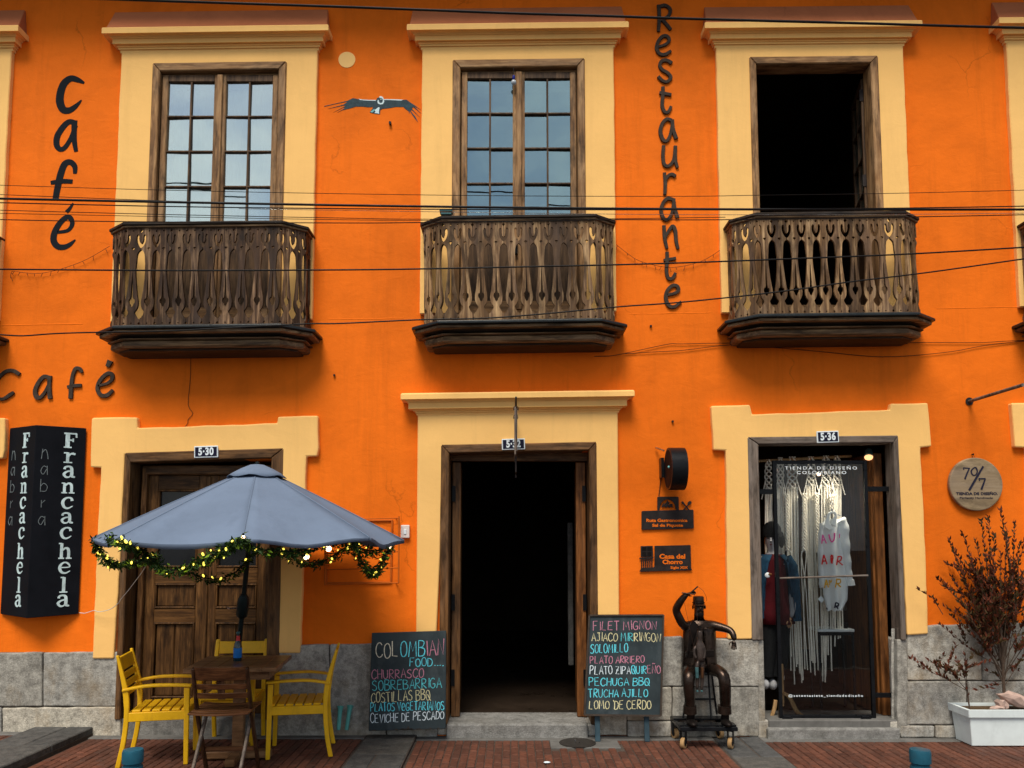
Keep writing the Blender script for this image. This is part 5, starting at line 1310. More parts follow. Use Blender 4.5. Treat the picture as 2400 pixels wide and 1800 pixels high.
def folding_chair():
    """facing +y; origin on the floor"""
    t = thing('folding_chair', 'dark brown wooden folding chair seen from behind in front of the café table', 'chair', (0,0,0))
    X = .195
    for s in (-1, 1):
        m = MB(); m.beam((s*X, .22, 0), (s*X, -.035, .48), .042, .022, (0,1,0)); m.beam((s*X, -.035, .48), (s*X*.98, -.17, .83), .042, .022, (0,1,0), .034, .022); m.build('back_leg', 'chair_brown_v', t, bevel=.005)
        m = MB(); m.beam((s*(X-.028), -.27, 0), (s*(X-.028), .13, .485), .036, .020, (0,1,0)); m.build('front_leg', 'grey_v', t, bevel=.005)
    def curved(z0, z1, y0, y1, dip, th, name, mat):
        m = MB(); n = 10; vs = []
        for i in range(n+1):
            u = -1+2*i/n; d = dip*(1-u*u); x = u*(X-.012)
            vs += [(x, y0+d-th/2, z0), (x, y1+d-th/2, z1), (x, y1+d+th/2, z1), (x, y0+d+th/2, z0)]
        m.add(vs, [(4*i+k, 4*i+4+k, 4*i+4+(k+1) % 4, 4*i+(k+1) % 4) for i in range(n) for k in range(4)] + [(0,1,2,3), (4*n+3,4*n+2,4*n+1,4*n)])
        m.build(name, mat, t, bevel=.003)
    curved(.735, .835, -.135, -.17, -.028, .016, 'back_slat', 'chair_brown'); curved(.665, .708, -.11, -.125, -.022, .014, 'back_slat', 'chair_brown'); curved(.595, .638, -.085, -.10, -.02, .014, 'back_slat', 'chair_brown')
    m = MB(); m.beam((0, -.105, .59), (0, -.15, .74), .05, .010, (1,0,0)); m.build('back_stile', 'chair_brown_v', t)
    for i in range(6):
        y0 = -.185+i*.064; m = MB(); n = 8; vs = []
        for k in range(n+1):
            u = -1+2*k/n; z = .498+.012*u*u+.02*(y0+.18); x = u*(X+.02)
            vs += [(x, y0, z-.014), (x, y0, z), (x, y0+.055, z+.001), (x, y0+.055, z-.013)]
        m.add(vs, [(4*k+j, 4*k+4+j, 4*k+4+(j+1) % 4, 4*k+(j+1) % 4) for k in range(n) for j in range(4)] + [(0,1,2,3), (4*n+3,4*n+2,4*n+1,4*n)])
        m.build('seat_slat', 'chair_brown', t, bevel=.003)
    m = MB(); m.box(-X+.036, X-.036, -.215, -.195, .075, .105); m.build('stretcher', 'grey_h', t, bevel=.004)
    m = MB(); m.box(-X+.012, X-.012, .12, .14, .155, .19); m.build('stretcher', 'chair_brown', t, bevel=.004)
    return t
f1 = folding_chair(); f1.location = (-1.995, -1.185, GZ2); f1.rotation_euler.z = R(4); f1.scale = (.94, .95, .93)

# ================================================================== UMBRELLA
cx, cy, RR, TH = -1.875, -1.023, 1.083, R(14.5); ZR_ = 1.685
apex = at(603, 1092, cy).z; ax = at(603, 1092, cy).x
um = thing('patio_umbrella', 'open blue grey patio umbrella on a dark pole over the café table', 'umbrella', (-2.11, -.75, GZ2)); uo = WLOC[um.name]
tipz = [0, .012, -.006, .0, .004, .0, .006, -.004]
def rim(k): a = TH+k*pi/4; return Vector((cx+RR*sin(a), cy-RR*cos(a), ZR_+tipz[k % 8]))
zc = apex-.006
for k in range(8):
    m = MB(); A, B = rim(k), rim(k+1); n, q = 9, 8; vs = []
    for i in range(n+1):
        u = .10+.90*i/n
        for j in range(q+1):
            v = j/q
            base = A.lerp(B, v); top = Vector((cx+(ax-cx)*.8, cy, zc))
            p = top.lerp(base, u); bow = 4*v*(1-v)
            p.z -= bow*(.030*u*u) - .006*sin(pi*u)
            inward = (Vector((cx, cy, 0))-Vector((p.x, p.y, 0))); inward = inward.normalized() if inward.length else inward
            p += inward*bow*.035*u*u
            p.z += (.010*sin(3*v*pi)*u**5 if k in (0, 1) else 0)
            vs.append(p)
    # hem turned down
    for j in range(q+1):
        p = vs[n*(q+1)+j].copy(); p.z -= .020+.010*sin(pi*j/q)*(1 if k % 2 else .4); vs.append(p)
    n += 1
    m.add(vs, [(i*(q+1)+j, i*(q+1)+j+1, (i+1)*(q+1)+j+1, (i+1)*(q+1)+j) for i in range(n) for j in range(q)])
    o_ = m.build('canopy_panel', 'canvas', um, uo, smooth=True); sm = o_.modifiers.new('cloth', 'SOLIDIFY'); sm.thickness = .003; pn_ = o_
    m = MB(); e = [vs[i*(q+1)] + Vector((0,0,.0035)) for i in range(n)]; m.tube(e, .0042, 5); m.build('seam', 'canvas', pn_, uo, smooth=True)
    m = MB(); m.tube([Vector((cx+(ax-cx)*.8, cy, zc-.09)), A+Vector((0,0,-.012))], .008, 6); m.build('rib', 'pole', um, uo)
    hub = Vector((cx-.03, cy+.06, ZR_+.12)); m = MB(); m.tube([hub, Vector((cx, cy, zc)).lerp(A, .52)+Vector((0,0,-.03))], .006, 6); m.build('strut', 'pole', um, uo)
m = MB(); n = 32; vs = []
for i, (r, z) in enumerate([(.0, apex+.014), (.05, apex+.007), (.11, apex-.020), (.165, apex-.052), (.205, apex-.083)]):
    for k in range(n):
        a = TH+2*pi*k/n; w = 1+.03*cos(8*(a-TH))*(i/4); vs.append((ax+r*w*sin(a), cy-r*w*cos(a), z+(.008*sin(6*a+1)*(i == 4))))
m.add(vs, [(i*n+k, (i+1)*n+k, (i+1)*n+(k+1) % n, i*n+(k+1) % n) for i in range(4) for k in range(n)])
o_ = m.build('vent_cap', 'canvas', um, uo, smooth=True); sm = o_.modifiers.new('cloth', 'SOLIDIFY'); sm.thickness = .003
m = MB(); m.lathe([(.016,0),(.018,.012),(.010,.022),(.0,.024)], 10, (ax, cy, apex+.010), cap=False); m.build('finial', 'pole', um, uo, smooth=True)
base = Vector((-2.246, -.40, GZ2)); top = Vector((ax-.005, cy, apex))
kn = base.lerp(top, (.73)/(top.z-base.z)); m = MB(); m.tube([(kn.x, kn.y, GZ2+.03), (kn.x, kn.y, kn.z+.004)], .021, 12); m.lathe([(.10, GZ2), (.10, GZ2+.02), (.03, GZ2+.035)], 16, (kn.x, kn.y, 0)); m.build('lower_pole', 'pole', um, uo, smooth=True)
m = MB(); m.tube([kn, top], .019, 12); m.build('pole', 'pole', um, uo, smooth=True)
pp = lambda z: base.lerp(top, (z-base.z)/(top.z-base.z))
m = MB(); m.tube([pp(1.09), pp(1.11), pp(1.20), pp(1.24), pp(1.27)], [.024, .043, .046, .040, .024], 14); m.build('crank_housing', 'pole', um, uo, smooth=True)
q = pp(1.165); m = MB(); m.tube([q+Vector((-.03,-.02,0)), q+Vector((-.085,-.04,0)), q+Vector((-.10,-.04,.005))], .008, 8); m.build('crank_handle', 'chrome', um, uo)
m = MB(); m.tube([pp(ZR_+.06), pp(ZR_+.18)], .034, 12); m.build('runner', 'pole', um, uo)
# garland of leaves and little lights under the canopy
gp = lambda pts, Y: [at(x, y, Y[i] if isinstance(Y, list) else Y) for i, (x, y) in enumerate(pts)]
tips = [rim(k)+Vector((0,0,-.03)) for k in range(8)]
def px_of(p):
    d = Vector(p)-CAM; z = d.dot(_fw); return 1200+FPX*d.x/z, YP-FPX*d.dot(_up)/z
YT = {k: tips[k].y for k in range(8)}
fest = [
 gp([(222,1262),(230,1285),(244,1303),(258,1318),(277,1322),(300,1318),(330,1316),(372,1300)], [YT[6],YT[6]+.02,-.85,-.7,-.6,-.5,-.4,YT[5]+.1]),
 gp([(228,1268),(248,1262),(273,1265),(300,1277),(325,1286),(353,1311),(393,1335),(434,1330),(470,1314),(500,1300),(529,1284),(550,1272),(569,1262)], [YT[6],-1.2,YT[7],YT[7]-.05,-1.78,-1.85,-1.9,-1.95,-2.0,-2.02,-2.05,-2.06,YT[0]]),
 gp([(440,1340),(470,1352),(502,1357),(530,1352),(556,1338),(575,1318),(590,1300)], [-1.0,-.98,-.95,-.9,-.9,-.9,-.95]),
 gp([(570,1264),(589,1278),(610,1287),(636,1291),(660,1291),(690,1292),(712,1288),(740,1280),(780,1272),(836,1268)], [YT[0],-2.0,-1.97,-1.9,-1.85,-1.8,-1.75,-1.65,-1.6,YT[1]]),
 gp([(676,1300),(700,1314),(730,1319),(755,1316),(778,1304),(806,1285),(822,1276),(836,1274)], [-1.1,-1.12,-1.15,-1.2,-1.25,-1.3,-1.4,YT[1]]),
 gp([(836,1276),(840,1296),(850,1318),(861,1333),(872,1343),(884,1336),(893,1324),(902,1304),(910,1289),(920,1275)], [YT[1],-1.42,-1.35,-1.3,-1.25,-1.2,-1.15,-1.1,-1.0,YT[2]]),
 gp([(846,1285),(866,1291),(884,1290),(905,1282)], [-1.4,-1.3,-1.2,-1.05]),
]
dens = [1.0, 1.0, .7, 1.0, .8, 1.0, .7]
gl = thing('leaf_garland', 'green leaf garland with tiny yellow lights draped under the umbrella rim', 'garland', (cx, cy, ZR_)); go = WLOC[gl.name]
m = MB(); ml = MB(); mw = MB(); bulbs = []; big = []
def leafq(mb_, c, L, w):
    d = Vector((random.gauss(0,1), random.gauss(0,1), random.gauss(-.4,.8))).normalized(); u = d.orthogonal().normalized()
    u = (Matrix.Rotation(random.uniform(0, 2*pi), 3, d) @ u); nn = d.cross(u)*w*.25
    mb_.add([c, c+d*L*.45+u*w/2+nn, c+d*L, c+d*L*.45-u*w/2+nn], [(0,1,2,3)])
for F, dn in zip(fest, dens):
    P = smoothline(F, 8); mw.tube(P, .005, 5)
    Ln = sum((P[i+1]-P[i]).length for i in range(len(P)-1)); N = int(Ln*560*dn)
    for _ in range(N):
        f = random.random()*(len(P)-1.001); i = int(f); c = P[i].lerp(P[i+1], f-i)+Vector((random.gauss(0,.0125), random.gauss(0,.0125), random.gauss(-.008,.013)))
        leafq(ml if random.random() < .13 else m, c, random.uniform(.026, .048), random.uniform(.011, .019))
    for _ in range(int(Ln*11*dn)):
        f = random.random()*(len(P)-1.001); i = int(f); bulbs.append(P[i].lerp(P[i+1], f-i)+Vector((random.gauss(0,.018), -.012+random.gauss(0,.014), random.gauss(-.006,.018))))
o_ = m.build('leaves', 'leaf', gl, go); o_['kind'] = 'stuff'; o_ = ml.build('leaves', 'leaf_lit', gl, go); o_['kind'] = 'stuff'
mw.build('wire', 'cable', gl, go)
bm_ = MB(); bm_.ball((0,0,0), .0054, 6, 4, (1.1,.8,1.8)); bme = bm_.mesh('tiny_light', 'bulb')
for p in bulbs: inst(bme, 'tiny_light', gl, p, (random.uniform(-1,1), random.uniform(-1,1), 0), (random.uniform(.8,1.5),)*3)
bw = MB(); bw.ball((0,0,0), .020, 12, 8); bwm = bw.mesh('light_bulb', 'bulb_warm', smooth=True); sk = MB(); sk.lathe([(.010,.014),(.012,.03),(.009,.045)], 8); skm = sk.mesh('socket', 'cable')
for x, y, Y, s, lb in ((770,1286,-1.45,1,'round warm glowing bulb hanging under the right side of the umbrella, upper of two'), (718,1305,-1.15,1.05,'round warm glowing bulb under the umbrella, lower of two'), (913,1281,-.98,.8,'warm glowing bulb at the right tip of the umbrella'), (570,1259,-2.07,.55,'small warm glowing bulb at the front tip of the umbrella')):
    p = at(x, y, Y); t = thing('glowing_bulb', lb, 'light bulb', p, 'round bulbs hung under the umbrella')
    inst(bwm, 'light_bulb', t, p, None, (s,s,s)); inst(skm, 'socket', t, p, None, (s,s,s))
# three turquoise stakes by the wall
for i, (xt, xb, yt, yb, lb) in enumerate([(771,760,1665,1711,'turquoise painted stake behind the leg of the right yellow chair, leftmost of three'), (798,793,1655,1711,'turquoise painted stake against the stone base, middle of three'), (821,812,1653,1711,'turquoise painted stake nearest the Colombian Food chalkboard')]):
    p, q = at(xb, yb, -.12), at(xt, yt, -.06); m = MB(); m.tube([p, p.lerp(q,.6), p.lerp(q,.85), q], [.016, .017, .020, .029], 8)
    tag(m.build('stake', 'turquoise', None, p), lb, 'stake', 'turquoise stakes at the foot of the wall')
# bits on the ground
m = MB(); p = atz(1282, 1786, ZM); m.ball(p+Vector((0,0,-.002)), .020, 10, 6, (1.3,.8,.35)); tag(m.build('paper_scrap', 'chalk_l', None, p, smooth=True), 'small pale blue scrap lying on the bricks in front of the middle doorway', 'litter')

# ================================================================== BOLLARDS
def bollard(px, label):
    y = -3.3; p = at(px, 1755, y); r = .042; z = p.z
    t = thing('bollard', label, 'bollard', (p.x, y, -.05), 'blue metal bollards along the kerb')
    o = WLOC[t.name]
    m = MB(); m.lathe([(r,-.05),(r,z-.075),(r*.98,z-.071)], 24, (p.x, y, 0)); m.build('post', 'bollard', t, o, smooth=True)
    m = MB(); m.lathe([(r*.86,z-.073),(r*.86,z-.058),(r*1.02,z-.056),(r*1.03,z-.012),(r*.95,z-.002),(r*.7,z)], 24, (p.x, y, 0)); m.build('cap', 'bollard', t, o, smooth=True)
bollard(312, 'blue bollard top poking up at the bottom left in front of the yellow chair'); bollard(2156, 'blue bollard top poking up at the bottom right before the brick pavement')

# ================================================================== PLANTER AND SHRUB
zp = at(2273.6,1748.7,-.29).z
x0 = at(2273.6,1748,-.30).x; t = thing('planter', 'white rectangular planter box on the pavement at the right edge', 'planter', (4.3, -.17, ZR))
po = WLOC[t.name]; X0, X1, Y0, Y1 = x0-.015, x0+1.02, -.33, -.03; H = at(2267,1664.6,-.33).z
m = MB(); q = .035
def tub(m, z0, z1, i0, i1):
    m.add([(X0+i0,Y0+i0,z0),(X1-i0,Y0+i0,z0),(X1-i0,Y1-i0,z0),(X0+i0,Y1-i0,z0),(X0+i1,Y0+i1,z1),(X1-i1,Y0+i1,z1),(X1-i1,Y1-i1,z1),(X0+i1,Y1-i1,z1)], [(0,1,5,4),(1,2,6,5),(2,3,7,6),(3,0,4,7)])
tub(m, ZR+.006, H-.058, .035, .018); m.f.append((3,2,1,0)); tub(m, H-.0585, H-.058, .018, .0); tub(m, H-.058, H, .0, -.004); tub(m, H, H, -.004, .024); tub(m, H, H-.05, .024, .026)
m.build('box', 'planter_white', t, po, bevel=.004)
m = MB(); m.box(X0+.027, X1-.027, Y0+.027, Y1-.027, H-.06, H-.022); m.build('soil', 'soil', t, po)
# driftwood lumps on the soil
def lump(name, label, c, sx, sy, sz, seed, tilt=0):
    rnd = random.Random(seed); bm = bmesh.new(); bmesh.ops.create_icosphere(bm, subdivisions=2, radius=1)
    for v in bm.verts:
        k = 1+rnd.uniform(-.28, .22); v.co = Vector((v.co.x*sx*k, v.co.y*sy*k, v.co.z*sz*k))
    bmesh.ops.rotate(bm, verts=bm.verts, cent=(0,0,0), matrix=Matrix.Rotation(tilt, 3, 'Y'))
    me = bpy.data.meshes.new(name); bm.to_mesh(me); bm.free(); me.materials.append(MAT['driftwood']); return tag(inst(me, name, None, c), label, 'rock', 'pale rocks on the planter soil')
lump('rock', 'large pinkish rough rock lying on the planter soil under the shrub', at(2388,1642,-.2), .16, .09, .055, 3, .28)
lump('rock', 'small pinkish rock at the left of the larger one in the white planter', at(2347,1652,-.22), .05, .05, .045, 5)
lump('rock', 'flat low pinkish rock on the front of the planter soil', at(2338,1660,-.27), .06, .03, .02, 8)
# shrub
sb = thing('shrub', 'tall wispy shrub with small dark red leaves growing in the white planter', 'shrub', at(2355,1655,-.17)); so = WLOC[sb.name]
rs = random.Random(11)
mt = MB(); mlv = MB(); mlv2 = MB()
B0 = at(2355,1660,-.17); T1 = at(2353,1610,-.17); T2 = at(2350,1560,-.17); T3 = at(2347,1470,-.16)
mt.tube(smoothline([B0, T1, T2, T3], 5), interp([.013,.012,.009,.006], 16), 7)
def shleaf(c, d, L, w):
    u = d.orthogonal().normalized(); u = Matrix.Rotation(rs.uniform(0, 2*pi), 3, d) @ u; nn = d.cross(u)*w*.3
    (mlv if rs.random() < .6 else mlv2).add([c, c+d*L*.4+u*w/2+nn, c+d*L, c+d*L*.4-u*w/2+nn], [(0,1,2,3)])
def twig(p0, p1, r, sag, leafy0=.35, dens=1.0, sub=True):
    mid = p0.lerp(p1, .5)+Vector((rs.gauss(0,.03), rs.gauss(0,.03), sag)); P = smoothline([p0, p0.lerp(mid, .6)+Vector((0,0,sag*.1)), mid, p1], 5)
    mt.tube(P, interp([r, r*.7, r*.35], len(P)), 5)
    L = (p1-p0).length; N = int(L*(1-leafy0)/.0205*dens)
    for k in range(N):
        f = (leafy0+(1-leafy0)*k/N)*(len(P)-1.01); i = int(f); c = P[i].lerp(P[i+1], f-i); d = (P[i+1]-P[i]).normalized()
        for s in range(rs.choice([2, 2, 3])):
            dd = (d*.8+Vector((rs.gauss(0,.55), rs.gauss(0,.55), .55+rs.gauss(0,.25)))).normalized(); shleaf(c, dd, rs.uniform(.032, .056), rs.uniform(.014, .022))
    if sub:
        for k in range(rs.choice([2, 3, 3])):
            f = rs.uniform(.35, .85)*(len(P)-1.01); i = int(f); c = P[i]
            e = c+Vector((rs.gauss(0,.14), rs.gauss(0,.08), rs.uniform(.08, .26))); twig(c, e, r*.5, .01, .1, 1.1, False)
ends = [(2206,1372,-.1),(2222,1262,-.15),(2240,1330,-.2),(2255,1245,-.12),(2270,1300,-.25),(2285,1262,-.1),(2300,1215,-.2),(2318,1208,-.15),(2330,1250,-.3),(2345,1192,-.18),(2360,1235,-.12),(2378,1222,-.22),(2392,1270,-.15),(2410,1240,-.1),
        (2250,1400,-.28),(2275,1370,-.12),(2300,1330,-.3),(2320,1300,-.08),(2345,1290,-.28),(2370,1310,-.2),(2395,1340,-.3),(2420,1300,-.18),(2440,1360,-.2),(2225,1440,-.2),(2430,1420,-.25),(2460,1280,-.2),(2475,1350,-.15)]
for _ in range(12): ends.append((rs.uniform(2190,2400), rs.uniform(1225,1465), rs.uniform(-.32,-.06)))
for x, y, Y in ends:
    u = rs.uniform(0, 1); p0 = T1.lerp(T2, u*2) if u < .5 else T2.lerp(T3, (u-.5)*2)
    twig(p0, at(x, y, Y), .0042, rs.uniform(-.06, .05), .42, 1.0)
for x, y, Y in ((2228,1530,-.3),(2190,1560,-.32),(2152,1562,-.28),(2262,1530,-.2),(2300,1570,-.1),(2285,1620,-.3),(2330,1500,-.1),(2400,1580,-.25),(2430,1500,-.2),(2146,1378,-.16)):
    p0 = at(2268,1620,-.2) if x < 2270 and y > 1500 else T1.lerp(T2, rs.random())
    if (x, y) == (2146,1378): p0 = at(2210,1440,-.16)
    twig(p0, at(x, y, Y), .0034, .02, .35 if y > 1500 else .3, .75, y > 1500 and x < 2240)
p0 = at(2272,1660,-.22); twig(p0, at(2262,1600,-.24), .0045, .0, .6, .6, False); mt.tube([at(2273,1662,-.22), at(2268,1620,-.2)], .0045, 5)
mt.build('branches', 'twig', sb, so)
o_ = mlv.build('foliage', 'shrub_leaf', sb, so); o_['kind'] = 'stuff'; o_ = mlv2.build('foliage', 'shrub_leaf_olive', sb, so); o_['kind'] = 'stuff'
# ================================================================== STATUE ON ITS DOLLY
def skin(name, joints, edges, radii, mat, parent, root=0, sub=1):
    """one continuous surface grown round a skeleton"""
    me = bpy.data.meshes.new(name); og = WLOC[parent.name]
    me.from_pydata([Vector(j)-og for j in joints], edges, [])
    o = bpy.data.objects.new(name, me); COL.objects.link(o)
    md = o.modifiers.new('skin', 'SKIN'); md.use_smooth_shade = True; md.branch_smoothing = .3
    for i, v in enumerate(me.skin_vertices[0].data):
        r = radii[i]; v.radius = r if isinstance(r, tuple) else (r, r); v.use_root = (i == root)
    sb_ = o.modifiers.new('sub', 'SUBSURF'); sb_.levels = sub; sb_.render_levels = sub
    bpy.context.view_layer.update()
    nm = bpy.data.meshes.new_from_object(o.evaluated_get(bpy.context.evaluated_depsgraph_get()))
    bpy.data.objects.remove(o); nm.materials.clear(); nm.materials.append(MAT[mat])
    nm.polygons.foreach_set('use_smooth', [True]*len(nm.polygons))
    return inst(nm, name, parent, og)
K5 = crop(1500, 1350, .2712)
J = lambda x, y, Y: at(*K5(x, y), Y)
st = thing('statue', 'dark bronze statue of a seated capped puppeteer with one arm raised beside the shop', 'statue', J(515,800,-.2)); so_ = WLOC[st.name]
jt = [J(515,775,-.17), J(515,640,-.15), J(512,500,-.15), J(512,425,-.16), J(512,380,-.17), J(510,330,-.185), J(510,265,-.18), J(510,215,-.175)]
rd = [(.082,.070), (.088,.066), (.092,.064), (.060,.050), .034, (.036,.042), (.043,.050), (.038,.044)]
ed = [(i, i+1) for i in range(7)]
def chain(start, pts, rs_):
    k = start
    for p, r in zip(pts, rs_): jt.append(p); rd.append(r); ed.append((k, len(jt)-1)); k = len(jt)-1
    return k
chain(3, [J(425,430,-.16), J(378,440,-.17), J(340,370,-.19), J(308,292,-.21), J(345,225,-.24), J(385,175,-.26), J(410,152,-.27)], [.050,.046,.040,.036,.033,.026,.022])
chain(3, [J(600,425,-.16), J(655,432,-.17), J(730,452,-.20), J(788,470,-.23), J(812,515,-.26), J(815,565,-.28)], [.050,.044,.036,.033,.029,.022])
chain(0, [J(440,800,-.20), J(425,830,-.32), J(415,868,-.40), J(420,960,-.39), J(430,1060,-.37), J(436,1150,-.35), J(440,1215,-.35)], [.062,.056,.052,.050,.047,.044,.032])
chain(0, [J(600,795,-.20), J(680,820,-.32), J(730,862,-.40), J(735,960,-.39), J(737,1060,-.37), J(738,1150,-.35), J(738,1215,-.35)], [.062,.056,.052,.050,.047,.044,.032])
rd = [tuple(v*(1.08 if 4 <= i <= 7 else 1.22 if i < 4 else 1.0) for v in (r if isinstance(r, tuple) else (r, r))) for i, r in enumerate(rd)]
skin('body', jt, ed, rd, 'bronze', st)
# cap, face, beard
hc = J(510,265,-.18)
m = MB(); c = J(506,245,-.178); m.lathe([(.044,0),(.047,.004),(.046,.042),(.044,.064),(.032,.069),(.0,.070)], 20, c, cap=False); m.build('cap', 'bronze', st, so_, smooth=True)
m = MB(); n = 12; vs = []
for i in range(n+1):
    a = pi+pi*i/n; vs += [c+Vector((.048*cos(a), .048*sin(a), .008)), c+Vector((.052*cos(a), .070*sin(a), -.004)), c+Vector((.052*cos(a), .070*sin(a), -.008)), c+Vector((.048*cos(a), .048*sin(a), .002))]
m.add(vs, [(4*i+k, 4*i+4+k, 4*i+4+(k+1) % 4, 4*i+(k+1) % 4) for i in range(n) for k in range(4)]); m.build('cap_peak', 'bronze', st, so_, smooth=True)
m = MB(); m.lathe([(.0505,.010),(.0525,.014),(.0505,.020)], 20, c); m.build('cap_band', 'bronze_dark', st, so_, smooth=True)
for s in (-1, 1):
    m = MB(); m.ball(hc+Vector((s*.050, .004, -.004)), .016, 8, 6, (.55, .8, 1.15)); m.build('ear', 'bronze', st, so_, smooth=True)
    m = MB(); m.ball(hc+Vector((s*.018, -.046, .002)), .0068, 8, 6); m.build('eye', 'bronze_dark', st, so_, smooth=True)
    m = MB(); m.tube([hc+Vector((s*.006,-.050,.013)), hc+Vector((s*.019,-.052,.017)), hc+Vector((s*.032,-.044,.012))], [.004,.005,.003], 6); m.build('eyebrow', 'bronze_dark', st, so_, smooth=True)
    m = MB(); m.tube([hc+Vector((s*.002,-.056,-.029)), hc+Vector((s*.016,-.054,-.032)), hc+Vector((s*.030,-.044,-.042))], [.007,.0065,.003], 6); m.build('moustache', 'bronze_dark', st, so_, smooth=True)
m = MB(); m.tube([hc+Vector((0,-.047,.008)), hc+Vector((0,-.058,-.010)), hc+Vector((0,-.056,-.021))], [.006,.010,.008], 8); m.build('nose', 'bronze', st, so_, smooth=True)
m = MB(); m.tube([hc+Vector((-.012,-.050,-.040)), hc+Vector((0,-.053,-.041)), hc+Vector((.012,-.050,-.040))], [.003,.0045,.003], 6); m.build('mouth', 'bronze_warm', st, so_, smooth=True)
m = MB(); m.ball(hc+Vector((0,-.028,-.060)), .038, 12, 8, (.9,.7,1.0)); m.build('beard', 'bronze_dark', st, so_, smooth=True)
# hands
def hand(wrist, d, side, name, r=.0075):
    d = d.normalized(); side = side.normalized(); nrm = d.cross(side)
    hj = [wrist, wrist+d*.022, wrist+d*.040]; hr = [(.018,.012),(.024,.012),(.022,.010)]; he = [(0,1),(1,2)]
    for i, (o_, L) in enumerate(((-.018,.034),(-.006,.042),(.006,.040),(.018,.030))):
        b = wrist+d*.042+side*o_; k = len(hj); hj += [b, b+d*L*.5+nrm*.004, b+d*L*.8+nrm*.016]; hr += [.006,.0056,.0046]; he += [(2,k),(k,k+1),(k+1,k+2)]
    b = wrist+d*.012+side*-.024; k = len(hj); hj += [b, b+d*.018-side*.014, b+d*.034-side*.014+nrm*.006]; hr += [.0068,.006,.005]; he += [(1,k),(k,k+1),(k+1,k+2)]
    skin(name, hj, he, hr, 'bronze', st, 0, 1)
hand(J(405,155,-.265), Vector((.9,-.3,.25)), Vector((0,-.7,.6)), 'hand')
hand(J(815,560,-.28), Vector((-.15,-.2,-1)), Vector((1,-.1,-.2)), 'hand')
# coat: two lapels, hem, cuffs, shoes
m = MB(); n = 18; vs = []
lev = [(425,.118,.080,.10),(470,.136,.094,.12),(560,.140,.104,.16),(650,.140,.108,.20),(740,.146,.112,.26),(815,.150,.118,.34)]
for y, rx, ry, gap in lev:
    cc = J(513,y,-.155)
    for i in range(n+1):
        a = -pi/2+gap+(2*pi-2*gap)*i/n; vs.append(cc+Vector((rx*cos(a)*1.0, ry*sin(a), 0)))
m.add(vs, [(k*(n+1)+i, (k+1)*(n+1)+i, (k+1)*(n+1)+i+1, k*(n+1)+i+1) for k in range(5) for i in range(n)])
o_ = m.build('coat', 'bronze', st, so_, smooth=True); sm = o_.modifiers.new('cloth', 'SOLIDIFY'); sm.thickness = .005
for s, pts in ((-1, [(500,420),(455,375),(430,440),(405,690),(440,600),(495,470)]), (1, [(522,420),(570,385),(610,440),(560,445),(525,450)])):
    m = MB(); m.prism([(q.x, q.z) for q in (J(x, y, -.27) for x, y in pts)], -.278, -.262); m.build('lapel', 'bronze_dark' if s < 0 else 'bronze', st, so_, bevel=.002)
for x in (440, 738):
    m = MB(); a, b = J(x-8,1185,-.35), J(x-8,1120,-.355); m.tube([a, a.lerp(b,.3), b], [.056,.055,.053], 14); m.build('trouser_cuff', 'bronze', st, so_, smooth=True)
    m = MB(); p = J(x,1262,-.36); m.ball(p+Vector((0,-.035,.0)), .044, 12, 8, (.95,1.9,.62)); m.tube([p+Vector((0,.02,.0)), J(x,1190,-.35)], [.036,.031], 12); m.build('shoe', 'bronze_dark', st, so_, smooth=True)
# riveted plates on the coat and knees, buttons, belt
for x, y in ((497,470),(497,540),(497,610),(497,680)):
    m = MB(); m.ball(J(x, y, -.262), .0075, 8, 6, (1,.5,1)); m.build('button', 'bronze_warm', st, so_, smooth=True)
for pts in ([(560,640),(640,640),(640,700),(560,700)], [(400,650),(455,650),(455,705),(400,705)]):
    m = MB(); m.prism([(q.x, q.z) for q in (J(x, y, -.258) for x, y in pts)], -.262, -.225); m.build('pocket', 'bronze_dark', st, so_, bevel=.003)
# marionette and its control
pu = thing('marionette', 'small dark marionette dangling on strings in front of the statue', 'puppet', J(520,560,-.37)); uo_ = WLOC[pu.name]
pj = [J(522,700,-.365), J(522,640,-.365), J(520,590,-.365), J(518,555,-.365), J(516,500,-.365), J(516,460,-.365)]; pr = [.020,.022,.026,.012,.017,.014]; pe = [(i,i+1) for i in range(5)]
def pc(start, pts, rs_):
    k = start
    for p, r in zip(pts, rs_): pj.append(p); pr.append(r); pe.append((k, len(pj)-1)); k = len(pj)-1
pc(2, [J(488,600,-.365), J(465,640,-.375), J(472,690,-.385), J(488,715,-.385)], [.010,.009,.008,.009]); pc(2, [J(548,600,-.365), J(558,660,-.375), J(550,720,-.385)], [.010,.009,.008])
pc(0, [J(500,740,-.375), J(490,800,-.385), J(495,880,-.385), J(494,980,-.385)], [.012,.012,.011,.008]); pc(0, [J(535,740,-.375), J(540,800,-.385), J(538,880,-.385), J(533,990,-.385)], [.012,.012,.011,.008])
pr = [r*1.55 for r in pr]; skin('body', pj, pe, pr, 'puppet_metal', pu)
m = MB(); m.lathe([(.022,0),(.022,.006),(.014,.008),(.013,.03),(.0,.032)], 12, J(516,462,-.365), cap=False); m.build('hat', 'bronze_dark', pu, uo_, smooth=True)
m = MB(); m.tube([J(490,790,-.40), J(494,880,-.40)], [.015,.013], 10); m.build('trouser_leg', 'copper_green', pu, uo_, smooth=True)
m = MB(); m.tube([J(538,790,-.40), J(538,880,-.40)], [.013,.011], 10); m.build('trouser_leg', 'bronze_warm', pu, uo_, smooth=True)
for x in (495, 533): m = MB(); m.ball(J(x,995,-.40), .013, 8, 6, (.8,1.7,.6)); m.build('shoe', 'copper_green', pu, uo_, smooth=True)
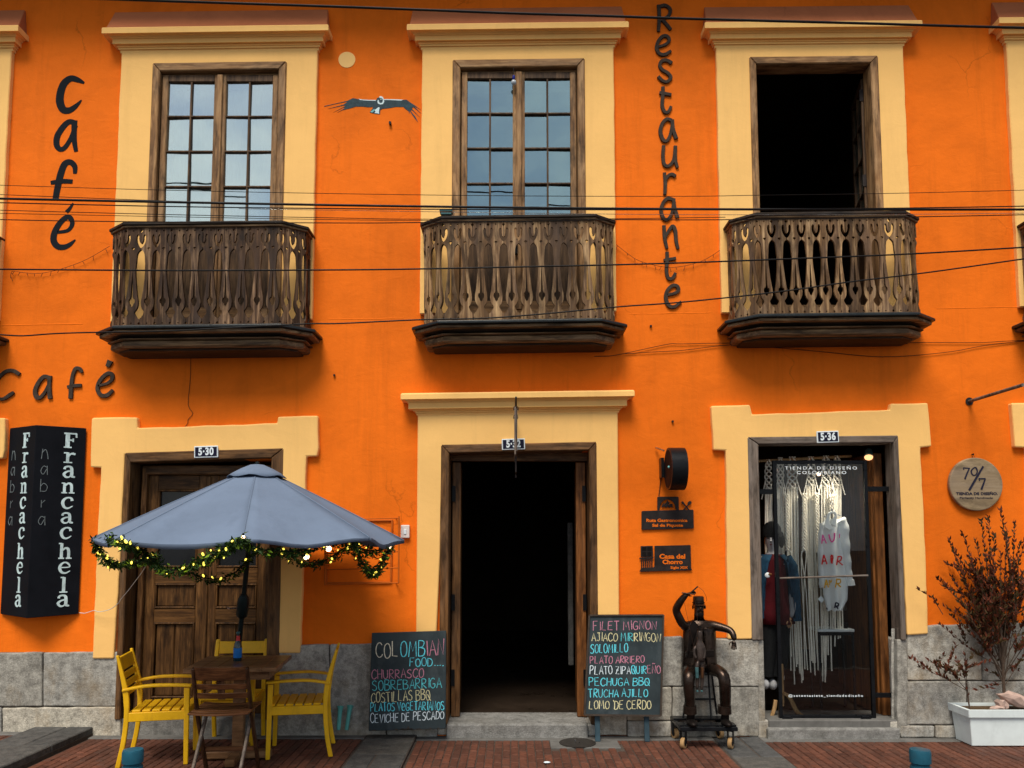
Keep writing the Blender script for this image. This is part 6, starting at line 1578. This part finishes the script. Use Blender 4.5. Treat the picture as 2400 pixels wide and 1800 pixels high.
m = MB(); m.tube([J(432,150,-.29), J(500,90,-.30)], .006, 8); m.tube([J(360,145,-.28), J(470,158,-.30)], .005, 8); m.build('control_bar', 'chair_brown_v', pu, uo_)
m = MB(); m.tube(smoothline([J(500,92,-.30), J(545,128,-.365), J(572,180,-.365), J(576,215,-.30)], 5), .0016, 4); m.tube([J(470,158,-.30), J(505,440,-.365)], .0012, 4); m.tube([J(365,146,-.28), J(470,640,-.325)], .0012, 4); m.build('string', 'cable_thin', pu, uo_)
# stool
sl = thing('stool', 'thin black metal stool the bronze statue sits on', 'stool', J(515,820,-.12)); slo = WLOC[sl.name]
m = MB(); m.lathe([(.12,0),(.125,.008),(.12,.02)], 24, J(515,838,-.13)); m.build('seat', 'black_metal', sl, slo)
dz = J(500,1205,-.1).z
for x0, x1, Y0, Y1 in ((590,615,-.16,-.22), (620,665,-.06,-.04), (430,372,-.16,-.2), (470,440,-.06,-.04)):
    m = MB(); m.tube([J(x0,842,Y0), (J(x1,1215,Y1).x, Y1, dz)], .008, 8); m.build('leg', 'black_metal', sl, slo)
m = MB(); m.tube([J(385,1068,-.19), J(640,1065,-.19)], .006, 6); m.tube([J(450,1062,-.05), J(645,1062,-.05)], .006, 6); m.build('stretcher', 'black_metal', sl, slo)
# dolly
dl = thing('dolly', 'flat black wheeled dolly with tan wheels carrying the bronze statue', 'dolly', J(530,1300,-.2)); do = WLOC[dl.name]
zd = J(590,1318,-.42).z; xa, xb = J(345,1320,-.42).x, J(842,1320,-.42).x
m = MB()
for y in (-.42, -.05): m.box(xa, xb, y-.015, y+.015, zd-.018, zd+.012)
for x in (xa+.015, xb-.015, (xa+xb)/2): m.box(x-.015, x+.015, -.4045, -.0655, zd-.017, zd+.011)
m.build('frame', 'black_metal', dl, do, bevel=.003)
for y0_, y1_ in ((-.40, -.30), (-.17, -.07)): m = MB(); m.box(xa+.002, xb-.002, y0_, y1_, zd+.0125, zd+.022); m.build('deck_board', 'black_metal', dl, do)
for x, y in ((xa+.03, -.40), (xb-.05, -.40), (xa+.03, -.08), (xb-.05, -.08)):
    r = .043; zc_ = ZM-.012+r+.002; wx = x; RM = Matrix.Translation((wx, y, 0)) @ Matrix.Rotation(R(-32 if y < -.2 else 20), 4, 'Z') @ Matrix.Translation((-wx, -y, 0))
    m = MB(); m.M = RM; m.box(wx-.024, wx-.018, y-.018, y+.018, zc_-.006, zd-.019); m.box(wx+.018, wx+.024, y-.018, y+.018, zc_-.006, zd-.019); m.box(wx-.028, wx+.028, y-.026, y+.026, zd-.0245, zd-.0185); m.build('caster_fork', 'black_metal', dl, do)
    m = MB(); m.M = RM; m.lathe([(r*.55,-.016),(r*.92,-.016),(r,-.011),(r,.011),(r*.92,.016),(r*.55,.016)], 20, (wx, y, zc_), 'x'); w_ = m.build('wheel', 'wheel_tan', dl, do, smooth=True)
    m = MB(); m.M = RM; m.lathe([(r*.54,-.0165),(r*.2,-.0178),(r*.2,.0178),(r*.54,.0165)], 14, (wx, y, zc_), 'x'); m.build('hub', 'black_metal', w_, do)

# ================================================================== SHOP DOOR AND WHAT SHOWS BEHIND IT
S7 = crop(1700, 950, .27125); S6 = crop(1750, 1350, .2712)
yd = .05
A, B, C_, D_ = at(1815,1079,yd), at(2036,1079,yd), at(2050,1682,yd), at(1823,1687,yd)
gd = thing('glass_door', 'clear glass shop door in a slim black metal frame lettered Tienda de Diseño', 'door', ((A.x+B.x)/2, yd, D_.z)); go_ = WLOC[gd.name]
gx0, gx1, gz0, gz1 = (A.x+D_.x)/2, (B.x+C_.x)/2, (C_.z+D_.z)/2, A.z
m = MB(); f = .030
m.box(gx0, gx0+f, yd, yd+.03, gz0, gz1); m.box(gx1-f, gx1, yd, yd+.03, gz0, gz1); m.box(gx0+f, gx1-f, yd+.0005, yd+.0295, gz1-f, gz1); m.box(gx0+f, gx1-f, yd+.0005, yd+.0295, gz0, gz0+f)
m.build('frame', 'black_metal', gd, go_, bevel=.002)
m = MB(); m.box(gx0+f, gx1-f, yd+.012, yd+.018, gz0+f, gz1-f); m.build('pane', 'pane_clear', gd, go_)
zb_ = (at(1825,1355,yd).z+at(2036,1349,yd).z)/2
m = MB(); m.tube([(gx0+f,yd-.006,zb_-.012), (gx1-f,yd-.006,zb_+.012)], .008, 8); m.build('push_bar', 'grey_h', gd, go_)
for x0, x1, y in ((gx1, at(2084,1147,yd).x, at(2060,1146,yd).z), (at(1775,1152,yd).x, gx0, at(1795,1152,yd).z)):
    m = MB(); m.box(x0, x1, yd+.004, yd+.026, y-.022, y+.022); m.build('hinge_arm', 'black_metal', gd, go_, bevel=.002)
m = MB(); zz = at(2090,1630,yd).z; m.box(gx1, at(2098,1630,yd).x, yd+.004, yd+.026, zz-.02, zz+.02); m.build('hinge_arm', 'black_metal', gd, go_, bevel=.002)
for x in (1846, 2030):
    p = at(x,1695,yd-.02); m = MB(); m.box(p.x-.006, p.x+.006, yd+.005, yd+.02, D3[2]+.02, gz0); m.prism([(p.x-.045, D3[2]+.013), (p.x+.045, D3[2]+.013), (p.x+.03, D3[2]+.03), (p.x-.03, D3[2]+.034)], yd-.03, yd+.03); m.build('floor_stop', 'black_metal', gd, go_, bevel=.002)
wtext('TIENDA DE DISEÑO', 515, 1138, 543, 27, 'vinyl_white', gd, yd+.008, cr=S7, off=.0004, spacing=1.45); wtext('COLOMBIANO', 618, 1045, 582, 27, 'vinyl_white', gd, yd+.008, cr=S7, off=.0004, spacing=1.35)
wtext('@setentasiete_tiendadediseño', 360, 1005, 1035, 21, 'plate_white', gd, yd+.008, cr=S6, off=.0003, spacing=1.3)
sl_ = bpy.data.lights.new('shop_lamp', 'SPOT'); sl_.energy = 34; sl_.color = (1, .86, .68); sl_.spot_size = R(80); sl_.spot_blend = .8; sl_.shadow_soft_size = .05
# shop spot lamp, lit
p = at(2036,1056,.22); t = thing('spot_lamp', 'small orange spot lamp glowing under the shop ceiling at the top right of the doorway', 'lamp', p)
m = MB(); m.tube([p, p+Vector((-.02,-.04,-.06))], [.03,.04], 14); m.build('lamp_head', 'copper_green', t, p)
m = MB(); q = p+Vector((-.022,-.044,-.066)); m.tube([q, q+Vector((-.001,-.002,-.003))], .036, 14); m.build('lamp_face', 'spot_face', t, p)
m = MB(); m.tube([p+Vector((0,0,0)), p+Vector((0,.02,.2))], .006, 6); m.build('stem', 'black_metal', t, p)
lo = bpy.data.objects.new('shop_lamp', sl_); COL.objects.link(lo); lo.location = p+Vector((-.16,-.06,-.04)); lo.rotation_euler = (Vector((2.45,.38,1.25))-lo.location).to_track_quat('-Z','Y').to_euler()
p = at(1919,1111,1.5); t = thing('pendant_bulb', 'small glowing bulb seen through the lettering at the top of the glass shop door', 'light bulb', p)
m = MB(); m.ball(p, .020, 12, 8); m.build('glass', 'bulb_warm', t, p, smooth=True); m = MB(); m.tube([p+Vector((0,0,.026)), p+Vector((0,0,.5))], .004, 5); m.build('cord', 'cable', t, p)
# macrame curtain on its rod
YM = .40
mc = thing('macrame_hanging', 'cream knotted cord macramé hanging on a rod inside the glass shop door', 'wall hanging', at(1890,1085,YM)); mo = WLOC[mc.name]
m = MB(); m.tube([at(1774,1081,YM), at(1995,1069,YM)], .012, 10); m.build('rod', 'easel', mc, mo)
rm = random.Random(5)
def cordm(pts, r=.0048, k=4, n=6):
    m = MB(); m.tube(smoothline([at(x, y, YM+dy) for x, y, dy in pts], k), r, n); return m.build('cord', 'cord', mc, mo, smooth=True)
cols = [(1802,1793,1813,1095,1148,1232), (1829,1821,1837,1090,1146,1300), (1857,1845,1870,1088,1145,1500), (1901,1890,1911,1088,1138,1500), (1936,1925,1947,1086,1140,1290), (1962,1952,1971,1086,1138,1290)]
for ci, (cxp, xl, xr, y0, y1, yend) in enumerate(cols):
    w = (xr-xl)/2
    for k in range(4):     # knotted head: strands weaving across each other
        ph = k*pi/2; pts = []
        for i in range(15):
            u = i/14; amp = w*(.95-.45*abs(2*u-1)**2) if u > .1 else w*.5
            pts.append((cxp+amp*sin(ph+u*2.6*pi), y0-18+(y1-y0+18)*u, -.012*cos(ph+u*2.6*pi)))
        cordm(pts, .0070, 3)
    for k in range(7):
        x0_ = xl+(xr-xl)*(.04+.92*k/6); pts = []
        xe = cxp+(x0_-cxp)*1.25+rm.uniform(-3, 3)+(12 if ci in (2, 3) else 2)
        ye = {0: 1470, 1: 1560, 2: 1570, 3: 1578, 4: 1565, 5: 1500}[ci]+rm.uniform(-30, 40)
        for i in range(7):
            u = i/6; pts.append((x0_+(xe-x0_)*u*u+rm.uniform(-.8,.8), y1-4+(ye-y1)*u, rm.uniform(-.008,.008)+.01*(k % 2)))
        cordm(pts, .0062, 3)
    cordm([(cxp+w*.8, y1-22, -.01), (cxp+w*1.5, y1+8, -.01), (cxp+w*2.0, y1+22, -.01)], .005); cordm([(cxp-w*.8, y1-22, -.01), (cxp-w*1.4, y1+8, -.01), (cxp-w*1.7, y1+22, -.01)], .005)
for xa_, xb_, ya, yb in ((1844,1847,1158,1290), (1886,1885,1156,1290), (1914,1918,1155,1295), (1949,1949,1160,1195)):
    for k in range(4):
        pts = []
        N = max(8, int((yb-ya)/3.2))
        for i in range(N+1):
            u = i/N; a = k*pi/2+u*(yb-ya)/11.5*pi/2*1.5; pts.append((xa_+(xb_-xa_)*u+4.6*sin(a), ya+(yb-ya)*u, -.03-.016*cos(a)))
        cordm(pts, .0066, 2)
    for k in range(3): cordm([(xb_, yb, -.03), (xb_+rm.uniform(-8,10), yb+12, -.03), (xb_+rm.uniform(-6,8), yb+80+rm.uniform(0,30), -.02), (xb_+rm.uniform(-4,16), yb+260+rm.uniform(-10,30), -.02)], .0052, 3)
# white shirt on a hanger
YS = .25
sh = thing('shirt', 'long white shirt painted with coloured letters hanging before the macramé', 'shirt', at(1955,1300,YS)); sho = WLOC[sh.name]
KS = crop(1760, 1180, .18079)
def front(u, v):   # cloth surface: u across 0..1, v down 0..1
    yy = 200+(1385-200)*v
    L = [(.0,975),(.06,915),(.2,900),(.45,890),(.6,900),(.72,925),(.85,945),(1,985)]; Rr = [(.0,1110),(.06,1190),(.2,1195),(.45,1215),(.6,1240),(.72,1255),(.88,1255),(1,1180)]
    def li(T):
        for (a, x), (b, y) in zip(T, T[1:]):
            if a <= v <= b: return x+(y-x)*(v-a)/(b-a)
        return T[-1][1]
    x = li(L)+(li(Rr)-li(L))*u; d = -.055*sin(pi*min(max(u,0),1))**.7-.010*sin(u*15+v*1.5)*v-.008*sin(u*9-2)
    return x, yy, d
m = MB(); nu, nv = 26, 26; vs = []
for back in (0, 1):
    for j in range(nv+1):
        for i in range(nu+1):
            x, y, d = front(i/nu, j/nv); y += 10*sin(i*.9)*(j == nv); vs.append(at(*KS(x, y), YS)+Vector((0, d if not back else .03*sin(pi*i/nu)+.004, 0)))
Nf = (nu+1)*(nv+1)
fs = [(j*(nu+1)+i, (j+1)*(nu+1)+i, (j+1)*(nu+1)+i+1, j*(nu+1)+i+1) for j in range(nv) for i in range(nu)]; fs += [tuple(Nf+k for k in f[::-1]) for f in fs]
m.add(vs, fs); m.build('body', 'shirt', sh, sho, smooth=True)
m = MB(); pts = [(1150,215),(1195,300),(1215,520),(1240,760),(1265,930),(1285,1030)]; P = smoothline([at(*KS(x, y), YS-.012) for x, y in pts], 4); m.tube(P, [max(.030,.052-.0012*i+.004*sin(i*1.7)) for i in range(len(P))], 12); m.build('sleeve', 'shirt', sh, sho, smooth=True)
m = MB(); m.tube([at(*KS(1280,990), YS-.012), at(*KS(1290,1062), YS-.012)], [.037,.040], 12); m.build('cuff', 'shirt', sh, sho, smooth=True)
m = MB(); P = smoothline([at(*KS(x, y), YS+.01) for x, y in ((930,260),(915,420),(910,700),(922,1000),(930,1085))], 4); m.tube(P, [.030+.003*sin(i*2) for i in range(len(P))], 10); m.build('sleeve', 'shirt', sh, sho, smooth=True)
for pts in ([(1000,120),(1055,95),(1020,170),(1010,240),(1060,330),(1010,345),(945,300),(965,220)], [(1055,95),(1090,100),(1115,150),(1100,305),(1040,270),(1060,200),(1085,160)]):
    m = MB(); m.prism([(q.x, q.z) for q in (at(*KS(x, y), YS-.075) for x, y in pts)], -.082+YS, YS-.070); m.build('collar', 'shirt', sh, sho, bevel=.003)
m = MB(); p = at(*KS(1045,90), YS); m.tube(smoothline([p+Vector((0,0,-.02)), p+Vector((0,0,.03)), p+Vector((.012,0,.055)), p+Vector((.0,0,.075)), p+Vector((-.012,0,.06))], 4), .003, 6); m.tube([p+Vector((-.07,0,-.06)), p+Vector((0,0,-.02)), p+Vector((.08,0,-.05))], .005, 6); m.tube([p+Vector((0,0,.07)), at(1949,1075,YM)], .0022, 5); m.build('hanger', 'chrome', sh, sho)
def paint(strokes, mat, w):
    m = MB()
    for n_, s in enumerate(strokes):
        q = smoothline([(x, y, 0) for x, y in s], 4) if len(s) > 1 else s
        vs = []
        for i, v in enumerate(q):
            P_ = at(*KS(v.x, v.y), YS-.073-.0007*n_); a, b = q[max(i-1,0)], q[min(i+1,len(q)-1)]; d = Vector((b.x-a.x, 0, -(b.y-a.y))).normalized(); nn = Vector((-d.z,0,d.x))*w*random.uniform(1.05,1.4)/2
            vs += [P_+nn, P_-nn]
        m.add(vs, [(2*i,2*i+1,2*i+3,2*i+2) for i in range(len(q)-1)])
    m.build('painted_letter', mat, sh, sho)
paint([[(918,520),(930,405)],[(930,405),(978,518)],[(915,478),(960,470)]], 'ink_pink', .0100); paint([[(1010,400),(1028,470),(1050,502)],[(1050,502),(1080,460),(1085,380)]], 'ink_pink', .0105); paint([[(1148,395),(1148,450)]], 'ink_pink', .006)
paint([[(920,790),(945,665)],[(945,665),(985,788)],[(928,750),(975,742)]], 'ink_red', .0100); paint([[(1035,670),(1062,690),(1050,780)],[(1038,680),(1045,770)]], 'ink_red', .0110); paint([[(1110,800),(1130,690)],[(1120,690),(1170,690),(1165,735),(1125,750)],[(1130,750),(1190,800)]], 'ink_red', .0095)
paint([[(955,1095),(975,985)],[(975,985),(1005,1090)],[(965,1050),(1000,1045)]], 'ink_yellow', .0090); paint([[(1015,1060),(1020,990),(1035,1025),(1050,985)]], 'ink_yellow', .0070); paint([[(1095,1090),(1115,980)],[(1105,980),(1160,990),(1155,1030),(1110,1040)],[(1120,1040),(1165,1085)]], 'ink_yellow', .0090)
paint([[(1085,1355),(1100,1285)],[(1098,1285),(1135,1300),(1125,1330),(1095,1330)],[(1105,1330),(1130,1365)]], 'ink_black', .0110); paint([[(982,1350),(990,1378)]], 'ink_black', .008)
m = MB(); m.prism([(q.x, q.z) for q in (at(*KS(*p_), YS-.06) for p_ in ((905,1198),(950,1245),(912,1290),(868,1240)))], YS-.062, YS-.060); m.build('price_tag', 'plate_white', sh, sho)
# dressed mannequin
mq = thing('mannequin', 'dark shop mannequin in knit cap, red dress and open denim jacket behind the glass', 'mannequin', at(1815,1600,.55)); qo = WLOC[mq.name]; YQ = .29
Jm = lambda x, y, dy=0: at(*KS(x, y), YQ+dy)
mj = [Jm(300,1500), Jm(300,1200), Jm(295,900), Jm(285,720), Jm(280,640), Jm(270,570), Jm(265,450), Jm(268,360)]; mr = [(.105,.08),(.095,.075),(.105,.08),(.085,.06),.036,(.044,.05),(.062,.072),(.058,.068)]; me_ = [(i,i+1) for i in range(7)]
def mchain(s, pts, rs_):
    k = s
    for p_, r in zip(pts, rs_): mj.append(p_); mr.append(r); me_.append((k, len(mj)-1)); k = len(mj)-1
mchain(3, [Jm(420,730), Jm(500,830), Jm(535,1100,-.02), Jm(530,1380,-.06), Jm(505,1480,-.08)], [.06,.055,.045,.036,.026]); mchain(3, [Jm(170,730), Jm(130,850), Jm(120,1100), Jm(150,1400)], [.06,.055,.045,.036])
mchain(0, [Jm(240,1600), Jm(230,2000), Jm(215,2250)], [.075,.055,.04]); mchain(0, [Jm(370,1600), Jm(380,2000), Jm(330,2250)], [.075,.055,.04])
skin('body', mj, me_, mr, 'dummy', mq)
hj = [Jm(505,1470,-.08), Jm(500,1510,-.09), Jm(498,1540,-.09)]; hr_ = [.024,(.030,.016),(.030,.014)]; he_ = [(0,1),(1,2)]
for i, (x, L) in enumerate(((478,1600),(490,1618),(504,1612),(520,1596))): k = len(hj); hj += [Jm(x+4,1550,-.09), Jm(x,(1550+L)/2,-.10), Jm(x-3,L,-.095)]; hr_ += [.0085,.008,.0065]; he_ += [(2,k),(k,k+1),(k+1,k+2)]
k = len(hj); hj += [Jm(478,1515,-.10), Jm(466,1545,-.115), Jm(464,1570,-.12)]; hr_ += [.010,.009,.007]; he_ += [(1,k),(k,k+1),(k+1,k+2)]
skin('hand', hj, he_, hr_, 'skin_dummy', mq)
m = MB(); c = Jm(270,440); m.lathe([(.082,-.03),(.086,0),(.080,.055),(.055,.095),(.02,.115),(0,.117)], 20, c+Vector((.006,.01,.03)), cap=False); m.build('knit_cap', 'knit', mq, qo, smooth=True)
m = MB(); m.ball(Jm(395,470,.02), .05, 10, 8, (.5,.9,1.5)); m.build('hair', 'knit', mq, qo, smooth=True)
for s in (-1, 1): m = MB(); m.ball(Jm(258,450,-.068)+Vector((s*.024,0,0)), .008, 8, 6, (1.4,.6,.7)); m.build('eye', 'knit', mq, qo, smooth=True)
m = MB(); m.tube([Jm(258,445,-.070), Jm(257,490,-.088), Jm(257,500,-.078)], [.006,.011,.008], 8); m.build('nose', 'dummy', mq, qo, smooth=True)
m = MB(); m.tube([Jm(242,535,-.066), Jm(258,533,-.072), Jm(274,535,-.066)], [.003,.006,.003], 6); m.build('mouth', 'dress', mq, qo, smooth=True)
def robe(lev, gap, mat, name, dy=0, n=22):
    m = MB(); vs = []
    for (x, y, rx, ry, g) in lev:
        c = Jm(x, y, dy)
        for i in range(n+1):
            a = -pi/2+g+(2*pi-2*g)*i/n; k = 1+.05*sin(a*7+y*.01); vs.append(c+Vector((rx*k*cos(a), ry*k*sin(a), 0)))
    L = len(lev); m.add(vs, [(k*(n+1)+i, (k+1)*(n+1)+i, (k+1)*(n+1)+i+1, k*(n+1)+i+1) for k in range(L-1) for i in range(n)])
    o_ = m.build(name, mat, mq, qo, smooth=True); s_ = o_.modifiers.new('cloth', 'SOLIDIFY'); s_.thickness = .006
robe([(290,655,.075,.06,0),(292,740,.11,.085,0),(296,950,.118,.098,0),(300,1200,.125,.10,0),(310,1400,.150,.12,0),(315,1555,.168,.13,0)], 0, 'dress', 'dress')
robe([(290,660,.10,.075,.35),(300,760,.150,.105,.55),(305,1000,.165,.125,.75),(310,1250,.178,.135,.85),(315,1470,.19,.14,.9)], 0, 'denim', 'jacket')
for pts, rr_ in (([(440,720),(505,830),(545,1080),(560,1330),(575,1520)], [.062,.066,.060,.058,.056]), ([(165,720),(125,850),(112,1080),(118,1300),(135,1480)], [.062,.066,.060,.056,.054])):
    m = MB(); P = smoothline([Jm(x, y, -.02) for x, y in pts], 4); m.tube(P, [a*(1+.05*sin(i*2.1)) for i, a in enumerate(interp(rr_, len(P)))], 14); m.build('sleeve', 'denim', mq, qo, smooth=True)
for pts in ([(250,1480),(235,1700),(225,2000),(212,2240)], [(365,1480),(375,1700),(380,2000),(335,2240)]):
    m = MB(); P = smoothline([Jm(x, y) for x, y in pts], 4); m.tube(P, interp([.10,.085,.066,.058], len(P)), 14); m.build('trousers', 'knit', mq, qo, smooth=True)
m = MB(); m.ball(Jm(215,930,-.145), .024, 10, 8, (1,.4,1)); m.build('brooch', 'plate_white', mq, qo, smooth=True)
m = MB(); m.ball(Jm(245,920,-.150), .014, 8, 6, (1.4,.5,.9)); m.build('brooch', 'shutter', mq, qo, smooth=True)
for x, y in ((156,930),(222,935)): m = MB(); p_ = at(*S6(x, y), .30); m.ball(p_, .05, 12, 8, (.72,1.5,.95)); m.build('shoe', 'shoe_white', mq, qo, smooth=True)
# stack of the shop's other things
ts = thing('side_table', 'small white topped table with thin black legs behind the shop glass', 'table', at(1960,1680,.42)); to = WLOC[ts.name]
A, B = at(1918,1478,.36), at(2003,1478,.36); m = MB(); m.box(A.x, B.x, .36, .60, A.z-.012, A.z+.012); m.build('tabletop', 'table_white', ts, to, bevel=.003)
for x in (A.x+.012, B.x-.012):
    for y in (.375, .585): m = MB(); m.box(x-.009, x+.009, y-.009, y+.009, D3[2], A.z-.0125); m.build('leg', 'black_metal', ts, to)
m = MB(); m.box(A.x+.022, B.x-.022, .372, .384, A.z-.045, A.z-.0125); m.build('rail', 'black_metal', ts, to)
p = at(1961,1470,.46); pl_ = thing('pot_plant', 'tiny green pot plant on the white side table in the shop', 'plant', p); m = MB(); m.lathe([(.022,A.z+.012),(.030,A.z+.055),(.027,A.z+.055)], 14, (p.x,.46,0)); m.build('pot', 'knit', pl_, p)
m = MB(); rp = random.Random(2)
for i in range(60):
    c = Vector((p.x, .46, A.z+.06)); d = Vector((rp.gauss(0,.7), rp.gauss(0,.5), abs(rp.gauss(.4,.5)))).normalized(); e = c+d*rp.uniform(.03,.075); u = d.orthogonal().normalized()*.010; m.add([c.lerp(e,.4), e-d*.012+u, e, e-d*.012-u], [(0,1,2,3)])
o_ = m.build('leaves', 'plant_green', pl_, p); o_['kind'] = 'stuff'
p = at(1981,1470,.44); m = MB(); m.lathe([(.02,A.z+.012),(.027,A.z+.03),(.026,A.z+.06),(.022,A.z+.062)], 14, (p.x,.44,0)); tag(m.build('mug', 'bronze_dark', None, (p.x,.44,A.z+.012), smooth=True), 'small dark pot at the right end of the white side table', 'pot')
# pale wooden easel legs
es = thing('wooden_stand', 'pale curved wooden stand with two bowed feet behind the lower shop glass', 'stand', at(1835,1650,.2)); eo = WLOC[es.name]
def bowed(pts, ws, name, Y):
    m = MB(); q = smoothline([(a.x,0,a.z) for a in (at(*S6(x, y), Y) for x, y in pts)], 5); m.ribbon([(a.x, a.z) for a in q], interp(ws, len(q)), Y-.012, Y+.012); m.build(name, 'easel', es, eo, bevel=.003)
bowed([(318,1010),(370,1050),(410,1130),(450,1190),(505,1215)], [.028,.034,.036,.034,.026], 'foot', .20); bowed([(250,1072),(240,1140),(222,1195),(200,1250)], [.028,.030,.026,.02], 'foot', .16); bowed([(302,760),(306,900),(310,1125)], [.022,.026,.026], 'upright', .22)
# shelves and wares in the dim back of the shop
bs = thing('shop_shelf', 'dim brown shelf with boxes at the back of the shop right of the shirt', 'shelf', at(2010,1400,1.6)); bo = WLOC[bs.name]
for y in (1232, 1330, 1432):
    a, b = at(1975,y,1.6), at(2075,y,1.6); m = MB(); m.box(a.x, b.x, 1.5, 1.8, a.z-.02, a.z+.01); m.build('shelf_board', 'shutter', bs, bo)
a = at(1990,1690,1.7); m = MB(); m.box(at(1972,1300,1.7).x-.03, at(1972,1300,1.7).x, 1.5, 1.8, D3[2], at(1972,1110,1.7).z); m.box(at(2078,1300,1.7).x, at(2078,1300,1.7).x+.03, 1.5, 1.8, D3[2], at(2078,1110,1.7).z); m.build('upright', 'shutter', bs, bo)
for i, (x, y, w, h, mt_, lb) in enumerate(((1992,1232,.14,.16,'knit','dark square box on the upper back shop shelf'), (2030,1232,.08,.10,'disc','pale box on the upper back shop shelf'), (1995,1432,.22,.07,'cord','folded cream cloth on the lower back shop shelf'), (2030,1432,.16,.12,'easel','tan box on the lower back shop shelf'), (2010,1330,.18,.15,'denim','dark blue box on the middle back shop shelf'))):
    p = at(x, y, 1.6); m = MB(); m.box(p.x-w/2, p.x+w/2, 1.53, 1.72, p.z+.011, p.z+.011+h); tag(m.build('box', mt_, None, p, bevel=.01), lb, 'box', 'wares on the back shelves of the shop')
a = at(1860,1300,2.0); m = MB(); m.box(at(1850,1300,2.2).x, at(1935,1300,2.2).x, 2.2, 2.24, D3[2]+.3, at(1860,1100,2.2).z); tag(m.build('partition', 'easel', None, a), 'plain tan wooden partition standing behind the macramé cords', 'panel')
